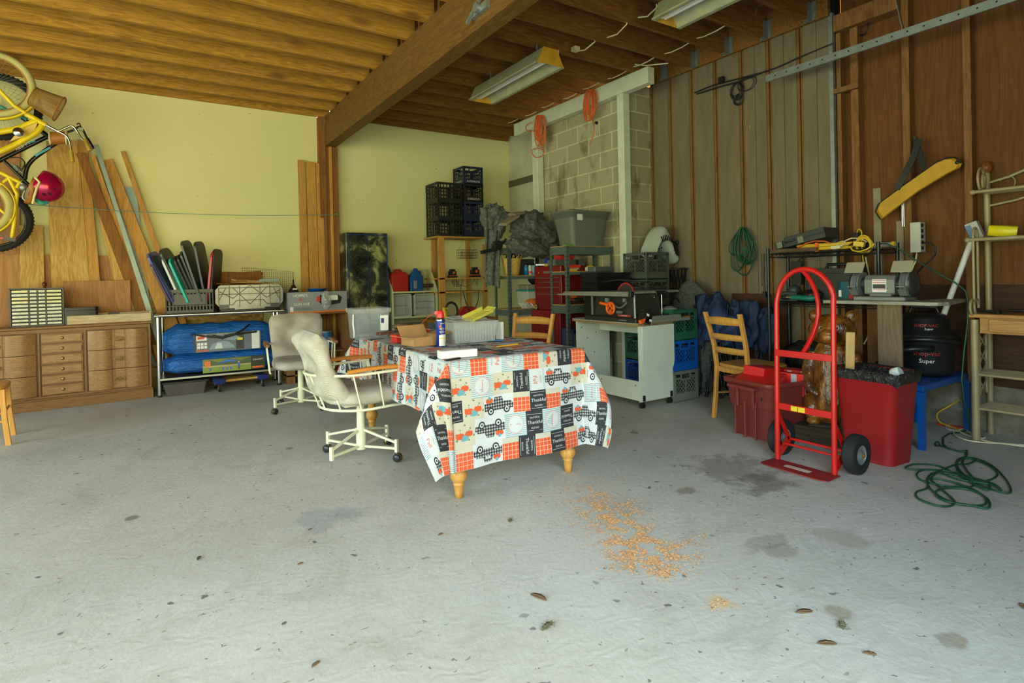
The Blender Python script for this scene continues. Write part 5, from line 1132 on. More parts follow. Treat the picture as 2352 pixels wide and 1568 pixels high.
for z in (.45,.22):
    b = MB(m_et)
    for x in (.0,ED-.02): b.cyl((x,.02,z),(x,EL,z),.010); 
    for i in range(14): x = .01+(ED-.05)*i/13; b.cyl((x,.02,z+.008),(x,EL,z+.008),.003,n=6)
    b.build('rod_shelf', ET)
for y in (EL-.0,):
    b = MB(m_et)
    for x in (.07,.2): b.cyl((x,y,.3),(x,y,.73),.009)
    for k in range(4): z0 = .3+.105*k; b.cyl((.07,y,z0),(.2,y,z0+.1),.005); b.cyl((.2,y,z0),(.07,y,z0+.1),.005)
    b.build('lattice', ET)
for y in (.02, EL):
    b = MB(m_et)
    for x0, zt in ((.0,1.4),):
        for dx in (.0,.075):
            b.cyl((dx,y,.9),(dx+.0,y,1.38),.0085)
            b.tube([Vector((dx-.035+.036*math.cos(a)*1.0,y,.905+.05*math.sin(a)-.0)) for a in [(-.2+5.2*i/24) for i in range(25)]],.0085,8)
        b.tube([Vector((.0375+.0375*math.cos(a),y,1.38+.06*math.sin(a))) for a in [pi*i/12 for i in range(13)]],.0085,8)
    b.build('scroll_side', ET); b = MB(m_et); b.tube([Vector((.16+.06*math.cos(a),y,1.78+.075*math.sin(a))) for a in [2*pi*i/24 for i in range(24)]],.009,8,True); b.tube([Vector((.21+.03*math.cos(a),y,1.77+.05*math.sin(a))) for a in [2*pi*i/20 for i in range(20)]],.009,8,True)
    b.build('side_ring', ET)
for z, x in ((1.36,-.0),(1.69,.1)):
    b = MB(m_et); b.cyl((x,-.0,z),(x,EL+.02,z),.012); b.ell((x,EL+.03,z),(.018,.02,.018),10); b.cyl((ED-.02,0,z),(ED-.02,EL,z),.01)
    for i in range(8): xx = x+(ED-.02-x)*i/7; b.cyl((xx,.0,z-.004),(xx,EL,z-.004),.003,n=6)
    b.build('rod_shelf', ET)
b = MB(m_et); b.tube(smooth([Vector((ED-.02,EL-.0,1.76)),Vector((ED-.02,EL-.12,1.77)),Vector((ED-.02,EL-.25,1.85)),Vector((ED-.02,EL/2,1.9)),Vector((ED-.02,.25,1.85)),Vector((ED-.02,.1,1.77)),Vector((ED-.02,.02,1.76))],1),.01,8)
b.tube(smooth([Vector((ED-.02,EL-.0,1.6)),Vector((ED-.02,EL-.15,1.61)),Vector((ED-.02,EL-.3,1.67)),Vector((ED-.02,EL/2,1.7))],1),.009,8)
for c_, s_ in ((EL-.12,1),(EL-.3,-1)): b.tube([Vector((ED-.02,c_+s_*.05*(1-.03*i)*math.cos(.4+i*.25),1.74+.06*(1-.03*i)*math.sin(.4+i*.25))) for i in range(18)],.004,6)
b.build('back_crest', ET)
b = MB(plain('yellow bag',(222,206,30),.35)); b.rings([[Vector((x*w, y, z)) for x, z in ((-.01,0),(.01,0),(.012,.06),(-.0,.075),(-.012,.06))] for y, w in ((-.07,.5),(-.04,2),(.03,2),(.08,.6))]); b.use(m_rcase).box(-.021,-.019,-.02,.0,.02,.06)
o = b.build('snack_bag', loc=(0,0,0)); o.location = (4.76,1.34,1.372); o.rotation_euler = (.15,0,0); tag(o, 'small bright yellow packet lying on the upper rods of the cream metal rack', 'packet')
b = MB(m_grd); b.cyl((0,-.02,.01),(.12,.1,.01),.009); b.cyl((.03,-.04,.01),(.15,.07,.01),.009); o = b.build('metal_rods', loc=(0,0,0)); o.location = (4.72,1.38,.861); tag(o, 'pair of grey rods lying on the wooden top of the cream metal rack', 'rods')
b = MB(m_blk); b.tube([(0,.08,.02),(0,0,.02),(0,-.09,.025)],[.006,.012,.006],6); b.tube([(-.0,.02,.02),(-.02,.0,.01),(.0,-.02,.02)],.004,6); o = b.build('black_bracket', loc=(0,0,0)); o.location = (4.85,1.26,.861); tag(o, 'small black metal fitting on the wooden top of the cream metal rack', 'fitting')
# ---- wall items
XW = 4.905
BG = [P(x, y, x=4.86) for x, y in ((2012,486),(2018,470),(2075,428),(2155,372),(2178,362),(2195,362),(2210,374),(2206,384),(2180,398),(2110,440),(2060,478),(2024,504))]
t = thing('yellow_bag', 'long yellow padded bag with black strap hanging aslant on the plywood wall', 'bag', (4.88,BG[0].y-.25,BG[0].z))
m_yb = plain('yellow canvas', (196,150,30), .6, 0, .12, 12)
b = MB(m_yb); n_ = len(BG); cen = sum(BG, Vector())/n_; 
vs_ = [p.copy() for p in BG]+[p+Vector((-.022,0,0))+(cen-p)*.08 for p in BG]; b.add(vs_, [tuple(range(n_)), tuple(range(2*n_-1,n_-1,-1))]); b.add(vs_, [(i,(i+1)%n_,n_+(i+1)%n_,n_+i)[::-1] for i in range(n_)], True); b.build('bag_body', t, True)
b = MB(m_blk); b.tube([p+Vector((-.012,0,0)) for p in BG[:7]+[BG[6]]], .006, 6); b.tube([BG[11]+Vector((-.012,0,0)),BG[0]+Vector((-.012,0,0))],.005,6); b.ell(P(2198,373,x=4.835),(.006,.013,.013),10); b.build('piping', t, True)
b = MB(m_blk)
def strap(b, pts, w, t_=.004):
    for i in range(len(pts)-1): b.bar(pts[i], pts[i+1], w, t_, (1,0,0))
strap(b, [P(2112,320,x=4.86),P(2098,360,x=4.85),P(2078,400,x=4.84),P(2060,435,x=4.84)], .045); strap(b, [P(2102,318,x=4.87),P(2112,350,x=4.86),P(2122,392,x=4.845)], .04); b.build('strap', t, True)
b = MB(m_galv); b.cyl(P(2100,312,x=4.91),P(2100,318,x=4.85),.003); tag(b.build('nail'), 'nail holding the black strap of the yellow bag', 'nail')
b = MB(m_chrome); b.cyl(P(2071,430,x=4.895),P(2073,520,x=4.895),.006); b.cyl(P(2075,430,x=4.895),P(2077,520,x=4.895),.004); tag(b.build('metal_tube'), 'slim chrome tubes hanging upright behind the yellow bag', 'tube')
t = thing('outlet_strip', 'off-white outlet strip with a row of sockets on the plywood wall stud', 'outlet', (4.88,1.86,P(2107,580,x=4.9).z)); z0 = 0
m_ow = plain('off white metal',(184,184,172),.5); b = MB(m_ow); b.box(-.055,.028,-.025,.045,0,.225); b.build('housing', t, bevel=.003)
for k in range(5): MB(m_blk).box(-.046,-.01,-.0275,-.025,.02+.042*k,.045+.042*k).build('socket', t)
o = MB(m_blk).tube(smooth([P(2122,557,x=4.85),P(2140,555,x=4.84),P(2153,570,x=4.85),P(2152,585,x=4.86),P(2135,602,x=4.87),P(2115,610,x=4.88),P(2095,640,x=4.7)],1), .006, 8).build('power_cable'); tag(o, 'thick black cable looping down from the outlet strip', 'cable')
o = MB(m_romex).tube([P(2106,580,x=4.9),P(2103,600,x=4.905),P(2094,620,x=4.9),P(2085,650,x=4.92)], .006, 8).build('conduit_cable'); tag(o, 'white cable running down from the outlet strip', 'cable')
o = MB(m_hose).tube(smooth([P(2015,560,x=4.52),P(2035,556,x=4.55),P(2060,566,x=4.6),P(2100,596,x=4.6),P(2150,628,x=4.6),P(2200,650,x=4.62),P(2222,665,x=4.66),P(2226,690,x=4.66),P(2224,740,x=4.66),P(2215,800,x=4.66),P(2204,880,x=4.62),P(2212,925,x=4.6),P(2230,958,x=4.6),P(2228,985,z=.01)],1)+[P(x,y,z=.008) for x, y in ((2205,993),(2180,995),(2166,1005),(2166,1020),(2178,1030),(2205,1036),(2222,1034),(2218,1045))], .0055, 8).build('extension_cable'); tag(o, 'dark green cord sagging from the wire rack past the vacuum to the floor', 'cord')
# white pole with head
a, c = P(2238,535,x=4.86), P(2176,700,x=4.72); dr = (a-c).normalized(); c2 = c-dr*(c.z-.45)/dr.z
t = thing('mop_pole', 'white pole with a papered head leaning behind the cream metal rack', 'pole', (c2.x,c2.y,c2.z)); b = MB(m_white); b.cyl(c2, a, .018, n=16); b.build('pole', t, True)
b = MB(m_ow); b.cbox(P(2240,530,x=4.83),(.05,.07,.12),(-.35,0,0)); b.build('head', t, True); MB(plain('blue print label',(92,124,170),.5)).cbox(P(2229,534,x=4.8),(.004,.03,.1),(-.35,0,0)).build('printed_label', t, True)
# cords on the floor
rn = random.Random(5); F = lambda *pts: [P(x, y, z=.008+.004*rn.random()) for x, y in pts]
def cat(q, k=6):
    out = []
    for i in range(len(q)-1):
        p0, p1, p2, p3 = q[max(i-1,0)], q[i], q[i+1], q[min(i+2,len(q)-1)]
        for j in range(k): t_ = j/k; out.append(.5*((2*p1)+(p2-p0)*t_+(2*p0-5*p1+4*p2-p3)*t_**2+(3*p1-p0-3*p2+p3)*t_**3))
    return out+[q[-1]]
q = F((2150,1020),(2165,1025),(2200,1035),(2222,1040),(2212,1058),(2218,1075),(2240,1100),(2270,1110),(2268,1125),(2230,1108),(2190,1085),(2150,1068),(2100,1066),(2080,1075),(2110,1078),(2170,1080),(2240,1098),(2280,1110),(2300,1125),(2275,1112),(2200,1100),(2140,1078),(2108,1085),(2112,1100),(2150,1112),(2200,1118),(2235,1115),(2215,1095),(2150,1085),(2130,1100),(2140,1125),(2180,1150),(2230,1160),(2270,1166),(2268,1145),(2230,1125),(2180,1120),(2150,1128),(2160,1145),(2210,1158),(2262,1158),(2255,1135),(2200,1110),(2135,1098),(2130,1120),(2105,1130),(2110,1145),(2150,1160),(2180,1162),(2192,1150),(2160,1120),(2140,1095),(2190,1068),(2222,1065),(2240,1055),(2215,1050),(2198,1058),(2200,1080),(2225,1100),(2260,1105),(2290,1092),(2280,1075),(2250,1060),(2215,1052),(2198,1065),(2215,1090),(2250,1112),(2300,1130),(2322,1128),(2310,1100),(2280,1070),(2240,1052),(2205,1052))
o = MB(m_hose).tube(cat(q), .0052, 7).build('extension_cable'); tag(o, 'dark green extension cord in a loose tangle on the floor at the right', 'cord')
b = MB(plain('dark green plug',(24,54,40),.5)); b.ell(P(2153,1019,z=.018),(.02,.016,.018),10); tag(b.build('cord_plug'), 'dark green round plug lying at the start of the tangled cord', 'plug')
o = MB(m_romex).tube(cat(F((2352,1025),(2300,1018),(2262,1012),(2225,1000),(2200,990),(2175,985),(2180,975),(2220,972),(2232,985),(2250,990),(2262,1005),(2240,1003),(2215,985),(2190,992),(2205,1005),(2240,1014),(2300,1018),(2352,1022),(2400,1030))), .005, 7).build('white_cable'); tag(o, 'white cord lying in loops on the floor around the cream rack leg', 'cord')
o = MB(m_yel).tube(cat([P(2150,883,x=5.0),P(2190,884,x=5.02),P(2212,892,x=5.03),P(2212,912,x=5.0),P(2180,932,x=4.98),P(2153,950,x=4.9),P(2158,968,x=4.85)]+F((2180,978),(2205,987))), .006, 7).build('yellow_cable'); tag(o, 'yellow cord curling down behind the blue table to the floor', 'cord')
o = MB(m_rcase).box(4.95,5.0,1.62,1.8,0,.012).build('red_strip'); tag(o, 'small flat red strip on the floor behind the blue table', 'strip')
o = MB(m_yel).tube(cat([P(1968,535,x=4.86),P(1972,526,x=4.85),P(1979,533,x=4.85),P(1979,560,x=4.86),P(1983,600,x=4.86),P(1985,640,x=4.87),P(1998,700,x=4.87),P(2002,740,x=4.87)]), .006, 7).build('yellow_cable'); tag(o, 'yellow cord plugged in high on the second stud and running down', 'cord')
o = MB(m_blk).cbox(P(1969,547,x=4.87),(.04,.04,.09)).build('wall_adapter', bevel=.004); tag(o, 'black adapter plugged in on the second stud above the wire rack', 'adapter')
o = MB(m_romex).tube(cat([P(1988,590,x=4.88),P(2000,650,x=4.88),P(2008,700,x=4.85),P(1998,760,x=4.85),P(1985,790,x=4.85)]), .006, 7).build('white_cable'); tag(o, 'white cord hanging behind the bench grinder', 'cord')
o = MB(m_romex).tube(cat([P(2075,690,x=4.6),P(2060,705,x=4.58),P(2045,700,x=4.6),P(2055,712,x=4.58),P(2072,730,x=4.6),P(2060,700,x=4.6),P(2095,690,x=4.7),P(2088,730,x=4.8),P(2092,800,x=4.85)]), .006, 7).build('white_cable'); tag(o, 'white cord looped under the right end of the plank bench', 'cord')
# hanging cables on the taupe wall
b = MB(m_blk); b.tube(cat([P(1595,213,x=4.84),P(1640,195,x=4.83),P(1690,182,x=4.83),P(1770,160,x=4.84),P(1840,130,x=4.85),P(1912,100,x=4.85)]), .006, 6); b.tube(cat([P(1600,216,x=4.84),P(1650,200,x=4.83),P(1700,186,x=4.83),P(1760,163,x=4.84)]), .007, 6)
b.cbox(P(1657,184,x=4.83),(.04,.05,.06)); coil(b, P(1690,208,x=4.82), .06,.075,5,.005,2,.02,'x'); coil(b, P(1693,228,x=4.82), .045,.045,5,.005,6,.02,'x'); coil(b, P(1712,190,x=4.82), .09,.07,2,.003,9,.02,'x')
tag(b.build('cable_bundle'), 'black cables bunched and coiled high on the taupe boarded wall', 'cable')
b = MB(m_hose)
for k in range(13):
    r0 = random.Random(k+40); a, c = .035+.085*r0.random(), .13+.09*r0.random(); o_ = P(1706+r0.uniform(-4,4), 522, x=4.85-.05*r0.random()); sk = r0.uniform(-.03,.03)
    b.tube([o_+Vector((0, a*math.sin(2*pi*i/28)*(1-.45*math.cos(2*pi*i/28))+sk*(1-math.cos(2*pi*i/28)), -c*(1-math.cos(2*pi*i/28)))) for i in range(28)], .0058, 6, True)
b.tube(cat([P(1685,590,x=4.83),P(1692,620,x=4.83),P(1710,632,x=4.83),P(1725,615,x=4.83),P(1735,580,x=4.83),P(1728,575,x=4.83)]), .006, 7); b.cbox(P(1712,572,x=4.81),(.03,.06,.04))
tag(b.build('green_cord_coil'), 'coil of dark green cord hanging on the taupe boarded wall', 'cord')
for px, py, n_, c1, lb, sd in ((1240,265,11,.19,'full coil of orange extension cord hanging on the left of the white header',3),(1356,206,8,.17,'looser coil of orange extension cord hanging on the right of the white header',8)):
    b = MB(m_orange)
    for k in range(n_):
        r0 = random.Random(k+sd*10); a, c = .05+.05*r0.random(), c1*(.75+.35*r0.random()); o_ = P(px+r0.uniform(-6,6), py, x=4.335-.02*r0.random())
        b.tube([o_+Vector((0, a*math.sin(2*pi*i/24), -c*(1-math.cos(2*pi*i/24)))) for i in range(24)], .0055, 6, True)
    if sd == 3: b.tube(cat([P(px+10,py+80,x=4.31),P(px-5,py+55+20,x=4.31),P(px-18,py+80,x=4.31),P(px-12,py+95,x=4.31),P(px+5,py+93,x=4.31),P(px+10,py+80,x=4.31)]), .0055, 6); b.tube(cat([P(px-5,py+35,x=4.31),P(px-28,py+35,x=4.31),P(px-32,py+25,x=4.31),P(px-20,py+15,x=4.31)]), .0055, 6)
    else: b.tube(cat([P(px-3,py+55,x=4.3),P(px+8,py+80,x=4.3),P(px+6,py+105,x=4.3),P(px-2,py+128,x=4.3)]), .0055, 6); b.use(m_blk).cbox(P(px+14,py+76,x=4.3),(.02,.03,.03),(.5,0,0))
    tag(b.build('orange_cord_coil'), lb, 'cord')
b = MB(m_blk); b.tube(cat([P(1992,40,x=4.95),P(1994,60,x=4.93),P(1985,78,x=4.94),P(1962,82,x=4.97)]), .007, 6); tag(b.build('cable_stub'), 'short black cable end under the timber header', 'cable')
tag(MB(m_trans).box(4.988,4.999,2.12,2.18,.6,1.62).build('filler_strip') if False else MB(plain('dried filler',(150,138,118),.8)).box(4.985,4.999,2.17,2.225,.95,1.83).build('filler_strip'), 'pale dried filler streak on the plywood behind the grinder, left one', 'streak')
tag(MB(plain('dried filler',(150,138,118),.8)).box(4.985,4.999,2.01,2.06,.95,1.55).build('filler_strip'), 'pale dried filler streak on the plywood near the yellow bag, right one', 'streak')
# ================================================================ BACK, MIDDLE
# ---- milk crates
def milk(mat, name_, label, loc, rz=0, group=None, word=None, wcol=None, w=.33, h=.279, proto={}):
    key = (mat.name, word, w)
    if key in proto:
        o = proto[key].copy(); COL.objects.link(o)
    else:
        b = MB(mat); a = w/2; t = .007
        for s_ in (0,1,2,3):
            b.M = Matrix.Rotation(s_*pi/2, 4, 'Z')
            b.box(-a,a,-a,-a+t,0,.075); b.box(-a,a,-a,-a+t,h-.03,h); b.box(-a,a,-a-.004,-a+t,h-.012,h)
            b.box(-a,-a+.03,-a,-a+t,.07,h); b.box(a-.03,a,-a,-a+t,.07,h); b.box(-.006,.006,-a,-a+t,.07,h-.08)
            b.box(-.07,-.055,-a,-a+t,h-.075,h-.03); b.box(.055,.07,-a,-a+t,h-.075,h-.03); b.box(-a+.03,-.055,-a,-a+t,h-.075,h-.06); b.box(.055,a-.03,-a,-a+t,h-.075,h-.06); b.box(-.07,.07,-a,-a+t,h-.09,h-.072)
            z0, z1 = .075, h-.075; n = 7; W2 = 2*a-.06
            for i in range(-4, n+1):
                for dr in (1,-1):
                    x0 = i*W2/n; x1 = x0+(z1-z0)*.95; p0, p1 = [x0, z0], [x1, z1]
                    if x1 <= 0 or x0 >= W2: continue
                    if x0 < 0: p0 = [0, z0+(0-x0)/(x1-x0)*(z1-z0)]
                    if x1 > W2: p1 = [W2, z0+(W2-x0)/(x1-x0)*(z1-z0)]
                    f_ = (lambda x: -a+.03+x) if dr > 0 else (lambda x: a-.03-x)
                    b.bar((f_(p0[0]),-a+t/2,p0[1]),(f_(p1[0]),-a+t/2,p1[1]),.0048,.004,(0,1,0))
            b.box(-a-.002,-a+.01,-a-.002,-a+.01,0,h)
            for k in (.09,.13,.2): b.box(-a,a,-a-.003,-a,h-.01-k*.1,h-.007-k*.1) if False else None
            if word and s_ in (0,3): b.text(word, (0,-a-.0025,.024), (1,0,0), (0,0,1), .04, wcol)
        b.M = None; b.box(-a,a,-a,a,.0,.008)
        o = b.build(name_, loc=(0,0,0)); proto[key] = o
    o.location = loc; o.rotation_euler = (0,0,rz); return tag(o, label, 'crate', group)
kg, kgn, kb, kgy, knv, kbk = plain('crate grey-green',(74,82,76),.45), plain('crate green',(40,98,74),.42), plain('crate blue',(16,84,170),.4), plain('crate grey',(110,116,104),.5), plain('crate navy',(22,34,62),.5), plain('crate black',(22,22,22),.5)
yw = plain('faded yellow print',(116,112,46),.6); ww = plain('crate white print',(210,210,206),.5)
CZ = .281
for k, (m_, lb) in enumerate([(kgy,'worn grey milk crate on the floor under the blue crate beside the white cart'),(kb,'bright blue milk crate in the stack beside the white cart'),(kgn,'green milk crate topmost in the stack beside the white cart')]): milk(m_, 'milk_crate', lb, (4.185,3.655,.001+CZ*k), random.uniform(-.02,.02))
for k, (m_, wd, lb) in enumerate([(kb,None,'blue milk crate at the bottom of the tall stack seen through the white cart'),(kgn,None,'green milk crate second in the tall stack seen through the white cart'),(knv,None,'navy milk crate third in the tall stack behind the white cart'),(kg,'DARIGOLD','grey-green milk crate just under the top one behind the table saw'),(kg,'DARIGOLD','topmost grey-green milk crate with yellow lettering behind the table saw')]): milk(m_, 'milk_crate', lb, (4.47,4.23,.001+CZ*k), 0, None, wd, yw)
# ---- white sewing cart
CA = Vector((3.60,3.50,0)); t = thing('rolling_cart', 'white laminate rolling cart with a drop leaf carrying the table saw', 'cart', CA, 0)
m_lam = plain('white laminate',(208,214,196),.4,0,.04); m_edge = plain('particle board edge',(150,122,80),.8,0,.2,60)
MB(m_lam).box(0,.43,0,.018,.06,.725).build('end_panel', t); MB(m_lam).box(0,.43,.84,.858,.06,.725).build('end_panel', t)
MB(m_lam).box(.0,.016,.018,.84,.07,.24).build('side_rail', t); MB(m_lam).box(.30,.316,.018,.84,.62,.725).build('back_rail', t)
b = MB(m_lam); out = [(0,0),(0,-.32)]+[(.13-.13*math.cos(a),-.32-.13*math.sin(a)) for a in [pi/2*i/8 for i in range(9)]]+[(.40-.13+.13*math.sin(a),-.45+.13-.13*math.cos(a)) for a in [pi/2*i/8 for i in range(9)]]+[(.40,0)]
b.prism(out, (.02,-.004,.722), (1,0,0), (0,0,1), .016); b.build('drop_leaf', t, bevel=.003)
b = MB(m_lam, m_edge); out = [(-.02,-.01),(.45,-.01),(.45,.9),(.12,.98)]+[(.12-.14*math.sin(a),.84+.14*math.cos(a)) for a in [pi/2*i/8 for i in range(9)]]
b.prism(out, (0,0,.745), (1,0,0), (0,1,0), .003); b.use(m_edge).prism(out, (0,0,.725), (1,0,0), (0,1,0), .02); b.build('cart_top', t)
b = MB(m_black)
for y, z in ((.1,.66),(.3,.55),(.62,.6),(.15,.45),(.55,.4)): b.cbox((.02+.36*y,.8395,z),(.008,.002,.012))
for y in (.06,.5,.8): b.cbox((-.0005,y,.2),(.002,.01,.01))
b.build('screw_hole', t)
for x in (.04,.39):
    for y in (.02,.84):
        b = MB(m_blk); b.cyl((x-.018,y,.022),(x-.006,y,.022),.022,n=16); b.cyl((x+.006,y,.022),(x+.018,y,.022),.022,n=16); b.cbox((x,y,.045),(.03,.03,.03)); b.cbox((x,-.004 if y < .1 else y,.09),(.025,.01,.05)); b.build('caster', t)
# ---- table saw
S0 = Vector((3.62,3.55,.748)); t = thing('table_saw', 'portable table saw with orange handwheel standing on the white rolling cart', 'saw', S0, 0)
m_sb = plain('saw black',(40,40,34),.5,0,.15,5); m_st_ = plain('saw table aluminium',(150,150,136),.35,.4,.06); m_or = plain('bright orange plastic',(232,98,20),.4)
b = MB(m_sb); b.rings([[Vector((x,y,z)) for x,y in ((i0,j0),(i1,j0),(i1,j1),(i0,j1))] for z,i0,i1,j0,j1 in ((.0,-.02,.38,-.01,.68),(.04,-.02,.38,-.01,.68),(.045,.02,.36,.03,.62),(.25,.05,.35,.06,.58))], smooth=False); b.build('housing', t, bevel=.008)
b = MB(m_st_); b.box(-.04,.62,.05,.62,.255,.275); b.box(-.045,-.03,-.0+.02,.98,.24,.262); b.box(-.06,-.045,.02,1.05,.235,.25); b.box(-.03,.1,.62,.98,.257,.272); b.build('saw_table', t, bevel=.002)
MB(m_blk).box(-.065,-.02,.0,.03,.232,.28).build('bracket', t, bevel=.003); MB(m_blk).box(.30,.42,.04,.06,.235,.275).build('bracket', t, bevel=.003)
b = MB(plain('blade steel',(64,62,54),.5,.5)); b.cyl((.17,.3,.235),(.172,.3,.235),.11,n=36); b.use(m_rcase)
for k in range(24): a = pi*k/23; b.cbox((.171,.3+.112*math.cos(a),.235+.112*math.sin(a)),(.003,.014,.008),(a,0,0))
b.build('blade', t)
b = MB(m_or); AXX = Matrix.Rotation(pi/2,3,'Y'); b.tube([(-.045,.28+.05*math.cos(a),.125+.05*math.sin(a)) for a in [2*pi*k/20 for k in range(20)]],.011,8,True); b.cbox((-.045,.28,.125),(.014,.09,.02)); b.cbox((-.045,.28,.125),(.014,.02,.09)); b.tube([(-.05,.3,.15),(-.06,.35,.165),(-.06,.4,.17)],.014,10); b.cyl((.0,.28,.125),(-.04,.28,.125),.018); b.build('handwheel', t)
b = MB(m_galv); b.tube([(-.012,.1+.2*i/12,.16-.05*math.sin(pi*i/12)+.02) for i in range(13)],.009,6); b.cbox((-.01,.36,.19),(.02,.04,.05)); b.cbox((-.01,.2,.09),(.02,.07,.02)); b.cbox((-.012,.13,.2),(.02,.03,.03)); b.build('tilt_gauge', t)
b = MB(plain('name plate red',(170,60,46),.5)); b.box(-.0245,-.022,.06,.24,.02,.038) if False else b.box(.008,.012,.08,.24,.048,.068); b.text('WARRIOR', (.006,.16,.052), (0,-1,0), (0,0,1), .018, m_white); b.text('10" TABLE SAW', (-.0225,.15,.015), (0,-1,0), (0,0,1), .014, m_white); b.build('name_plate', t)
b = MB(m_galv); b.box(-.005,.005,.57,.59,.05,.25); b.cyl((-.0,.015,.03),(.03,.05,.245),.011); b.build('corner_post', t)
b = MB(m_chrome); b.tube([(.12,.045,.1),(.28,.05,.22)],.007,6); b.cbox((.115,.042,.095),(.04,.008,.04),(0,.6,0)); b.cbox((.29,.045,.228),(.03,.008,.03)); b.tube([(.36,.03,.05),(.36,.03,.24)],.007,6); b.build('wrench', t)
b = MB(m_blk); b.tube(cat([Vector(p) for p in ((.5,.3,.28),(.3,.5,.38),(.1,.55,.36),(.2,.35,.38),(.45,.2,.33),(.62,.1,.22),(.66,.08,.15),(.58,.06,.2),(.4,.02,.27))]), .005, 6); b.build('power_cord', t)
# rip fence lying in front
FA = P(1462,740,y=3.50); FB = P(1583,728,y=3.47); t = thing('rip_fence', 'long grey aluminium saw fence with orange tips lying across the front of the cart', 'fence', (3.66,3.47,.75))
b = MB(m_st_); b.box(0,.52,-.04,.03,.0,.03); b.box(0,.40,-.042,.0,.03,.06); b.build('fence_bar', t, bevel=.003); MB(m_or).box(.52,.54,-.03,.03,0,.035).build('orange_tip', t, bevel=.004); MB(m_or).cbox((-.05,-.03,.03),(.14,.03,.035),(0,-.2,0)).build('orange_grip', t, bevel=.006)
b = MB(m_blk); b.cbox((-.02,.0,.04),(.07,.09,.09),(0,.4,0)); b.use(m_white).cbox((-.03,-.047,.075),(.03,.003,.02),(0,.4,0)); b.cbox((.0,-.047,.025),(.03,.003,.02),(0,.4,0)); b.build('clamp_head', t)
b = MB(plain('grey cap',(120,124,112),.6)); b.lathe([(.075,0),(.07,.012),(.045,.02),(.03,.032),(0,.034)],n=20); o = b.build('plastic_cover', loc=(0,0,0)); o.location = (4.12,3.62,.001+CZ*3-.001+.0); tag(o, 'grey domed plastic cover lying on the green milk crate', 'cover')
# ---- vent cover on basket, felt mound, folded chairs
t = thing('black_basket', 'black openwork plastic basket between the grey-green crates and the taupe wall', 'basket', (4.76,4.08,.95)); b = MB(kbk)
for i in range(16):
    a = 2*pi*i/16; b.bar((.07*math.cos(a),.09*math.sin(a),0),(.1*math.cos(a+.4),.12*math.sin(a+.4),.27),.008,.005); b.bar((.07*math.cos(a),.09*math.sin(a),0),(.1*math.cos(a-.4),.12*math.sin(a-.4),.27),.008,.005)
b.tube([(.103*math.cos(a),.123*math.sin(a),.275) for a in [2*pi*k/20 for k in range(20)]],.012,6,True); b.rings([[Vector((.07*math.cos(a),.09*math.sin(a),z)) for a in [2*pi*k/16 for k in range(16)]] for z in (0,.02)]); b.build('weave', t)
m_vent = plain('pale grey plastic',(168,176,164),.45); t = thing('blower_housing', 'pale grey slotted plastic tool housing lying tilted on the grey-green crates', 'housing', (4.62,4.2,1.41))
b = MB(m_vent); rs = []
for i in range(15):
    u = i/14; ang_ = .9-2.3*u; cx_ = -.13+.32*u; cz_ = .02+.16*math.sin(pi*min(1,u*1.15))*1.0-.17*max(0,u-.45); r_ = .055+.05*math.sin(pi*min(1,u+.12))
    rs.append([Vector((cx_+r_*math.sin(a)*.25, .12*math.copysign(abs(math.cos(a))**.7, math.cos(a)), cz_+r_*math.sin(a))) for a in [2*pi*k/24 for k in range(24)]])
b.rings(rs); b.use(m_black)
for k in range(7): b.cbox((-.06+.026*k,-.118,.13+.03*math.sin(k*.5)-.004*k),(.009,.012,.06),(0,-.35,0))
for k in range(6): b.cbox((.145+.006*k,-.114,.10-.024*k),(.07,.012,.008),(0,.4,0))
b.cbox((-.1,-.115,.03),(.02,.004,.012)); b.cbox((-.07,-.118,.04),(.02,.004,.012)); b.build('shell', t); b = MB(m_blk); b.ell((.21,-.08,.1),(.02,.03,.03),10); b.build('black_knob', t)
b = MB(m_rcase); b.tube([P(1446,590,y=4.5),P(1440,560,y=4.5),P(1437,536,y=4.5)],[.012,.016,.006],8); b.use(m_galv).cyl(P(1446,590,y=4.5),P(1449,620,y=4.5),.005); tag(b.build('red_spike'), 'slim red pointed handle standing against the grey blocks beside the white post', 'handle')
N = NT('grey felt',.95); co = N.coords(rnd=False); N.color(N.ramp(N.noise(co,60,4,.7),[(.35,lin((66,68,64))),(.65,lin((104,106,98)))])); N.bump(N.noise(co,9,4,.6,.6),.8,.03); m_felt = N.mat
b = MB(m_felt); b.ell((0,0,.40),(.19,.29,.70),30,k=.07,seed=5,sc=2); b.v = [(x,y,max(z,0)) for x,y,z in b.v]; o = b.build('felt_mound', loc=(0,0,0)); o.location = (4.66,3.80,0.002); tag(o, 'big rounded mound covered in grey felt between the milk crates and navy chairs', 'blanket')
tag(MB(wood('brown panel',(84,52,34),(60,36,24),1,1,.1,.4)).box(4.83,4.86,2.86,3.45,.3,.97).build('brown_panel'), 'dark brown wooden panel standing behind the navy folded chairs', 'panel')  # plain brown panel, not a known table part
N = NT('navy fabric',.7); co = N.coords(rnd=True); N.color(N.ramp(N.noise(co,4,3),[(.3,lin((18,34,64))),(.7,lin((36,58,98)))])); N.bump(N.noise(co,10,3,.6,1.2),.7,.02); m_navy = N.mat
m_pole = plain('black steel pole',(20,21,22),.35,.3)
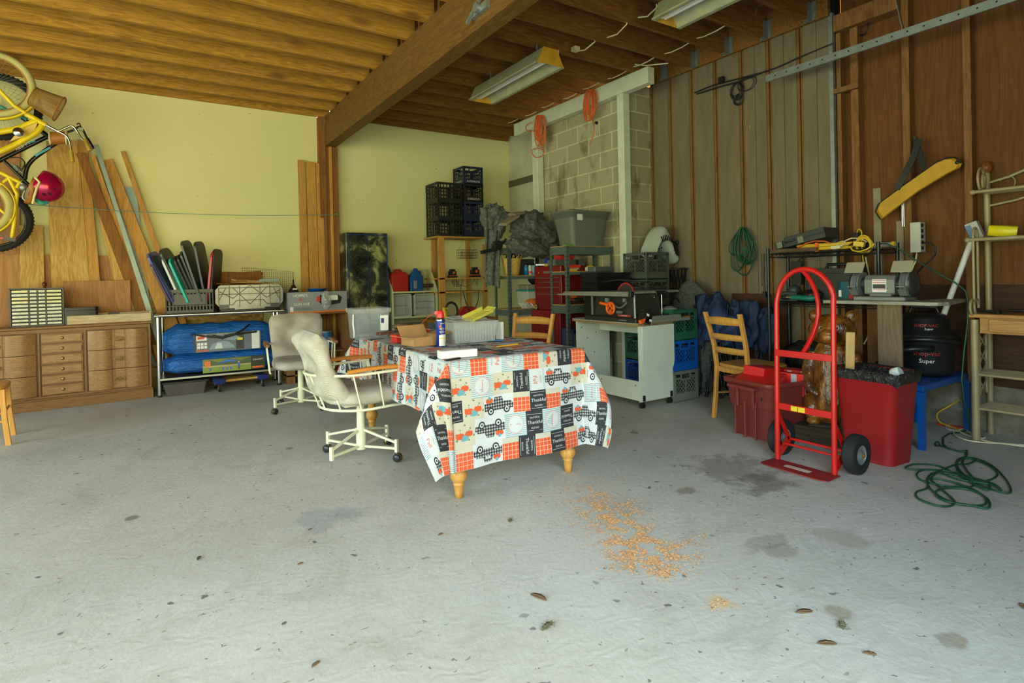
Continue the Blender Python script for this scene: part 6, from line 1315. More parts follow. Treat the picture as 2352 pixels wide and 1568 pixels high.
def campchair(loc, rz, hgt, seed, label, lean=0):
    rn = random.Random(seed); t = thing('folded_chair', label, 'chair', loc, rz, 'navy folding camp chairs by the taupe wall')
    feet = [(-.07,-.07),(.07,-.06),(.06,.07),(-.06,.06)]
    for i, (x, y) in enumerate(feet):
        x2, y2 = -x*.5+lean*.15, -y*.6; b = MB(m_pole); b.cyl((x*1.15,y*1.15,.01),(x2,y2,hgt*.93),.008,n=8); lg = b.build('pole', t); b = MB(m_blk); b.lathe([(0,0),(.02,.0),(.018,.018),(.008,.026)],(x*1.15,y*1.15,0),10); b.build('foot', lg)
    b = MB(m_pole); b.cyl((.01,-.05,.1),(-.02+lean*.1,-.03,hgt),.007,n=8); b.cyl((-.09,.0,.03),(.05,.02,hgt*.7),.006,n=8); b.build('brace', t)
    for j in range(3):
        b = MB(m_navy); rs = []; z0, z1 = hgt*(.47+.16*rn.random()), hgt*(1.0+.05*rn.random()-.07*j); ox, oy = rn.uniform(-.05,.05), -.06+.06*j+rn.uniform(-.02,.02); w0 = rn.uniform(.5,1)
        for i in range(15):
            u = i/14; z = z0+(z1-z0)*u; wd = (.035+.06*math.sin(pi*min(1,u*.8+.1)))*(.75+.5*w0*math.sin(u*5+seed)**2); ring = []
            for k in range(20):
                a = 2*pi*k/20; g = 1+.75*noise.noise(Vector((math.cos(a)*1.8+seed, math.sin(a)*1.8+j*3, z*5)))
                ring.append(Vector((ox+lean*.12*u+wd*g*math.cos(a)*.65, oy+wd*g*math.sin(a), z+.05*noise.noise(Vector((math.cos(a)*2,math.sin(a)*2,seed+j))))))
            rs.append(ring)
        b.rings(rs); b.build('fabric', t)
    b = MB(m_blk); b.tube([(-.09,-.06,hgt*.95),(-.11,-.02,hgt*.7),(-.1,.03,hgt*.45)],.005,6); b.build('binding', t)
    return t
for i, (px, xx, hg, lb) in enumerate([(1597,4.50,.93,'navy folded camp chair nearest the milk crates, tallest roll of fabric'),(1624,4.62,.9,'navy folded camp chair second from the milk crates'),(1648,4.50,.93,'navy folded camp chair with its feet farthest forward in the row'),(1680,4.62,.86,'navy folded camp chair in the middle of the row, with dark openings'),(1706,4.64,.90,'navy folded camp chair left of the ladder-back chair'),(1742,4.66,.88,'navy folded camp chair half hidden by the ladder-back chair'),(1662,4.74,.94,'navy folded camp chair standing behind, against the brown panel')]):
    p = P(px, 800, x=xx); campchair((xx, p.y, 0), .6*i, hg, i*7+3, lb, (-1)**i*.4)
# ---- steel shelves (rivet)
m_sh = plain('grey-green steel',(84,98,90),.5,.15,.1,5); m_shb = plain('particle board',(176,134,74),.8,0,.12,40)
def shelfunit(name, loc, w, d, zs, h, label):
    t = thing(name, label, 'shelf', loc); sl = plain('slot',(24,30,28),.8)
    for x in (0, w):
        for y in (0, d):
            sx = 1 if x == 0 else -1; sy = 1 if y == 0 else -1; b = MB(m_sh); b.box(min(x,x+sx*.036),max(x,x+sx*.036),min(y,y+sy*.003),max(y,y+sy*.003),0,h); b.box(min(x,x+sx*.003),max(x,x+sx*.003),min(y,y+sy*.036),max(y,y+sy*.036),0,h)
            b.use(sl); k = .03
            while k < h: 
                b.box(x+sx*.02-.004,x+sx*.02+.004,y-sy*.0006-.0002,y+sy*.0036,k,k+.02); b.box(x-sx*.0006-.0002,x+sx*.0036,y+sy*.02-.004,y+sy*.02+.004,k,k+.02); k += .045
            b.build('post', t)
    for z, th_ in zs:
        b = MB(m_sh); b.box(.003,w-.003,.003,.005+.002,z-th_,z); b.box(.003,w-.003,d-.006,d-.003,z-th_,z); b.box(.003,.007,.003,d-.003,z-th_,z); b.box(w-.007,w-.003,.003,d-.003,z-th_,z); b.use(m_shb).box(.004,w-.004,.004,d-.004,z,z+.009); b.build('shelf_deck', t)
    return t
SH1 = Vector((3.62,5.60,0)); SH2 = Vector((3.775,4.70,0))
shelfunit('steel_shelving', SH1, .66, .33, [(1.525,.07),(1.19,.035),(.79,.075)], 1.53, 'grey-green steel shelving under the heaped blankets, with a wicker basket')
shelfunit('steel_shelving', SH2, .66, .30, [(1.495,.085),(1.22,.03),(.86,.085)], 1.5, 'grey-green steel shelving under the grey tote, with orange tools on it')
def put(nm, b, loc, lb, cat_, rz=0, bevel=0, rot=None, scale=None):
    o = b.build(nm, loc=(0,0,0), bevel=bevel); o.location = loc; o.rotation_euler = rot or (0,0,rz)
    return tag(o, lb, cat_)
# tote on shelf 2
t = thing('grey_tote', 'big open grey tote on top of the nearer steel shelving', 'tote', SH2+Vector((.33,.15,1.505)), 0)
m_tt = plain('olive grey plastic',(98,104,90),.45,0,.06,3); b = MB(m_tt); b.rings([rr(.22,.13,0,.05), rr(.255,.16,.30,.05), rr(.27,.172,.302,.05), rr(.285,.185,.36,.05), rr(.30,.2,.362,.05), rr(.302,.202,.378,.05), rr(.285,.185,.378,.05), rr(.265,.165,.3,.05), rr(.22,.13,.02,.05)], True, True); b.use(m_white).box(-.2,-.13,-.187,-.184,.27,.335); b.build('tub', t)
b = MB(m_pineb); b.cbox((0,0,0),(.36,.2,.008),(.05,.0,.1)); b.cbox((.06,.03,.015),(.3,.1,.008),(.1,.05,-.1)); put('cardboard_sheet', b, SH2+Vector((.34,.17,1.9)), 'brown sheets sticking out of the top of the grey tote', 'sheet')
b = MB(plain('green lid',(60,150,60),.4)); b.box(-.05,.05,-.03,.03,0,.012); put('green_box', b, SH2+Vector((.07,.06,1.505)), 'small green box lying beside the grey tote', 'lid')
# blankets
N = NT('grey moving blanket',.95); co = N.coords(rnd=False); N.color(N.ramp(N.noise(co,34,5,.7),[(.34,lin((58,62,56))),(.66,lin((108,112,102)))])); N.bump(N.noise(co,10,3,.6,.8),.5,.015); m_blank = N.mat
def heap(nm, c, d, seed, lb, k=.12, low=None, rot=(0,0,0), fr=4.6):
    b = MB(m_blank); n = 72; R_ = Euler(rot).to_matrix(); vs = []; m = 44; rn = random.Random(seed); dv = [Vector((rn.uniform(-1,1),rn.uniform(-1,1),rn.uniform(-1,1))).normalized() for _ in range(3)]
    for i in range(m+1):
        th_ = pi*i/m
        for j in range(n):
            ph = 2*pi*j/n; q = Vector((math.sin(th_)*math.cos(ph), math.sin(th_)*math.sin(ph), math.cos(th_))); w = noise.noise(q*1.3+Vector((seed,0,0)))
            g = 1+.45*w
            for a_, v_ in enumerate(dv): g += k*(1-abs(math.sin(q.dot(v_)*fr*(.6+.3*a_)+2.6*noise.noise(q*1.2+Vector((a_*7,seed,0))))))**2
            p = R_ @ Vector((q.x*d[0]*g, q.y*d[1]*g, q.z*d[2]*g))
            if low is not None: p.z = max(p.z, low)
            vs.append(p)
    b.add(vs, [(i*n+j,(i+1)*n+j,(i+1)*n+(j+1)%n,i*n+(j+1)%n) for i in range(m) for j in range(n)], True)
    return put(nm, b, c, lb, 'blanket')
def bl(px, py, y=5.72): return P(px, py, y=y)
heap('moving_blanket', bl(1222,528), (.24,.16,.20), 3, 'biggest grey moving blanket heaped on the steel shelving beside the tote', .22)
heap('moving_blanket', bl(1210,568,5.56), (.27,.09,.085), 9, 'grey moving blanket spilling over the front edge of the steel shelving', .25, None, (0,.22,0))
heap('moving_blanket', bl(1135,506,5.8), (.13,.13,.17), 14, 'grey moving blanket bunched at the left end of the heap, near the navy crates', .22)
heap('moving_blanket', bl(1258,555,5.62), (.14,.1,.10), 21, 'grey moving blanket drooping at the right end of the heap, towards the tote', .25, None, (0,.5,0))
b = MB(m_blank)
def flapf(u, v):
    a, c = bl(1098+6*math.sin(v*5),478,5.85), bl(1146,478,5.75); e, f_ = bl(1112,658,5.85), bl(1138,662,5.8); x = (a.lerp(c,u)).lerp(e.lerp(f_,u), v)
    return x+Vector((.0,-.03*math.sin(u*11+v*4)-.05,.03*math.sin(u*3)*v))
b.grid(flapf, 20, 30); o = b.build('moving_blanket'); tag(o, 'long grey blanket end hanging down beside the timber shelf frame', 'blanket').modifiers.new('t','SOLIDIFY').thickness = .02
b = MB(plain('pale quilt',(134,120,100),.9)); b.cbox((0,0,0),(.26,.14,.04),(.1,-.5,.1)); b.cbox((.09,-.02,.08),(.18,.14,.035),(.1,-.2,.1)); put('pale_quilt', b, bl(1170,506,5.6), 'pale pinkish quilt folded between the grey blankets', 'quilt', bevel=.015)
b = MB(m_blk); b.cbox((0,0,0),(.22,.06,.04),(0,-.2,0)); b.cyl((.1,-.04,.06),(.1,.04,.06),.055); b.tube([(.14,0,.05),(.2,0,.1),(.22,0,.14)],.012,8); put('black_saw', b, bl(1125,575,5.55), 'black power tool poking out under the blankets at the left', 'tool')
MB
# items on shelf 1
b = MB(plain('wicker',(196,160,84),.7,0,.25,50)); 
b.lathe([(0,0),(.085,.002),(.1,.08),(.12,.2),(.124,.205),(.112,.205),(.09,.02)],n=20)
for k in range(20): a = k*2.4; b.tube([(.12*math.cos(a),.12*math.sin(a),.2),(.14*math.cos(a+.1),.14*math.sin(a+.1),.22+.02*(k%3))],.004,5)
put('wicker_basket', b, SH1+Vector((.12,.12,1.199)), 'tan wicker basket on the shelf under the blankets', 'basket')
b = MB(plain('dried flowers',(60,44,30),.8)); 
for k in range(30): a = random.uniform(0,6.28); r_ = random.uniform(0,.09); b.tube([(r_*math.cos(a),r_*math.sin(a),0),(r_*1.3*math.cos(a),r_*1.3*math.sin(a),random.uniform(.05,.14))],.006,5)
put('dried_flowers', b, SH1+Vector((.12,.12,1.36)), 'dark dried flowers in the wicker basket', 'flowers')
for i, (x, c1, lb) in enumerate([(.29,(26,110,170),'bright blue spray can on the shelf under the blankets'),(.345,(196,190,180),'white and red spray can right of the bright blue one'),(.395,(120,160,190),'pale blue spray can beside the white and red one'),(.50,(150,140,160),'lilac-grey spray can standing apart at the right')]):
    b = MB(plain('can paint',c1,.35)); b.lathe([(0,0),(.026,0),(.026,.1),(.02,.112),(.02,.12)],n=16); b.use(m_chrome).lathe([(.02,.12),(.018,.14),(0,.142)],n=16)
    if i == 1: b.use(m_rcase).lathe([(.0265,.02),(.0265,.05)],n=16)
    put('spray_can', b, SH1+Vector((x,.06,1.199)), lb, 'can')
b = MB(m_frost); b.rings([rr(.17,.11,0,.02),rr(.19,.13,.2,.02)],True,False); b.use(plain('teal lid',(22,130,124),.4)).rings([rr(.195,.135,.2,.02),rr(.195,.135,.22,.02)]); put('clear_tote', b, SH1+Vector((.48,.17,.80)), 'clear bin with a teal lid on the lower steel shelf', 'bin')
b = MB(plain('taupe case',(130,126,104),.5)); b.box(-.15,.15,-.1,.1,0,.06); put('tan_case', b, SH1+Vector((.46,.17,1.022)), 'low grey-tan case lying on the teal-lidded bin', 'case', bevel=.008)
b = MB(plain('orange cloth',(214,110,46),.9)); b.ell((0,0,.05),(.12,.07,.06),20,k=.5,seed=2); put('orange_cloth', b, SH1+Vector((.37,.05,.80)), 'orange dusting cloth bunched on the lower steel shelf', 'cloth')
b = MB(plain('white mop yarn',(196,192,176),.9)); 
for k in range(60): x = random.uniform(-.08,.08); y = random.uniform(-.04,.0); b.tube([(x,y+.02,.06),(x+.01,y-.02,.03),(x+random.uniform(-.02,.02),y-.05,-.0)],.006,5)
put('dust_mop', b, SH1+Vector((.23,.02,.806)), 'white stringy mop head hanging over the lower steel shelf edge', 'mop')
b = MB(m_blk); b.ell((0,0,.08),(.1,.08,.08),14,k=.2); put('black_headgear', b, SH1+Vector((.5,.18,1.083)), 'rounded black object on top of the tan case', 'cap')
b = MB(m_case); b.box(-.15,.15,-.1,.1,0,.2); put('dark_box', b, SH1+Vector((.3,.2,1.199)), 'dark green-black case at the back behind the spray cans', 'case', bevel=.01)
b = MB(m_frost); b.box(-.28,.28,-.13,.13,0,.36); b.use(m_tt).box(-.29,.29,-.14,.14,.36,.4); put('grey_bin', b, SH1+Vector((.38,.16,.0)), 'grey lidded bin on the floor under the far steel shelving', 'bin')
# tool chest
t = thing('tool_chest', 'dark red two-part mechanic tool chest between the two steel shelvings', 'chest', (3.98,5.60,0), -pi/2); t.scale = (.86,1,1); m_tc = plain('dark red enamel',(124,24,20),.35,0,.1,4); m_tcd = plain('dark red enamel drawer',(108,20,18),.35)
MB(m_tc).box(-.02,.64,-.04,.46,.1,.78).build('roller_cabinet', t, bevel=.006); MB(m_tc).box(.02,.62,.0,.4,.781,1.30).build('top_chest', t, bevel=.006)
for z0, z1 in ((.80,.98),(1.0,1.06),(1.07,1.12),(1.13,1.17)): d_ = MB(m_tcd).box(.06,.60,-.012,.01,z0,z1).build('drawer', t, bevel=.002); MB(m_chrome).box(.08,.58,-.016,-.011,z1-.012,z1-.006).build('pull', d_)
for z0, z1 in ((.12,.32),(.34,.5),(.52,.66)): d_ = MB(m_tcd).box(.02,.60,-.052,-.03,z0,z1).build('drawer', t, bevel=.002); MB(m_chrome).box(.04,.58,-.056,-.051,z1-.015,z1-.008).build('pull', d_)
MB(m_galv).box(.24,.38,-.006,.0,1.215,1.24).build('name_badge', t); MB(m_chrome).ell((.12,-.004,1.225),(.008,.004,.008),8).build('lock', t)
for x in (.04,.58):
    for y in (.03,.4): MB(m_blk).cyl((x-.015,y,.05),(x+.015,y,.05),.049,n=16).build('caster', t)
C0 = Vector((4.0,5.04,1.301))
b = MB(plain('grey tool case',(96,104,94),.5)); b.box(-.22,.22,-.08,.08,0,.07); b.use(m_blk).box(.08,.12,-.082,-.08,.01,.06); put('grey_case', b, C0+Vector((.2,.2,0)), 'long grey-green case lying on the red tool chest', 'case', bevel=.008)
b = MB(m_rcase); b.rings([rr(.1,.06,0,.02),rr(.13,.08,.09,.02)],True,False); put('red_tray', b, C0+Vector((.17,.2,.071)), 'red tray on top of the long grey-green case', 'tray')
b = MB(plain('blue box',(26,60,150),.4)); b.box(-.03,.03,-.03,.03,.03,.09); b.use(m_yel).box(-.031,.031,-.031,.031,0,.03); put('blue_yellow_box', b, C0+Vector((.05,.36,0)), 'small blue and yellow box on the red tool chest', 'box')
b = MB(m_chrome); [b.cyl((-.08+.016*k,0,0),(-.08+.016*k,0,.03),.006,n=8) for k in range(10)]; b.use(m_blk).box(-.09,.09,-.01,.01,-.0,.01); put('socket_rail', b, C0+Vector((.06,.50,0)), 'rail of chrome sockets at the left on the red tool chest', 'sockets')
# items on shelf 2
b = MB(plain('red cap',(210,50,30),.4)); b.box(-.09,.09,-.03,.03,.035,.065); b.use(m_frost).box(-.07,.07,-.03,.03,.015,.035); b.use(m_yel).box(-.06,.04,-.031,.031,0,.02); put('red_yellow_tool', b, SH2+Vector((.12,.05,1.23)), 'red and yellow tool on the middle shelf of the nearer shelving', 'tool', bevel=.004)
b = MB(m_white); b.box(-.05,.05,-.03,.03,0,.04); b.use(m_bl).box(-.02,.01,-.032,.032,0,.04); b.use(m_yel).box(-.04,.03,-.02,.02,.04,.055); put('small_packets', b, SH2+Vector((.38,.06,1.23)), 'white and blue packets on the middle shelf right of the corner post', 'packets')
b = MB(wood('orange case',(190,84,30),(160,66,22),0,1,0,.5)); b.box(-.2,.2,-.06,.06,0,.075); put('orange_case', b, SH2+Vector((.40,.16,.872+.03)), 'long flat orange case on the lower shelf of the nearer shelving', 'case', bevel=.006)
b = MB(m_white); b.tube([(.0,0,.0),(.03,0,.03),(.03,0,.09),(-.01,0,.13),(-.03,0,.16)],.012,8); b.tube([(.035*math.cos(a),0,.045+.04*math.sin(a)) for a in [2*pi*k/14 for k in range(14)]],.011,8,True); put('white_clamp', b, SH2+Vector((.30,.03,.88)), 'white curved clamp on the lower shelf beside the orange case', 'clamp')
b = MB(m_grd); 
for k in range(14): a = random.uniform(-.4,.4); q = Vector((random.uniform(-.08,.1),random.uniform(-.05,.05),.01+random.uniform(0,.05))); b.cyl(q,q+Vector((math.cos(a),math.sin(a),.05))*.12,.007,n=6)
put('hand_tools', b, SH2+Vector((.12,.1,.872)), 'heap of steel hand tools on the lower shelf of the nearer shelving', 'tools')
b = MB(m_blk); b.cbox((0,0,.035),(.06,.05,.07)); b.use(m_yel).tube([(-.031,.02*math.cos(a),.035+.025*math.sin(a)) for a in [2*pi*k/12 for k in range(12)]],.006,5,True); put('tape_measure', b, (3.975,5.52,.782), 'black and yellow tape measure on the ledge of the red roller cabinet', 'tape measure')
b = MB(plain('blue tote',(28,66,104),.45)); b.rings([rr(.12,.1,0,.02),rr(.14,.12,.3,.02)],True,False); b.use(plain('blue lid',(30,96,130),.4)).rings([rr(.15,.13,.3,.02),rr(.15,.13,.34,.02)]); put('blue_tote', b, SH2+Vector((.5,.15,.30)), 'blue lidded bin behind the left side of the white cart', 'bin')
b = MB(plain('blue carton',(36,50,80),.6)); b.box(-.14,.14,-.1,.1,0,.3); b.text('TOOL SET', (.03,-.102,.18), (1,0,0), (0,0,1), .05, m_white); b.use(m_galv).box(-.13,-.04,-.102,-.1,.02,.25); put('blue_carton', b, SH2+Vector((.24,.14,.30)), 'dark blue carton on the low shelf of the nearer shelving', 'box')
b = MB(m_steel); b.box(-.16,.16,-.1,.1,0,.28); b.use(m_blk).box(-.165,.165,-.105,.105,.28,.34); put('silver_case', b, (3.66,5.0,.0), 'silver and black box on the floor left of the nearer shelving', 'box')
# black trays stack right of shelf 2
t = thing('black_trays', 'stack of wide black plastic trays behind the table saw', 'trays', (3.98,4.36,.9)); 
for k in range(4): b = MB(m_blk); b.rings([[Vector((x*s_,y*s_,z)) for x,y in ((-.2,-.13),(.27,-.13),(.27,.13),(-.2,.13))] for z,s_ in ((.08+.055*k,.9),(.13+.055*k,1),(.138+.055*k,1.02),(.138+.055*k,.96))],True,True,False); b.build('tray', t)
b = MB(m_black); b.box(-.18,.24,-.11,.11,-.15,.085); b.build('black_case', t, bevel=.01)
b = MB(plain('grey case',(78,84,78),.5)); b.box(-.14,.1,-.06,.06,0,.055); put('grey_drill_case', b, (3.98,4.39,1.212), 'flat grey case lying on the stack of black trays', 'case', bevel=.008)
# ---- dark wardrobe cabinet
N = NT('dusty black enamel',.28,0,.6); co = N.coords((1.6,1,1.6),False); f = N.noise(co,2.2,5,.62,.6); c_ = N.ramp(f,[(.38,lin((12,16,16))),(.5,lin((52,58,44))),(.62,lin((160,160,112)))])
sp_ = N.ramp(N.noise(N.coords((1,1,1),False),90,2,.5),[(.68,(0,0,0)),(.72,(1,1,1))]); c_ = N.mix(N.math('MULTIPLY',sp_,.7),c_,lin((150,160,130))); N.color(c_); m_cab = N.mat
m_nb = plain('blue edge paint',(16,58,110),.35); t = thing('metal_cabinet', 'tall dark two-door metal cabinet with blue edges beside the bare post', 'cabinet', (2.16,7.12,0))
MB(m_cab).box(0,.55,.012,.34,.0,1.795).build('body', t, bevel=.006)
for x0, x1 in ((.03,.272),(.278,.53)): d_ = MB(m_cab).box(x0,x1,-.006,.012,.04,1.76).build('door', t, bevel=.003)
b = MB(m_nb); b.box(.271,.279,-.008,.0,.04,1.76); b.box(.525,.54,-.008,.012,.04,1.76); b.box(.02,.54,-.004,.0115,1.762,1.772); b.box(.022,.03,-.007,.0,.04,1.76); b.build('edge_strip', t)
# ---- wood shelf with vise box, paint cans
t = thing('wooden_shelf', 'rough brown wooden shelf holding paint cans under the grey printed carton', 'shelf', (1.36,6.86,0)); L = .78
for x in (.0, L-.09): MB(m_studz).box(x,x+.09,.0,.3,0,.80 if x == 0 else .80).build('upright', t, bevel=.002)
for z in (.79,.33,.08): MB(m_studz).box(.0,L,.0,.3,z,z+.02).build('board', t, bevel=.002)
for i, (x, r_, h_, c1, lb) in enumerate([(.33,.085,.2,(146,160,170),'grey-blue paint can in front on the rough wooden shelf'),(.2,.07,.19,(96,130,170),'blue-grey paint can at the left on the rough wooden shelf'),(.50,.075,.22,(30,110,170),'paint can with a bright blue label at the right on the rough shelf')]):
    b = MB(m_galv); b.lathe([(0,0),(r_,0),(r_,h_),(r_*.95,h_+.004),(0,h_)],n=24); b.use(plain('can label',c1,.45)).lathe([(r_+.001,.02),(r_+.001,h_-.02)],n=24); b.tube([(r_*1.02*math.cos(a),-r_*.4,h_*.75-.07*math.sin(a)) for a in [pi*k/12 for k in range(13)]],.002,5); put('paint_can', b, Vector((1.36,7.0,.351))+Vector((x,(.0 if i == 0 else .05),0)), lb, 'can')
ca, cb_ = P(662,722,y=6.88), P(797,716,y=6.88); w = cb_.x-ca.x; t = thing('printed_carton', 'grey carton with white and red lettering and an orange base stripe on the rough shelf', 'carton', ((ca.x+cb_.x)/2,6.87,.811))
mgc = plain('grey carton',(134,140,142),.6,0,.03); b = MB(mgc); b.box(-w/2,w/2,0,.24,0,.245); b.use(plain('orange stripe',(222,112,36),.5)).box(-w/2,w/2,-.001,0,0,.018); b.build('box', t, bevel=.002)
b = MB(m_white); b.text("HOPPE'S", (-w*.3,-.0015,.19), (1,0,0), (0,0,1), .045); b.text('9', (-w*.3,-.0015,.135), (1,0,0), (0,0,1), .07, m_rcase); b.use(m_rcase).box(-w*.36,-w*.24,-.0015,-.001,.153,.157); b.text('GUN VISE', (-w*.28,-.0015,.09), (1,0,0), (0,0,1), .042, m_white)
b.use(m_white).box(-w*.47,-w*.42,-.002,-.001,.02,.075); b.use(m_grd); [b.box(-w*.42+.01,-w*.12,-.0015,-.001,.06-.011*k,.063-.011*k) for k in range(3)]; b.use(m_blk); b.prism([(0,0),(.2,.03),(.22,.1),(.17,.14),(.05,.1),(-.04,.14),(-.06,.06)], (.06,-.001,.07), (1,0,0), (0,0,1), .001); b.use(m_white).box(.12,.23,-.003,-.002,.14,.2); b.use(m_rcase).box(-.02,.02,-.003,-.002,.13,.19); b.build('print', t)
b = MB(glass('clear bag',(200,204,204),.15,.35)); b.ell((0,0,.1),(.06,.03,.115),14,k=.3,seed=4); o = put('parts_bag', b, (ca.x+w*.62,6.83,.85), 'clear bag of silver parts hanging over the front of the printed carton', 'bag')
b = MB(m_chrome); [b.ell((random.uniform(-.03,.03),0,.02+.035*k),(.022,.014,.014),8) for k in range(5)]; put('metal_fittings', b, (ca.x+w*.62,6.83,.87), 'silver metal caps inside the clear hanging bag', 'caps')
b = MB(m_blk); b.lathe([(.06,0),(.05,.03),(.016,.085),(.01,.09),(.007,.15),(.0,.152)],n=20); b.use(m_white).box(-.02,.03,-.056,-.05,.03,.045); put('black_funnel', b, (ca.x+.09,7.0,1.058), 'black funnel standing upside down on the grey printed carton', 'funnel')
b = MB(m_bl); b.lathe([(0,.002),(.09,.0),(.11,.035),(.115,.037),(.105,.03),(.085,.008),(0,.008)],n=26); put('blue_pan', b, (ca.x+.36,7.0,1.058), 'round blue drain pan on the grey printed carton', 'pan')
# ---- cream shelf unit with sloping sides
m_cw = plain('cream wood paint',(190,190,146),.6,0,.08,5); CX0, CX1 = 2.75, 3.42; t = thing('cream_shelf', 'cream painted low shelf unit with sloping side between the dark cabinet and timber frame', 'shelf', (CX0,7.12,0)); w = CX1-CX0
for x in (0, w-.02): b = MB(m_cw); b.prism([(0,0),(.34,0),(.34,1.32),(.2,1.32),(0,1.02)], (x,0,0), (0,1,0), (0,0,1), .02); b.build('side_panel', t)
b = MB(m_cw); b.box(.02,w-.02,.33,.34,0,1.32); b.build('back_panel', t)
for z in (1.0,.66,.1): MB(m_cw).box(.02,w-.02,.0,.33,z,z+.02).build('shelf_board', t)
K0 = Vector((CX0,7.14,1.021))
b = MB(plain('red fuel can',(166,34,32),.45)); b.rings([rr(.13,.09,0,.03),rr(.13,.09,.22,.03),rr(.1,.07,.26,.03)]); b.tube([(.1,0,.23),(.03,0,.29),(-.05,0,.28)],.016,8); b.use(m_blk).tube([(-.1,0,.24),(-.12,0,.3),(-.16,0,.37),(-.18,0,.39)],.018,8); put('fuel_can', b, K0+Vector((.14,.12,0)), 'red fuel can with a black spout on the cream shelf unit', 'fuel can')
b = MB(plain('blue jug',(18,76,140),.4)); b.rings([rr(.1,.05,0,.02),rr(.1,.05,.2,.02),rr(.04,.03,.27,.02),rr(.025,.025,.31,.02)]); b.tube([(.07,0,.2),(.075,0,.26),(.03,0,.27)],.014,8); b.use(m_frost).box(-.05,.0,-.052,-.05,.03,.14); put('oil_jug', b, K0+Vector((.40,.12,0)), 'blue oil jug with a light label on the cream shelf unit', 'jug')
b = MB(plain('rusty wire',(70,42,34),.8)); coil(b, (0,0,.03), .08,.07,9,.004,5,.06); put('wire_tangle', b, K0+Vector((.58,.12,0)), 'small tangle of dark wire at the right on the cream shelf unit', 'wire')
def minidrawers(x, wd, n, nm, lb):
    t = thing(nm, lb, 'drawers', (CX0+x,7.15,.681)); b = MB(m_ow); h_ = .30
    b.box(0,.012,0,.2,0,h_); b.box(wd-.012,wd,0,.2,0,h_); b.box(0,wd,0,.2,h_-.012,h_); b.box(0,wd,0,.2,0,.012); b.build('frame', t)
    for k in range(n): z = .014+k*(h_-.026)/n; MB(m_frost).box(.014,wd-.014,-.004,.18,z,z+(h_-.026)/n-.006).build('drawer', t)
minidrawers(.03,.26,2,'drawer_box','small clear-drawer box at the left in the cream shelf unit'); minidrawers(.33,.30,3,'drawer_box','wider clear-drawer box at the right in the cream shelf unit')
b = MB(plain('grey tool box',(104,112,110),.5)); b.box(-.22,.22,-.1,.1,0,.2); b.box(-.225,.225,-.105,.105,.2,.26); b.use(m_bl).box(-.04,.04,-.107,-.1,.14,.24); b.use(m_blk).box(.12,.2,-.107,-.1,.02,.06); put('grey_toolbox', b, (CX0+.34,7.02,.34), 'grey toolbox with a blue latch below the cream shelf unit drawers', 'toolbox', bevel=.01)
b = MB(m_blk); b.box(-.25,.25,-.12,.12,0,.335); put('black_crate', b, (CX0+.36,7.0,.002), 'black crate on the floor under the grey toolbox', 'crate')
for s_ in (0,1):
    b = MB(plain('black shoe',(22,24,30),.6)); b.rings([[Vector((x,.04*g*math.cos(a),max(0,.04*h_+.04*h_*math.sin(a)))) for a in [2*pi*k/14 for k in range(14)]] for x,g,h_ in ((-.13,.5,.8),(-.1,.85,1.3),(-.02,.8,1.25),(.06,1,.8),(.13,.9,.55),(.15,.3,.3))]); b.use(m_bl).tube([(-.1,-.036,.012),(0,-.036,.012),(.1,-.036,.012)],.004,5); put('shoe', b, P(985+22*s_,768,y=5.9)-Vector((0,0,.03)), ('black shoe with a blue line, the left one behind the table','black shoe with a blue line, the right one behind the table')[s_], 'shoe', -.5)
# small work table behind carrying vise, yellow bottle (dark bench)
WB = thing('work_bench', 'low dark workbench behind the table carrying the red vise', 'bench', (2.75,5.7,0)); MB(m_pineb).box(0,.75,0,.5,.68,.71).build('bench_top', WB)
for x in (.02,.69):
    for y in (.02,.44): MB(m_studz).box(x,x+.04,y,y+.04,0,.68).build('leg', WB)
t = thing('red_vise', 'worn red bench vise behind the clear ribbed container', 'vise', (3.22,5.95,.711), .2); m_rv = plain('worn red vise',(168,36,36),.45,0,.3,16)
b = MB(m_rv); b.box(-.06,.06,-.05,.05,0,.04); b.prism([(-.12,0),(.0,0),(.02,.04),(.0,.09),(-.05,.1),(-.1,.05)], (0,.03,.03), (1,0,0), (0,0,1), .06); b.build('body', t, bevel=.006); b = MB(m_rv); b.prism([(.05,0),(.14,0),(.13,.08),(.07,.1),(.05,.08)], (0,.03,.03), (1,0,0), (0,0,1), .06); b.build('front_jaw', t, bevel=.006); b = MB(plain('rusty steel',(100,80,64),.6,.4)); b.cyl((0,0,.07),(.2,0,.07),.014); b.box(.0,.05,-.035,.035,.1,.13); b.cyl((.19,-.06,.07),(.19,.06,.07),.006); b.build('screw', t)
b = MB(m_yel); b.lathe([(0,0),(.04,0),(.04,.09),(.02,.11),(.02,.14),(0,.141)],n=16); b.cbox((.02,0,.13),(.05,.02,.02)); put('yellow_bottle', b, (2.84,5.76,.711), 'yellow bottle just right of the spray can, on the workbench behind', 'bottle')
b = MB(m_blk); b.tube(cat([Vector(p) for p in ((-.05,0,.02),(-.04,0,.14),(.02,0,.19),(.09,0,.15),(.1,0,.05),(.04,0,.02),(-.02,0,.03))]), .014, 8); put('black_hose', b, (2.95,5.85,.711), 'curled black hose on the workbench beside the yellow bottle', 'hose')
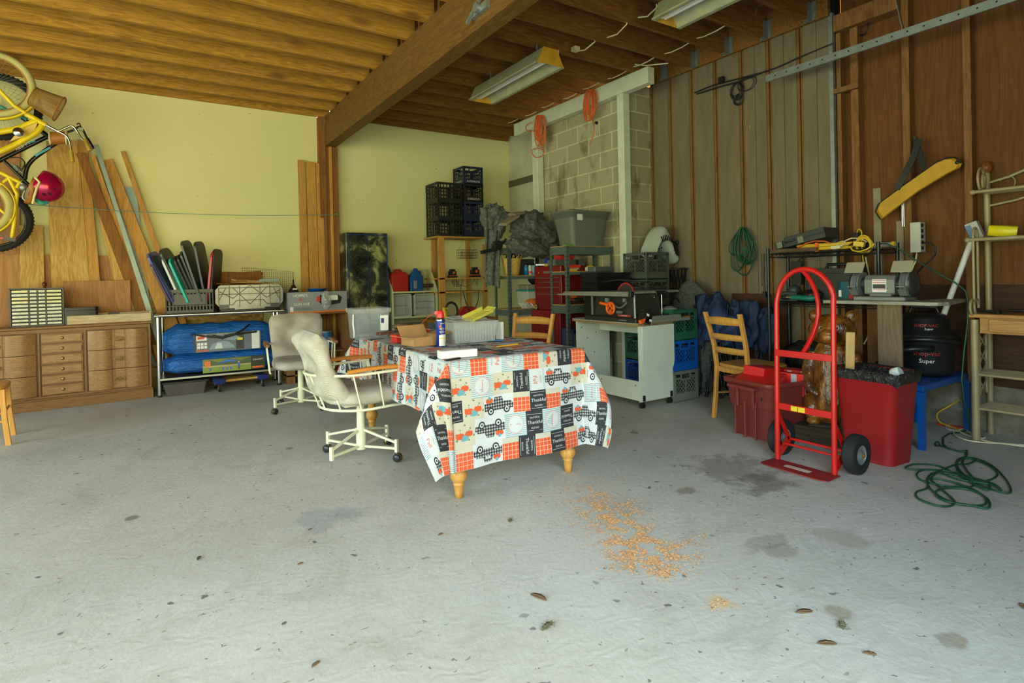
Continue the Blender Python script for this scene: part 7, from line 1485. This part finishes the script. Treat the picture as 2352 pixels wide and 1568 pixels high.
# ---- 2x4 frame with crates
t = thing('timber_frame', 'open timber frame shelf by the cream wall with crates stacked on top', 'shelf', (3.38,6.98,0)); 
for x, y in ((0.0,.0),(.1,.42),(.66,.42),(.70,.0)): MB(m_pine).box(x,x+(.09 if x in (0.0,) else .06),y,y+.04,0,1.745 if x < .7 else 1.66).build('upright', t, bevel=.003)
for z, x1 in ((1.745,.76),(1.17,.76),(.98,.76)): MB(m_pine).box(-.02,x1,.0,.44,z,z+.02).build('shelf_board', t)
b = MB(m_blk); 
for k in range(12): x = -.13+.26*k/11; b.tube([(x,-.06,.12),(x,-.05,0),(x,.06,0),(x,.07,.12)],.0018,5)
for z, s_ in ((.0,.9),(.04,.94),(.08,.97),(.12,1)): b.tube([(-.14*s_,-.06,z),(.14*s_,-.06,z),(.14*s_,.07,z),(-.14*s_,.07,z)],.0022,5,True)
for s_ in (-1,1): b.tube([(s_*.13,0,.12),(s_*.05,0,.28)],.0015,5)
put('wire_basket', b, (3.86,7.05,1.463), 'black wire basket hanging under the top of the timber frame', 'basket')
b = MB(m_blk); b.box(-.06,.06,-.04,.04,0,.03); b.box(-.05,.05,-.03,.03,.03,.09); b.box(-.03,.03,-.03,.03,.09,.12); b.use(m_or).box(-.062,.062,-.042,.042,.025,.032); b.cyl((.01,-.032,.07),(.01,-.03,.07),.018)
o1 = put('battery_charger', b, (3.62,7.06,1.191), 'black and orange battery charger at the left on the timber frame', 'charger'); o2_ = o1.copy(); COL.objects.link(o2_); o2_.location = (3.98,7.06,1.191); o2_.scale = (1.15,1.1,1.2); tag(o2_, 'larger black and orange battery charger at the right on the timber frame', 'charger')
b = MB(m_blk)
for k in range(7): x0, x1 = random.uniform(-.2,.25), random.uniform(-.2,.25); b.tube(smooth([Vector((x0,0,.17)),Vector((x0+.02,-.02,.05)),Vector(((x0+x1)/2,-.03,.02)),Vector((x1,-.02,.08)),Vector((x1,0,.17))],2),.003,5)
b.tube(smooth([Vector((.0,-.03,.0)),Vector((.02,-.03,-.2)),Vector((.1,-.03,-.36)),Vector((.22,-.03,-.3)),Vector((.27,-.03,-.1)),Vector((.25,-.03,.0))],2),.006,6); b.tube([(-.03,-.03,.1),(-.04,-.03,-.2)],.004,5)
put('charger_cables', b, (3.72,6.97,1.0), 'dangling black charger cables on the timber frame', 'cables')
def bread(loc, label):
    if not hasattr(bread, 'o'):
        b = MB(kbk); a, h_ = .19, .245
        for s_ in range(4):
            b.M = Matrix.Rotation(s_*pi/2,4,'Z'); b.box(-a,a,-a,-a+.01,0,.03); b.box(-a,a,-a,-a+.01,h_-.03,h_); b.box(-a,a,-a,-a+.006,.12,.13); b.box(-a,a,-a,-a+.006,.07,.078); b.box(-a,a,-a,-a+.006,.17,.178)
            for i in range(9): x = -a+(2*a-.012)*i/8; b.box(x,x+(.03 if i in (0,4) else .012),-a,-a+.008,.0,h_)
        b.M = None; b.box(-a,a,-a,a,0,.006); bread.o = b.build('storage_crate', loc=(0,0,0)); o = bread.o
    else: o = bread.o.copy(); COL.objects.link(o)
    o.location = loc; return tag(o, label, 'crate')
for k, lb in enumerate(('bottom','middle','top')): bread((3.565,7.16,1.767+.246*k), lb+' black slatted crate in the left stack on the timber frame')
for k, (m_, wd, lb) in enumerate([(knv,None,'lowest navy milk crate in the right stack on the timber frame'),(knv,None,'second navy milk crate from below in the right stack on the frame'),(kbk,'DARIGOLD','black milk crate with pale lettering in the right stack on the frame'),(knv,'ALPENROSE','topmost navy milk crate with white lettering under the cream ceiling line')]):
    milk(m_, 'milk_crate', lb, (3.925,7.1,1.767+.246*k), 0, None, wd, ww, .31, .245)
# ---- strip lights
def fixture(loc, label, L=1.22):
    t = thing('strip_light', label, 'lamp', loc); m_f = plain('dirty white enamel',(150,150,120),.5,0,.15,12); m_tb = plain('fluorescent tube',(226,226,214),.3)
    b = MB(m_f); b.rings([[Vector((x,0,z)) for x,z in ((-.145,0),(-.075,.14),(.075,.14),(.145,0),(.125,.0),(.06,.10),(-.06,.10),(-.125,.0))],[Vector((x,L,z)) for x,z in ((-.145,0),(-.075,.14),(.075,.14),(.145,0),(.125,.0),(.06,.10),(-.06,.10),(-.125,.0))]],False,False,False); b.box(-.155,-.12,0,L,-.008,.004); b.box(.12,.155,0,L,-.008,.004); b.build('reflector', t)
    for y in (-.004, L): b = MB(plain('yellowed end cap',(188,142,40),.6,0,.2,12)); b.prism([(-.145,-.005),(-.075,.142),(.075,.142),(.145,-.005)], (0,y,0), (1,0,0), (0,0,1), -.004); b.build('end_cap', t)
    for x in (-.09,-.055,-.02): MB(m_tb).cyl((x,.01,.035),(x,L-.01,.035),.016,n=14).build('tube', t)
    for y in (.2, L-.2): MB(m_galv).bar((0,y,.14),(0,y,H-loc[2]+.0),.02,.002).build('hanger', t)
fixture((3.06,3.98,3.055), 'dirty white strip light with a yellowed end, hung before the block chimney'); fixture((3.33,1.68,3.055), 'dirty white strip light cut by the top edge of the photo')
# romex between the joists
b0 = None
for k in range(9):
    y = YJ[2+k]; b = MB(m_romex); x0 = 4.35+.02*(k % 2)
    b.tube([(x0,y-.02,H+.05),(x0+.004,y-.12,H+.035),(x0,y-.25,H+.035),(x0-.004,y-.38,H+.05)], .006, 6); tag(b.build('romex_cable'), 'piece of white electrical cable running between two joists near the white header', 'cable', 'white cables between the joists')
for px, py, qx, qy, lb in ((1322,118,1366,96,'white cable end with a junction block, behind the left strip light'),(1395,86,1440,55,'white cable hanging from a joist between the two strip lights'),(1270,135,1283,122,'short white cable at the yellowed end of the left strip light'),(1466,40,1508,18,'white cable running up to the second strip light')):
    a, c = P(px,py,z=3.3), P(qx,qy,z=3.3); b = MB(m_romex); b.tube([a,(a+c)/2-Vector((0,0,.03)),c,c+Vector((0,0,.03))],.006,6)
    if px == 1322: b.cbox(a+Vector((0,0,.02)),(.06,.06,.04))
    tag(b.build('ceiling_cable'), lb, 'cable')
a, c = P(1415,142,x=4.3), P(1535,145,x=4.5); tag(MB(m_romex).tube([a,a.lerp(c,.3)-Vector((0,0,.02)),a.lerp(c,.6)-Vector((0,0,.03)),c],.007,6).build('ceiling_cable'), 'white cable drooping over the near end of the white header', 'cable')
b = MB(m_galv); p = P(1105,14,x=1.985); b.box(p.x-.02,p.x+.012,p.y-.1,p.y+.12,p.z-.05,p.z+.0); b.bar((p.x-.03,p.y+.15,p.z-.07),(p.x-.03,p.y-.2,p.z+.12),.02,.02); b.cyl((p.x-.05,p.y,p.z-.02),(p.x,p.y,p.z-.02),.035,n=10); tag(b.build('door_bracket'), 'galvanised bracket bolted to the left face of the big ceiling beam', 'bracket')
# ================================================================ BICYCLES, HELMET
m_yf = plain('bicycle yellow',(214,190,20),.3); m_tirec = plain('cream tyre',(178,172,112),.8); m_rimb = plain('tan rim',(150,104,44),.5); m_bf = plain('black bicycle paint',(16,17,18),.25)
m_tan = plain('tan leather',(150,94,26),.5); m_crm = plain('cream trim',(206,200,150),.6); m_teal = plain('teal plastic',(52,148,138),.4)
YB, MBk = 6.92, 7.14
def pz(px, py, y): return P(px, py, y=y)
def ptube(b, pts, y, r, n=10, sm=True): q = [pz(a, c, y) for a, c in pts]; return b.tube(cat(q, 5) if sm and len(q) > 2 else q, r, n)
def wheel(par, cx, cy, rp, y, tm, tr, rim, nm='wheel', knob=False):
    c = pz(cx, cy, y); R0 = abs((pz(cx, cy+rp, y)-c).z); n = 56; b = MB(tm)
    b.tube([c+Vector((R0-tr,0,0))*math.cos(2*pi*k/n)+Vector((0,0,R0-tr))*math.sin(2*pi*k/n) for k in range(n)], tr, 12, True)
    if knob:
        for k in range(n): a = 2*pi*k/n; b.cbox(c+Vector((math.cos(a),0,math.sin(a)))*(R0-.002),(.012,tr*1.5,.01),(0,-a+pi/2,0))
    w = b.build(nm, par, True); r2 = R0-2*tr
    MB(rim).tube([c+Vector((r2,0,0))*math.cos(2*pi*k/n)+Vector((0,0,r2))*math.sin(2*pi*k/n) for k in range(n)], .011, 8, True).build('rim', w, True)
    b = MB(m_galv); b.cyl(c-Vector((0,.035,0)), c+Vector((0,.035,0)), .018, n=12)
    for k in range(32): a = 2*pi*k/32; a2 = a+.35*(-1)**k; b.cyl(c+Vector((.016*math.cos(a2),.02*(-1)**k,.016*math.sin(a2))), c+Vector((r2*math.cos(a),0,r2*math.sin(a))), .0011, n=4)
    b.build('spokes', w, True); return c, R0
t = thing('cruiser_bicycle', 'yellow cruiser bicycle hanging nose-up on the wall with a tan mesh basket and fat cream tyres', 'bicycle', pz(0,560,YB))
t['label'] = 'yellow cruiser bicycle hanging on the wall, with tan mesh basket and cream tyres'
c, R0 = wheel(t, -16, 192, 77, YB, m_tirec, .03, m_rimb)
n = 20; b = MB(m_yf); Rf = R0+.022
def arcf(b, c, Rf, a0, a1, w=.035, y=0):
    rs = []
    for k in range(n+1):
        a = a0+(a1-a0)*k/n; d = Vector((math.cos(a),0,math.sin(a))); o_ = c+d*Rf+Vector((0,y,0)); rs.append([o_+Vector((0,-w,0))-d*.012, o_+Vector((0,-w*.6,0))+d*.003, o_+Vector((0,w*.6,0))+d*.003, o_+Vector((0,w,0))-d*.012, o_+Vector((0,0,0))-d*.006])
    return b.rings(rs)
arcf(b, c, Rf, -.15, -1.9); b.build('fender', t, True)
b = MB(m_yf)
for dy in (-.05,.05): b.tube([c+Vector((0,dy,0)), pz(35,246,YB)+Vector((0,dy,0)), pz(60,261,YB)+Vector((0,dy*.5,0))], .017, 10)
b.cyl(pz(60,261,YB), pz(106,288,YB), .024); b.build('fork', t, True)
b = MB(m_yf); ptube(b, [(88,277),(70,283),(40,295),(0,303),(-60,312)], YB, .026); ptube(b, [(98,287),(85,303),(64,316),(30,335),(0,348),(-60,378)], YB, .026); ptube(b, [(-60,370),(0,396),(48,420)], YB, .017); b.build('frame', t, True)
b = MB(plain('peach panel',(206,176,96),.5)); q = [pz(*p_, YB) for p_ in ((22,326),(40,305),(57,291),(88,279),(80,300),(64,311))]; k_ = Vector((0,.012,0)); b.add([p-k_ for p in q]+[p+k_ for p in q], [tuple(range(6))[::-1],tuple(range(6,12))]+[(i,(i+1)%6,6+(i+1)%6,6+i) for i in range(6)]); b.build('tank_panel', t, True)
b = MB(m_chrome); p = pz(43,304,YB-.06); b.lathe([(0,-.03),(.025,-.02),(.042,.02),(.04,.025),(.0,.03)], p, 18, Matrix.Rotation(pi/2,3,'X')); b.build('headlight', t, True)
b = MB(m_chrome); b.cyl(pz(104,286,YB), pz(138,304,YB), .012); ptube(b, [(134,302),(150,294),(168,290),(186,316),(198,330)], YB-.05, .01); ptube(b, [(134,302),(152,312),(160,325),(164,345)], YB-.25, .009); b.cyl(pz(134,302,YB-.05), pz(134,302,YB-.25), .009); hb_ = b.build('handlebar', t, True); gg = plain('gold grip',(150,126,30),.6); MB(gg).cyl(pz(194,320,YB-.05), pz(207,346,YB-.05), .019).build('grip', hb_, True); MB(gg).cyl(pz(163,345,YB-.25), pz(167,372,YB-.25), .017).build('grip', hb_, True)
def meshbox(b, q0, q1, y, r0, r1):
    pass
N = NT('tan wire mesh',.5); co = N.coords((1,1,1),False); sx = N.n('ShaderNodeSeparateXYZ'); N.l(co, sx.inputs[0]); fa_ = N.math('FRACT', N.math('MULTIPLY', N.math('ADD', sx.outputs[0], sx.outputs[2]), 110)); fb_ = N.math('FRACT', N.math('MULTIPLY', N.math('SUBTRACT', sx.outputs[0], sx.outputs[2]), 110))
N.l(N.math('MAXIMUM', N.math('LESS_THAN', fa_, .4), N.math('LESS_THAN', fb_, .4)), N.b.inputs['Alpha']); N.b.inputs['Base Color'].default_value = (*lin((140,106,44)), 1); m_msh = N.mat
A_, B_ = pz(80,228,YB-.02), pz(139,256,YB-.02); dd = (B_-A_); dn = dd.normalized(); up = Vector((-dn.z,0,dn.x)); Hh = .095
def oval(o_, s_): return [o_+up*(s_*math.copysign(abs(math.sin(a))**.6, math.sin(a)))+Vector((0,-.09+.1*math.copysign(abs(math.cos(a))**.6, math.cos(a)),0)) for a in [2*pi*k/28 for k in range(28)]]
b = MB(m_msh); b.rings([oval(A_,Hh*.9), oval(A_.lerp(B_,.5),Hh*1.05), oval(B_,Hh*1.25)], True, False); bk_ = b.build('basket', t, True)
b = MB(m_tan); b.tube(oval(A_,Hh*.9), .004, 6, True); b.tube(oval(B_,Hh*1.25), .006, 6, True)
for k in (0,7,14,21): b.cyl(oval(A_,Hh*.9)[k], oval(B_,Hh*1.25)[k], .003)
b.build('basket_rim', bk_, True)
b = MB(m_tan); b.cyl(pz(116,318,YB-.14), pz(152,316,YB-.14), .058, n=20); b.use(m_crm); b.tube([pz(153,316,YB-.14)+Vector((0,.06*math.cos(a),.06*math.sin(a))) for a in [2*pi*k/20 for k in range(20)]], .008, 6, True); b.tube([pz(115,318,YB-.14)+Vector((0,.06*math.cos(a),.06*math.sin(a))) for a in [2*pi*k/20 for k in range(20)]], .005, 6, True); b.build('bar_bag', t, True)
b = MB(m_yf); ptube(b, [(-20,450),(0,425),(22,408)], YB, .014); ptube(b, [(20,408),(39,446),(34,500),(27,552)], YB, .016, sm=False); ptube(b, [(-10,472),(12,492),(30,512)], YB, .012); ptube(b, [(45,418),(38,432)], YB, .014); b.build('rear_stay', t, True)
c2, R2 = wheel(t, -58, 472, 68, YB, m_tirec, .03, m_rimb)
b = MB(m_yf); arcf(b, c2, R2+.02, .9, -1.1); b.build('fender', t, True)
b = MB(m_galv); b.cyl(pz(48,420,YB), pz(60,428,YB), .012); ptube(b, [(46,425),(58,432),(52,452),(60,462)], YB-.02, .009); b.ell(pz(53,430,YB-.03),(.03,.02,.03),10); b.build('seat_clamp', t, True)
b = MB(m_grd); b.cbox(pz(12,548,YB-.1),(.15,.06,.03),(0,.18,0)); b.use(m_rcase).cbox(pz(4,547,YB-.135),(.02,.004,.015)); b.build('pedal', t, True)
# mountain bike
t = thing('mountain_bicycle', 'black mountain bicycle with blue accents hanging behind the yellow cruiser', 'bicycle', pz(0,575,MBk))
c, R0 = wheel(t, 0, 245, 76, MBk, m_blkmat, .028, m_bf, knob=True); c3, R3 = wheel(t, -18, 505, 74, MBk, m_blkmat, .03, m_bf, knob=True)
b = MB(m_teal); b.cyl(pz(0,245,MBk-.05), pz(62,275,MBk-.05), .017); b.use(m_bf); b.cyl(pz(50,270,MBk-.05), pz(92,300,MBk-.02), .017); b.cyl(pz(86,294,MBk), pz(116,318,MBk), .022); b.build('fork', t, True)
b = MB(m_bf); b.cyl(pz(-40,388,MBk), pz(112,312,MBk), .021); ptube(b, [(130,328),(100,348),(76,366),(62,385),(57,412)], MBk, .019); b.cyl(pz(2,362,MBk), pz(66,424,MBk), .014)
b.use(plain('blue decal',(70,150,170),.3)); b.cbox(pz(98,348,MBk-.021),(.15,.002,.02),(0,-.66,0)); b.cbox(pz(70,327,MBk-.022),(.08,.002,.012),(0,-.45,0)); 
u_ = (pz(18,353,MBk)-pz(82,321,MBk)).normalized(); v_ = Vector((u_.z,0,-u_.x)); v_ = v_ if v_.z < 0 else -v_
b.text('HUFFY', pz(50,334,MBk-.023)-v_*.013, u_, v_, .045, m_white); b.build('frame', t, True)
b = MB(m_galv); 
for k in range(6): p = pz(33+2.2*k, 380+2.4*k, MBk-.03); b.tube([p+Vector((.022*math.cos(a),.022*math.sin(a),0)) for a in [2*pi*i/12 for i in range(12)]], .005, 5, True)
ptube(b, [(28,376),(52,398)], MBk-.03, .008); b.build('shock_spring', t, True)
b = MB(m_bf); ptube(b, [(118,318),(140,308),(165,300),(185,292),(200,318),(214,342)], MBk-.02, .011); b.cyl(pz(200,318,MBk-.02), pz(214,341,MBk-.02), .016); ptube(b, [(186,292),(182,283),(176,286)], MBk-.04, .006); b.use(m_galv); b.cbox(pz(186,297,MBk-.04),(.035,.03,.03)); ptube(b, [(172,300),(150,292),(128,306)], MBk-.05, .003); b.build('handlebar', t, True)
b = MB(m_bf); ptube(b, [(20,362),(45,362),(57,375),(50,390)], MBk-.02, .006); b.build('chain_guard', t, True); b = MB(m_bf); ptube(b, [(50,418),(70,432)], MBk, .014); b.build('seat_post', t, True)
# helmet and straps
hp = pz(107,428,6.72); t = thing('bike_helmet', 'shiny magenta bicycle helmet hanging in front of the yellow plywood sheet', 'helmet', hp)
N = NT('magenta gloss',.18,.35,.7); N.b.inputs['Base Color'].default_value = (*lin((170,8,70)),1); m_mag = N.mat
b = MB(m_mag); n_ = 24; vs_ = []
for i in range(13):
    th_ = pi*.62*i/12
    for j in range(n_):
        ph = 2*pi*j/n_; q = Vector((math.cos(th_)*.15, -math.sin(th_)*math.cos(ph)*.115, math.sin(th_)*math.sin(ph)*.14)); vs_.append(Matrix.Rotation(.45,3,'Y') @ q)
b.add(vs_, [(i*n_+j,i*n_+(j+1)%n_,(i+1)*n_+(j+1)%n_,(i+1)*n_+j) for i in range(12) for j in range(n_)], True); b.v = [(x-.02,y,z) for x,y,z in b.v]; b.build('shell', t, thick=.012)
b = MB(m_black)
for x, y, z in ((.05,-.1,.04),(.07,-.095,-.03),(.04,-.1,-.08),(.1,-.05,.0),(.0,-.108,-.09),(.07,-.07,.08)): b.ell((x-.01,y,z),(.018,.006,.008),8,(0,.6,0))
b.build('vent', t)
b = MB(m_tan); b.rings([[pz(a,c_,6.66)+Vector((0,dy,0)) for a, c_, dy in ((x0,y0,-.05),(x1,y1,-.05),(x1,y1,.05),(x0,y0,.05))] for x0,y0,x1,y1 in ((66,432,78,408),(72,440,88,412),(68,452,80,440),(56,466,74,468))], smooth=True); b.use(m_crm).tube([pz(80,407,6.6),pz(91,418,6.6),pz(84,434,6.6),pz(79,450,6.6),pz(75,468,6.6)], .01, 8)
tag(b.build('leather_strap'), 'tan leather strap with cream edging hanging beside the magenta helmet', 'strap')
b = MB(m_teal); b.tube(cat([pz(85,441,6.72),pz(83,450,6.7),pz(87,461,6.68),pz(97,466,6.68),pz(106,464,6.7),pz(109,455,6.72)]), .02, 8); b.use(m_bf).ell(pz(102,455,6.75),(.04,.03,.05),12); tag(b.build('teal_helmet'), 'teal and black helmet edge showing below the magenta helmet', 'helmet')
# ================================================================ SAWDUST, LEAVES ON THE SLAB
rn = random.Random(21); b = MB(plain('sawdust',(222,172,116),.9,0,.2,80)); path = [P(1330,1120,z=0),P(1385,1160,z=0),P(1420,1205,z=0),P(1465,1260,z=0),P(1520,1290,z=0),P(1560,1280,z=0)]
def dust(c, sx, sy, n, ang_=0):
    for _ in range(n):
        x, y = rn.gauss(0,sx), rn.gauss(0,sy); p = Vector((c.x+x*math.cos(ang_)-y*math.sin(ang_), c.y+x*math.sin(ang_)+y*math.cos(ang_), 0))
        if noise.noise(Vector((p.x*16, p.y*16, 2)))+.6*noise.noise(Vector((p.x*50, p.y*50, 7)))+rn.uniform(-.25,.25) < .02: continue
        a = rn.uniform(0,6.28); s_ = rn.uniform(.0025,.006); h_ = .0012+rn.random()*.002
        b.add([p+Vector((s_*math.cos(a+k*2.1), s_*math.sin(a+k*2.1), h_*(.3 if k == 0 else 1))) for k in range(3)], [(0,1,2)])
for i, p in enumerate(path[:-1]):
    q = path[i+1]
    for k in range(8): dust(p.lerp(q,k/8), .085, .055, 520 if 1 <= i <= 3 else 150)
dust(P(1490,1280,z=0), .06, .03, 1400); dust(P(1530,1318,z=0), .03, .02, 260); dust(P(1600,1240,z=0), .08, .04, 300); dust(P(1340,1130,z=0), .2, .12, 500); dust(P(1320,1085,z=0), .05, .02, 120); dust(P(1650,1385,z=0), .03, .015, 120)
tag(b.build('sawdust'), 'trail of orange sawdust scattered on the concrete in front of the table', 'sawdust', kind='stuff')
ml_, mt2 = plain('dry leaf',(120,96,66),.8), plain('dry moss',(112,108,78),.9)
for i, (px, py, s_, a, m_, lb) in enumerate([(1237,1373,.035,1.9,ml_,'curled brown dead leaf on the slab, below the sawdust trail'),(1258,1440,.03,.3,mt2,'tuft of dry moss on the slab near the bottom edge'),(1172,1196,.018,.8,mt2,'small grey-green tuft on the slab left of the sawdust trail'),(1848,1407,.03,-.5,ml_,'brown seed pod on the slab left of a dark round stain'),(1935,1437,.025,.6,mt2,'tuft of moss beside the dark round stain on the slab'),(1998,1503,.018,-.9,ml_,'small brown leaf near the bottom right of the slab'),(726,1527,.016,.5,ml_,'small brown leaf at the bottom of the slab, below the swivel chairs'),(457,1283,.018,1.2,plain('green leaf',(66,84,50),.7),'small dark green leaf on the slab at the left'),(690,1296,.012,.1,ml_,'tiny brown leaf on the slab left of the table'),(1012,1228,.015,.2,ml_,'tiny curled leaf on the slab right below the tablecloth corner'),(712,1217,.01,.4,ml_,'tiny reddish leaf on the slab below the swivel chair'),(1900,1480,.03,2.5,ml_,'thin brown twig with a seed head on the slab'),(2348,1393,.02,.5,ml_,'dark dead leaf on the slab at the right edge of the photo')]):
    b = MB(m_); r0 = random.Random(i); rs = []
    for k in range(9):
        u = k/8; w = s_*.35*math.sin(pi*u)**.6+.001; rs.append([Vector((s_*(2*u-1), w*q_, .003+.35*w*(q_*q_)+.002*r0.random())) for q_ in (-1,-.4,.4,1)]+[Vector((s_*(2*u-1), w*q_, .001+.25*w*(q_*q_))) for q_ in (.5,-.5)])
    b.rings(rs)
    if m_ is mt2:
        for k in range(30): an = r0.uniform(0,6.28); q_ = Vector((r0.uniform(-s_,s_), r0.uniform(-s_,s_)*.5, .002)); b.tube([q_, q_+Vector((math.cos(an)*.012, math.sin(an)*.012, r0.uniform(.002,.01)))], .0009, 4)
    p = P(px, py, z=0); put('dead_leaf' if m_ is not mt2 else 'moss_tuft', b, (p.x, p.y, .0005), lb, 'leaf' if m_ is not mt2 else 'moss', a)
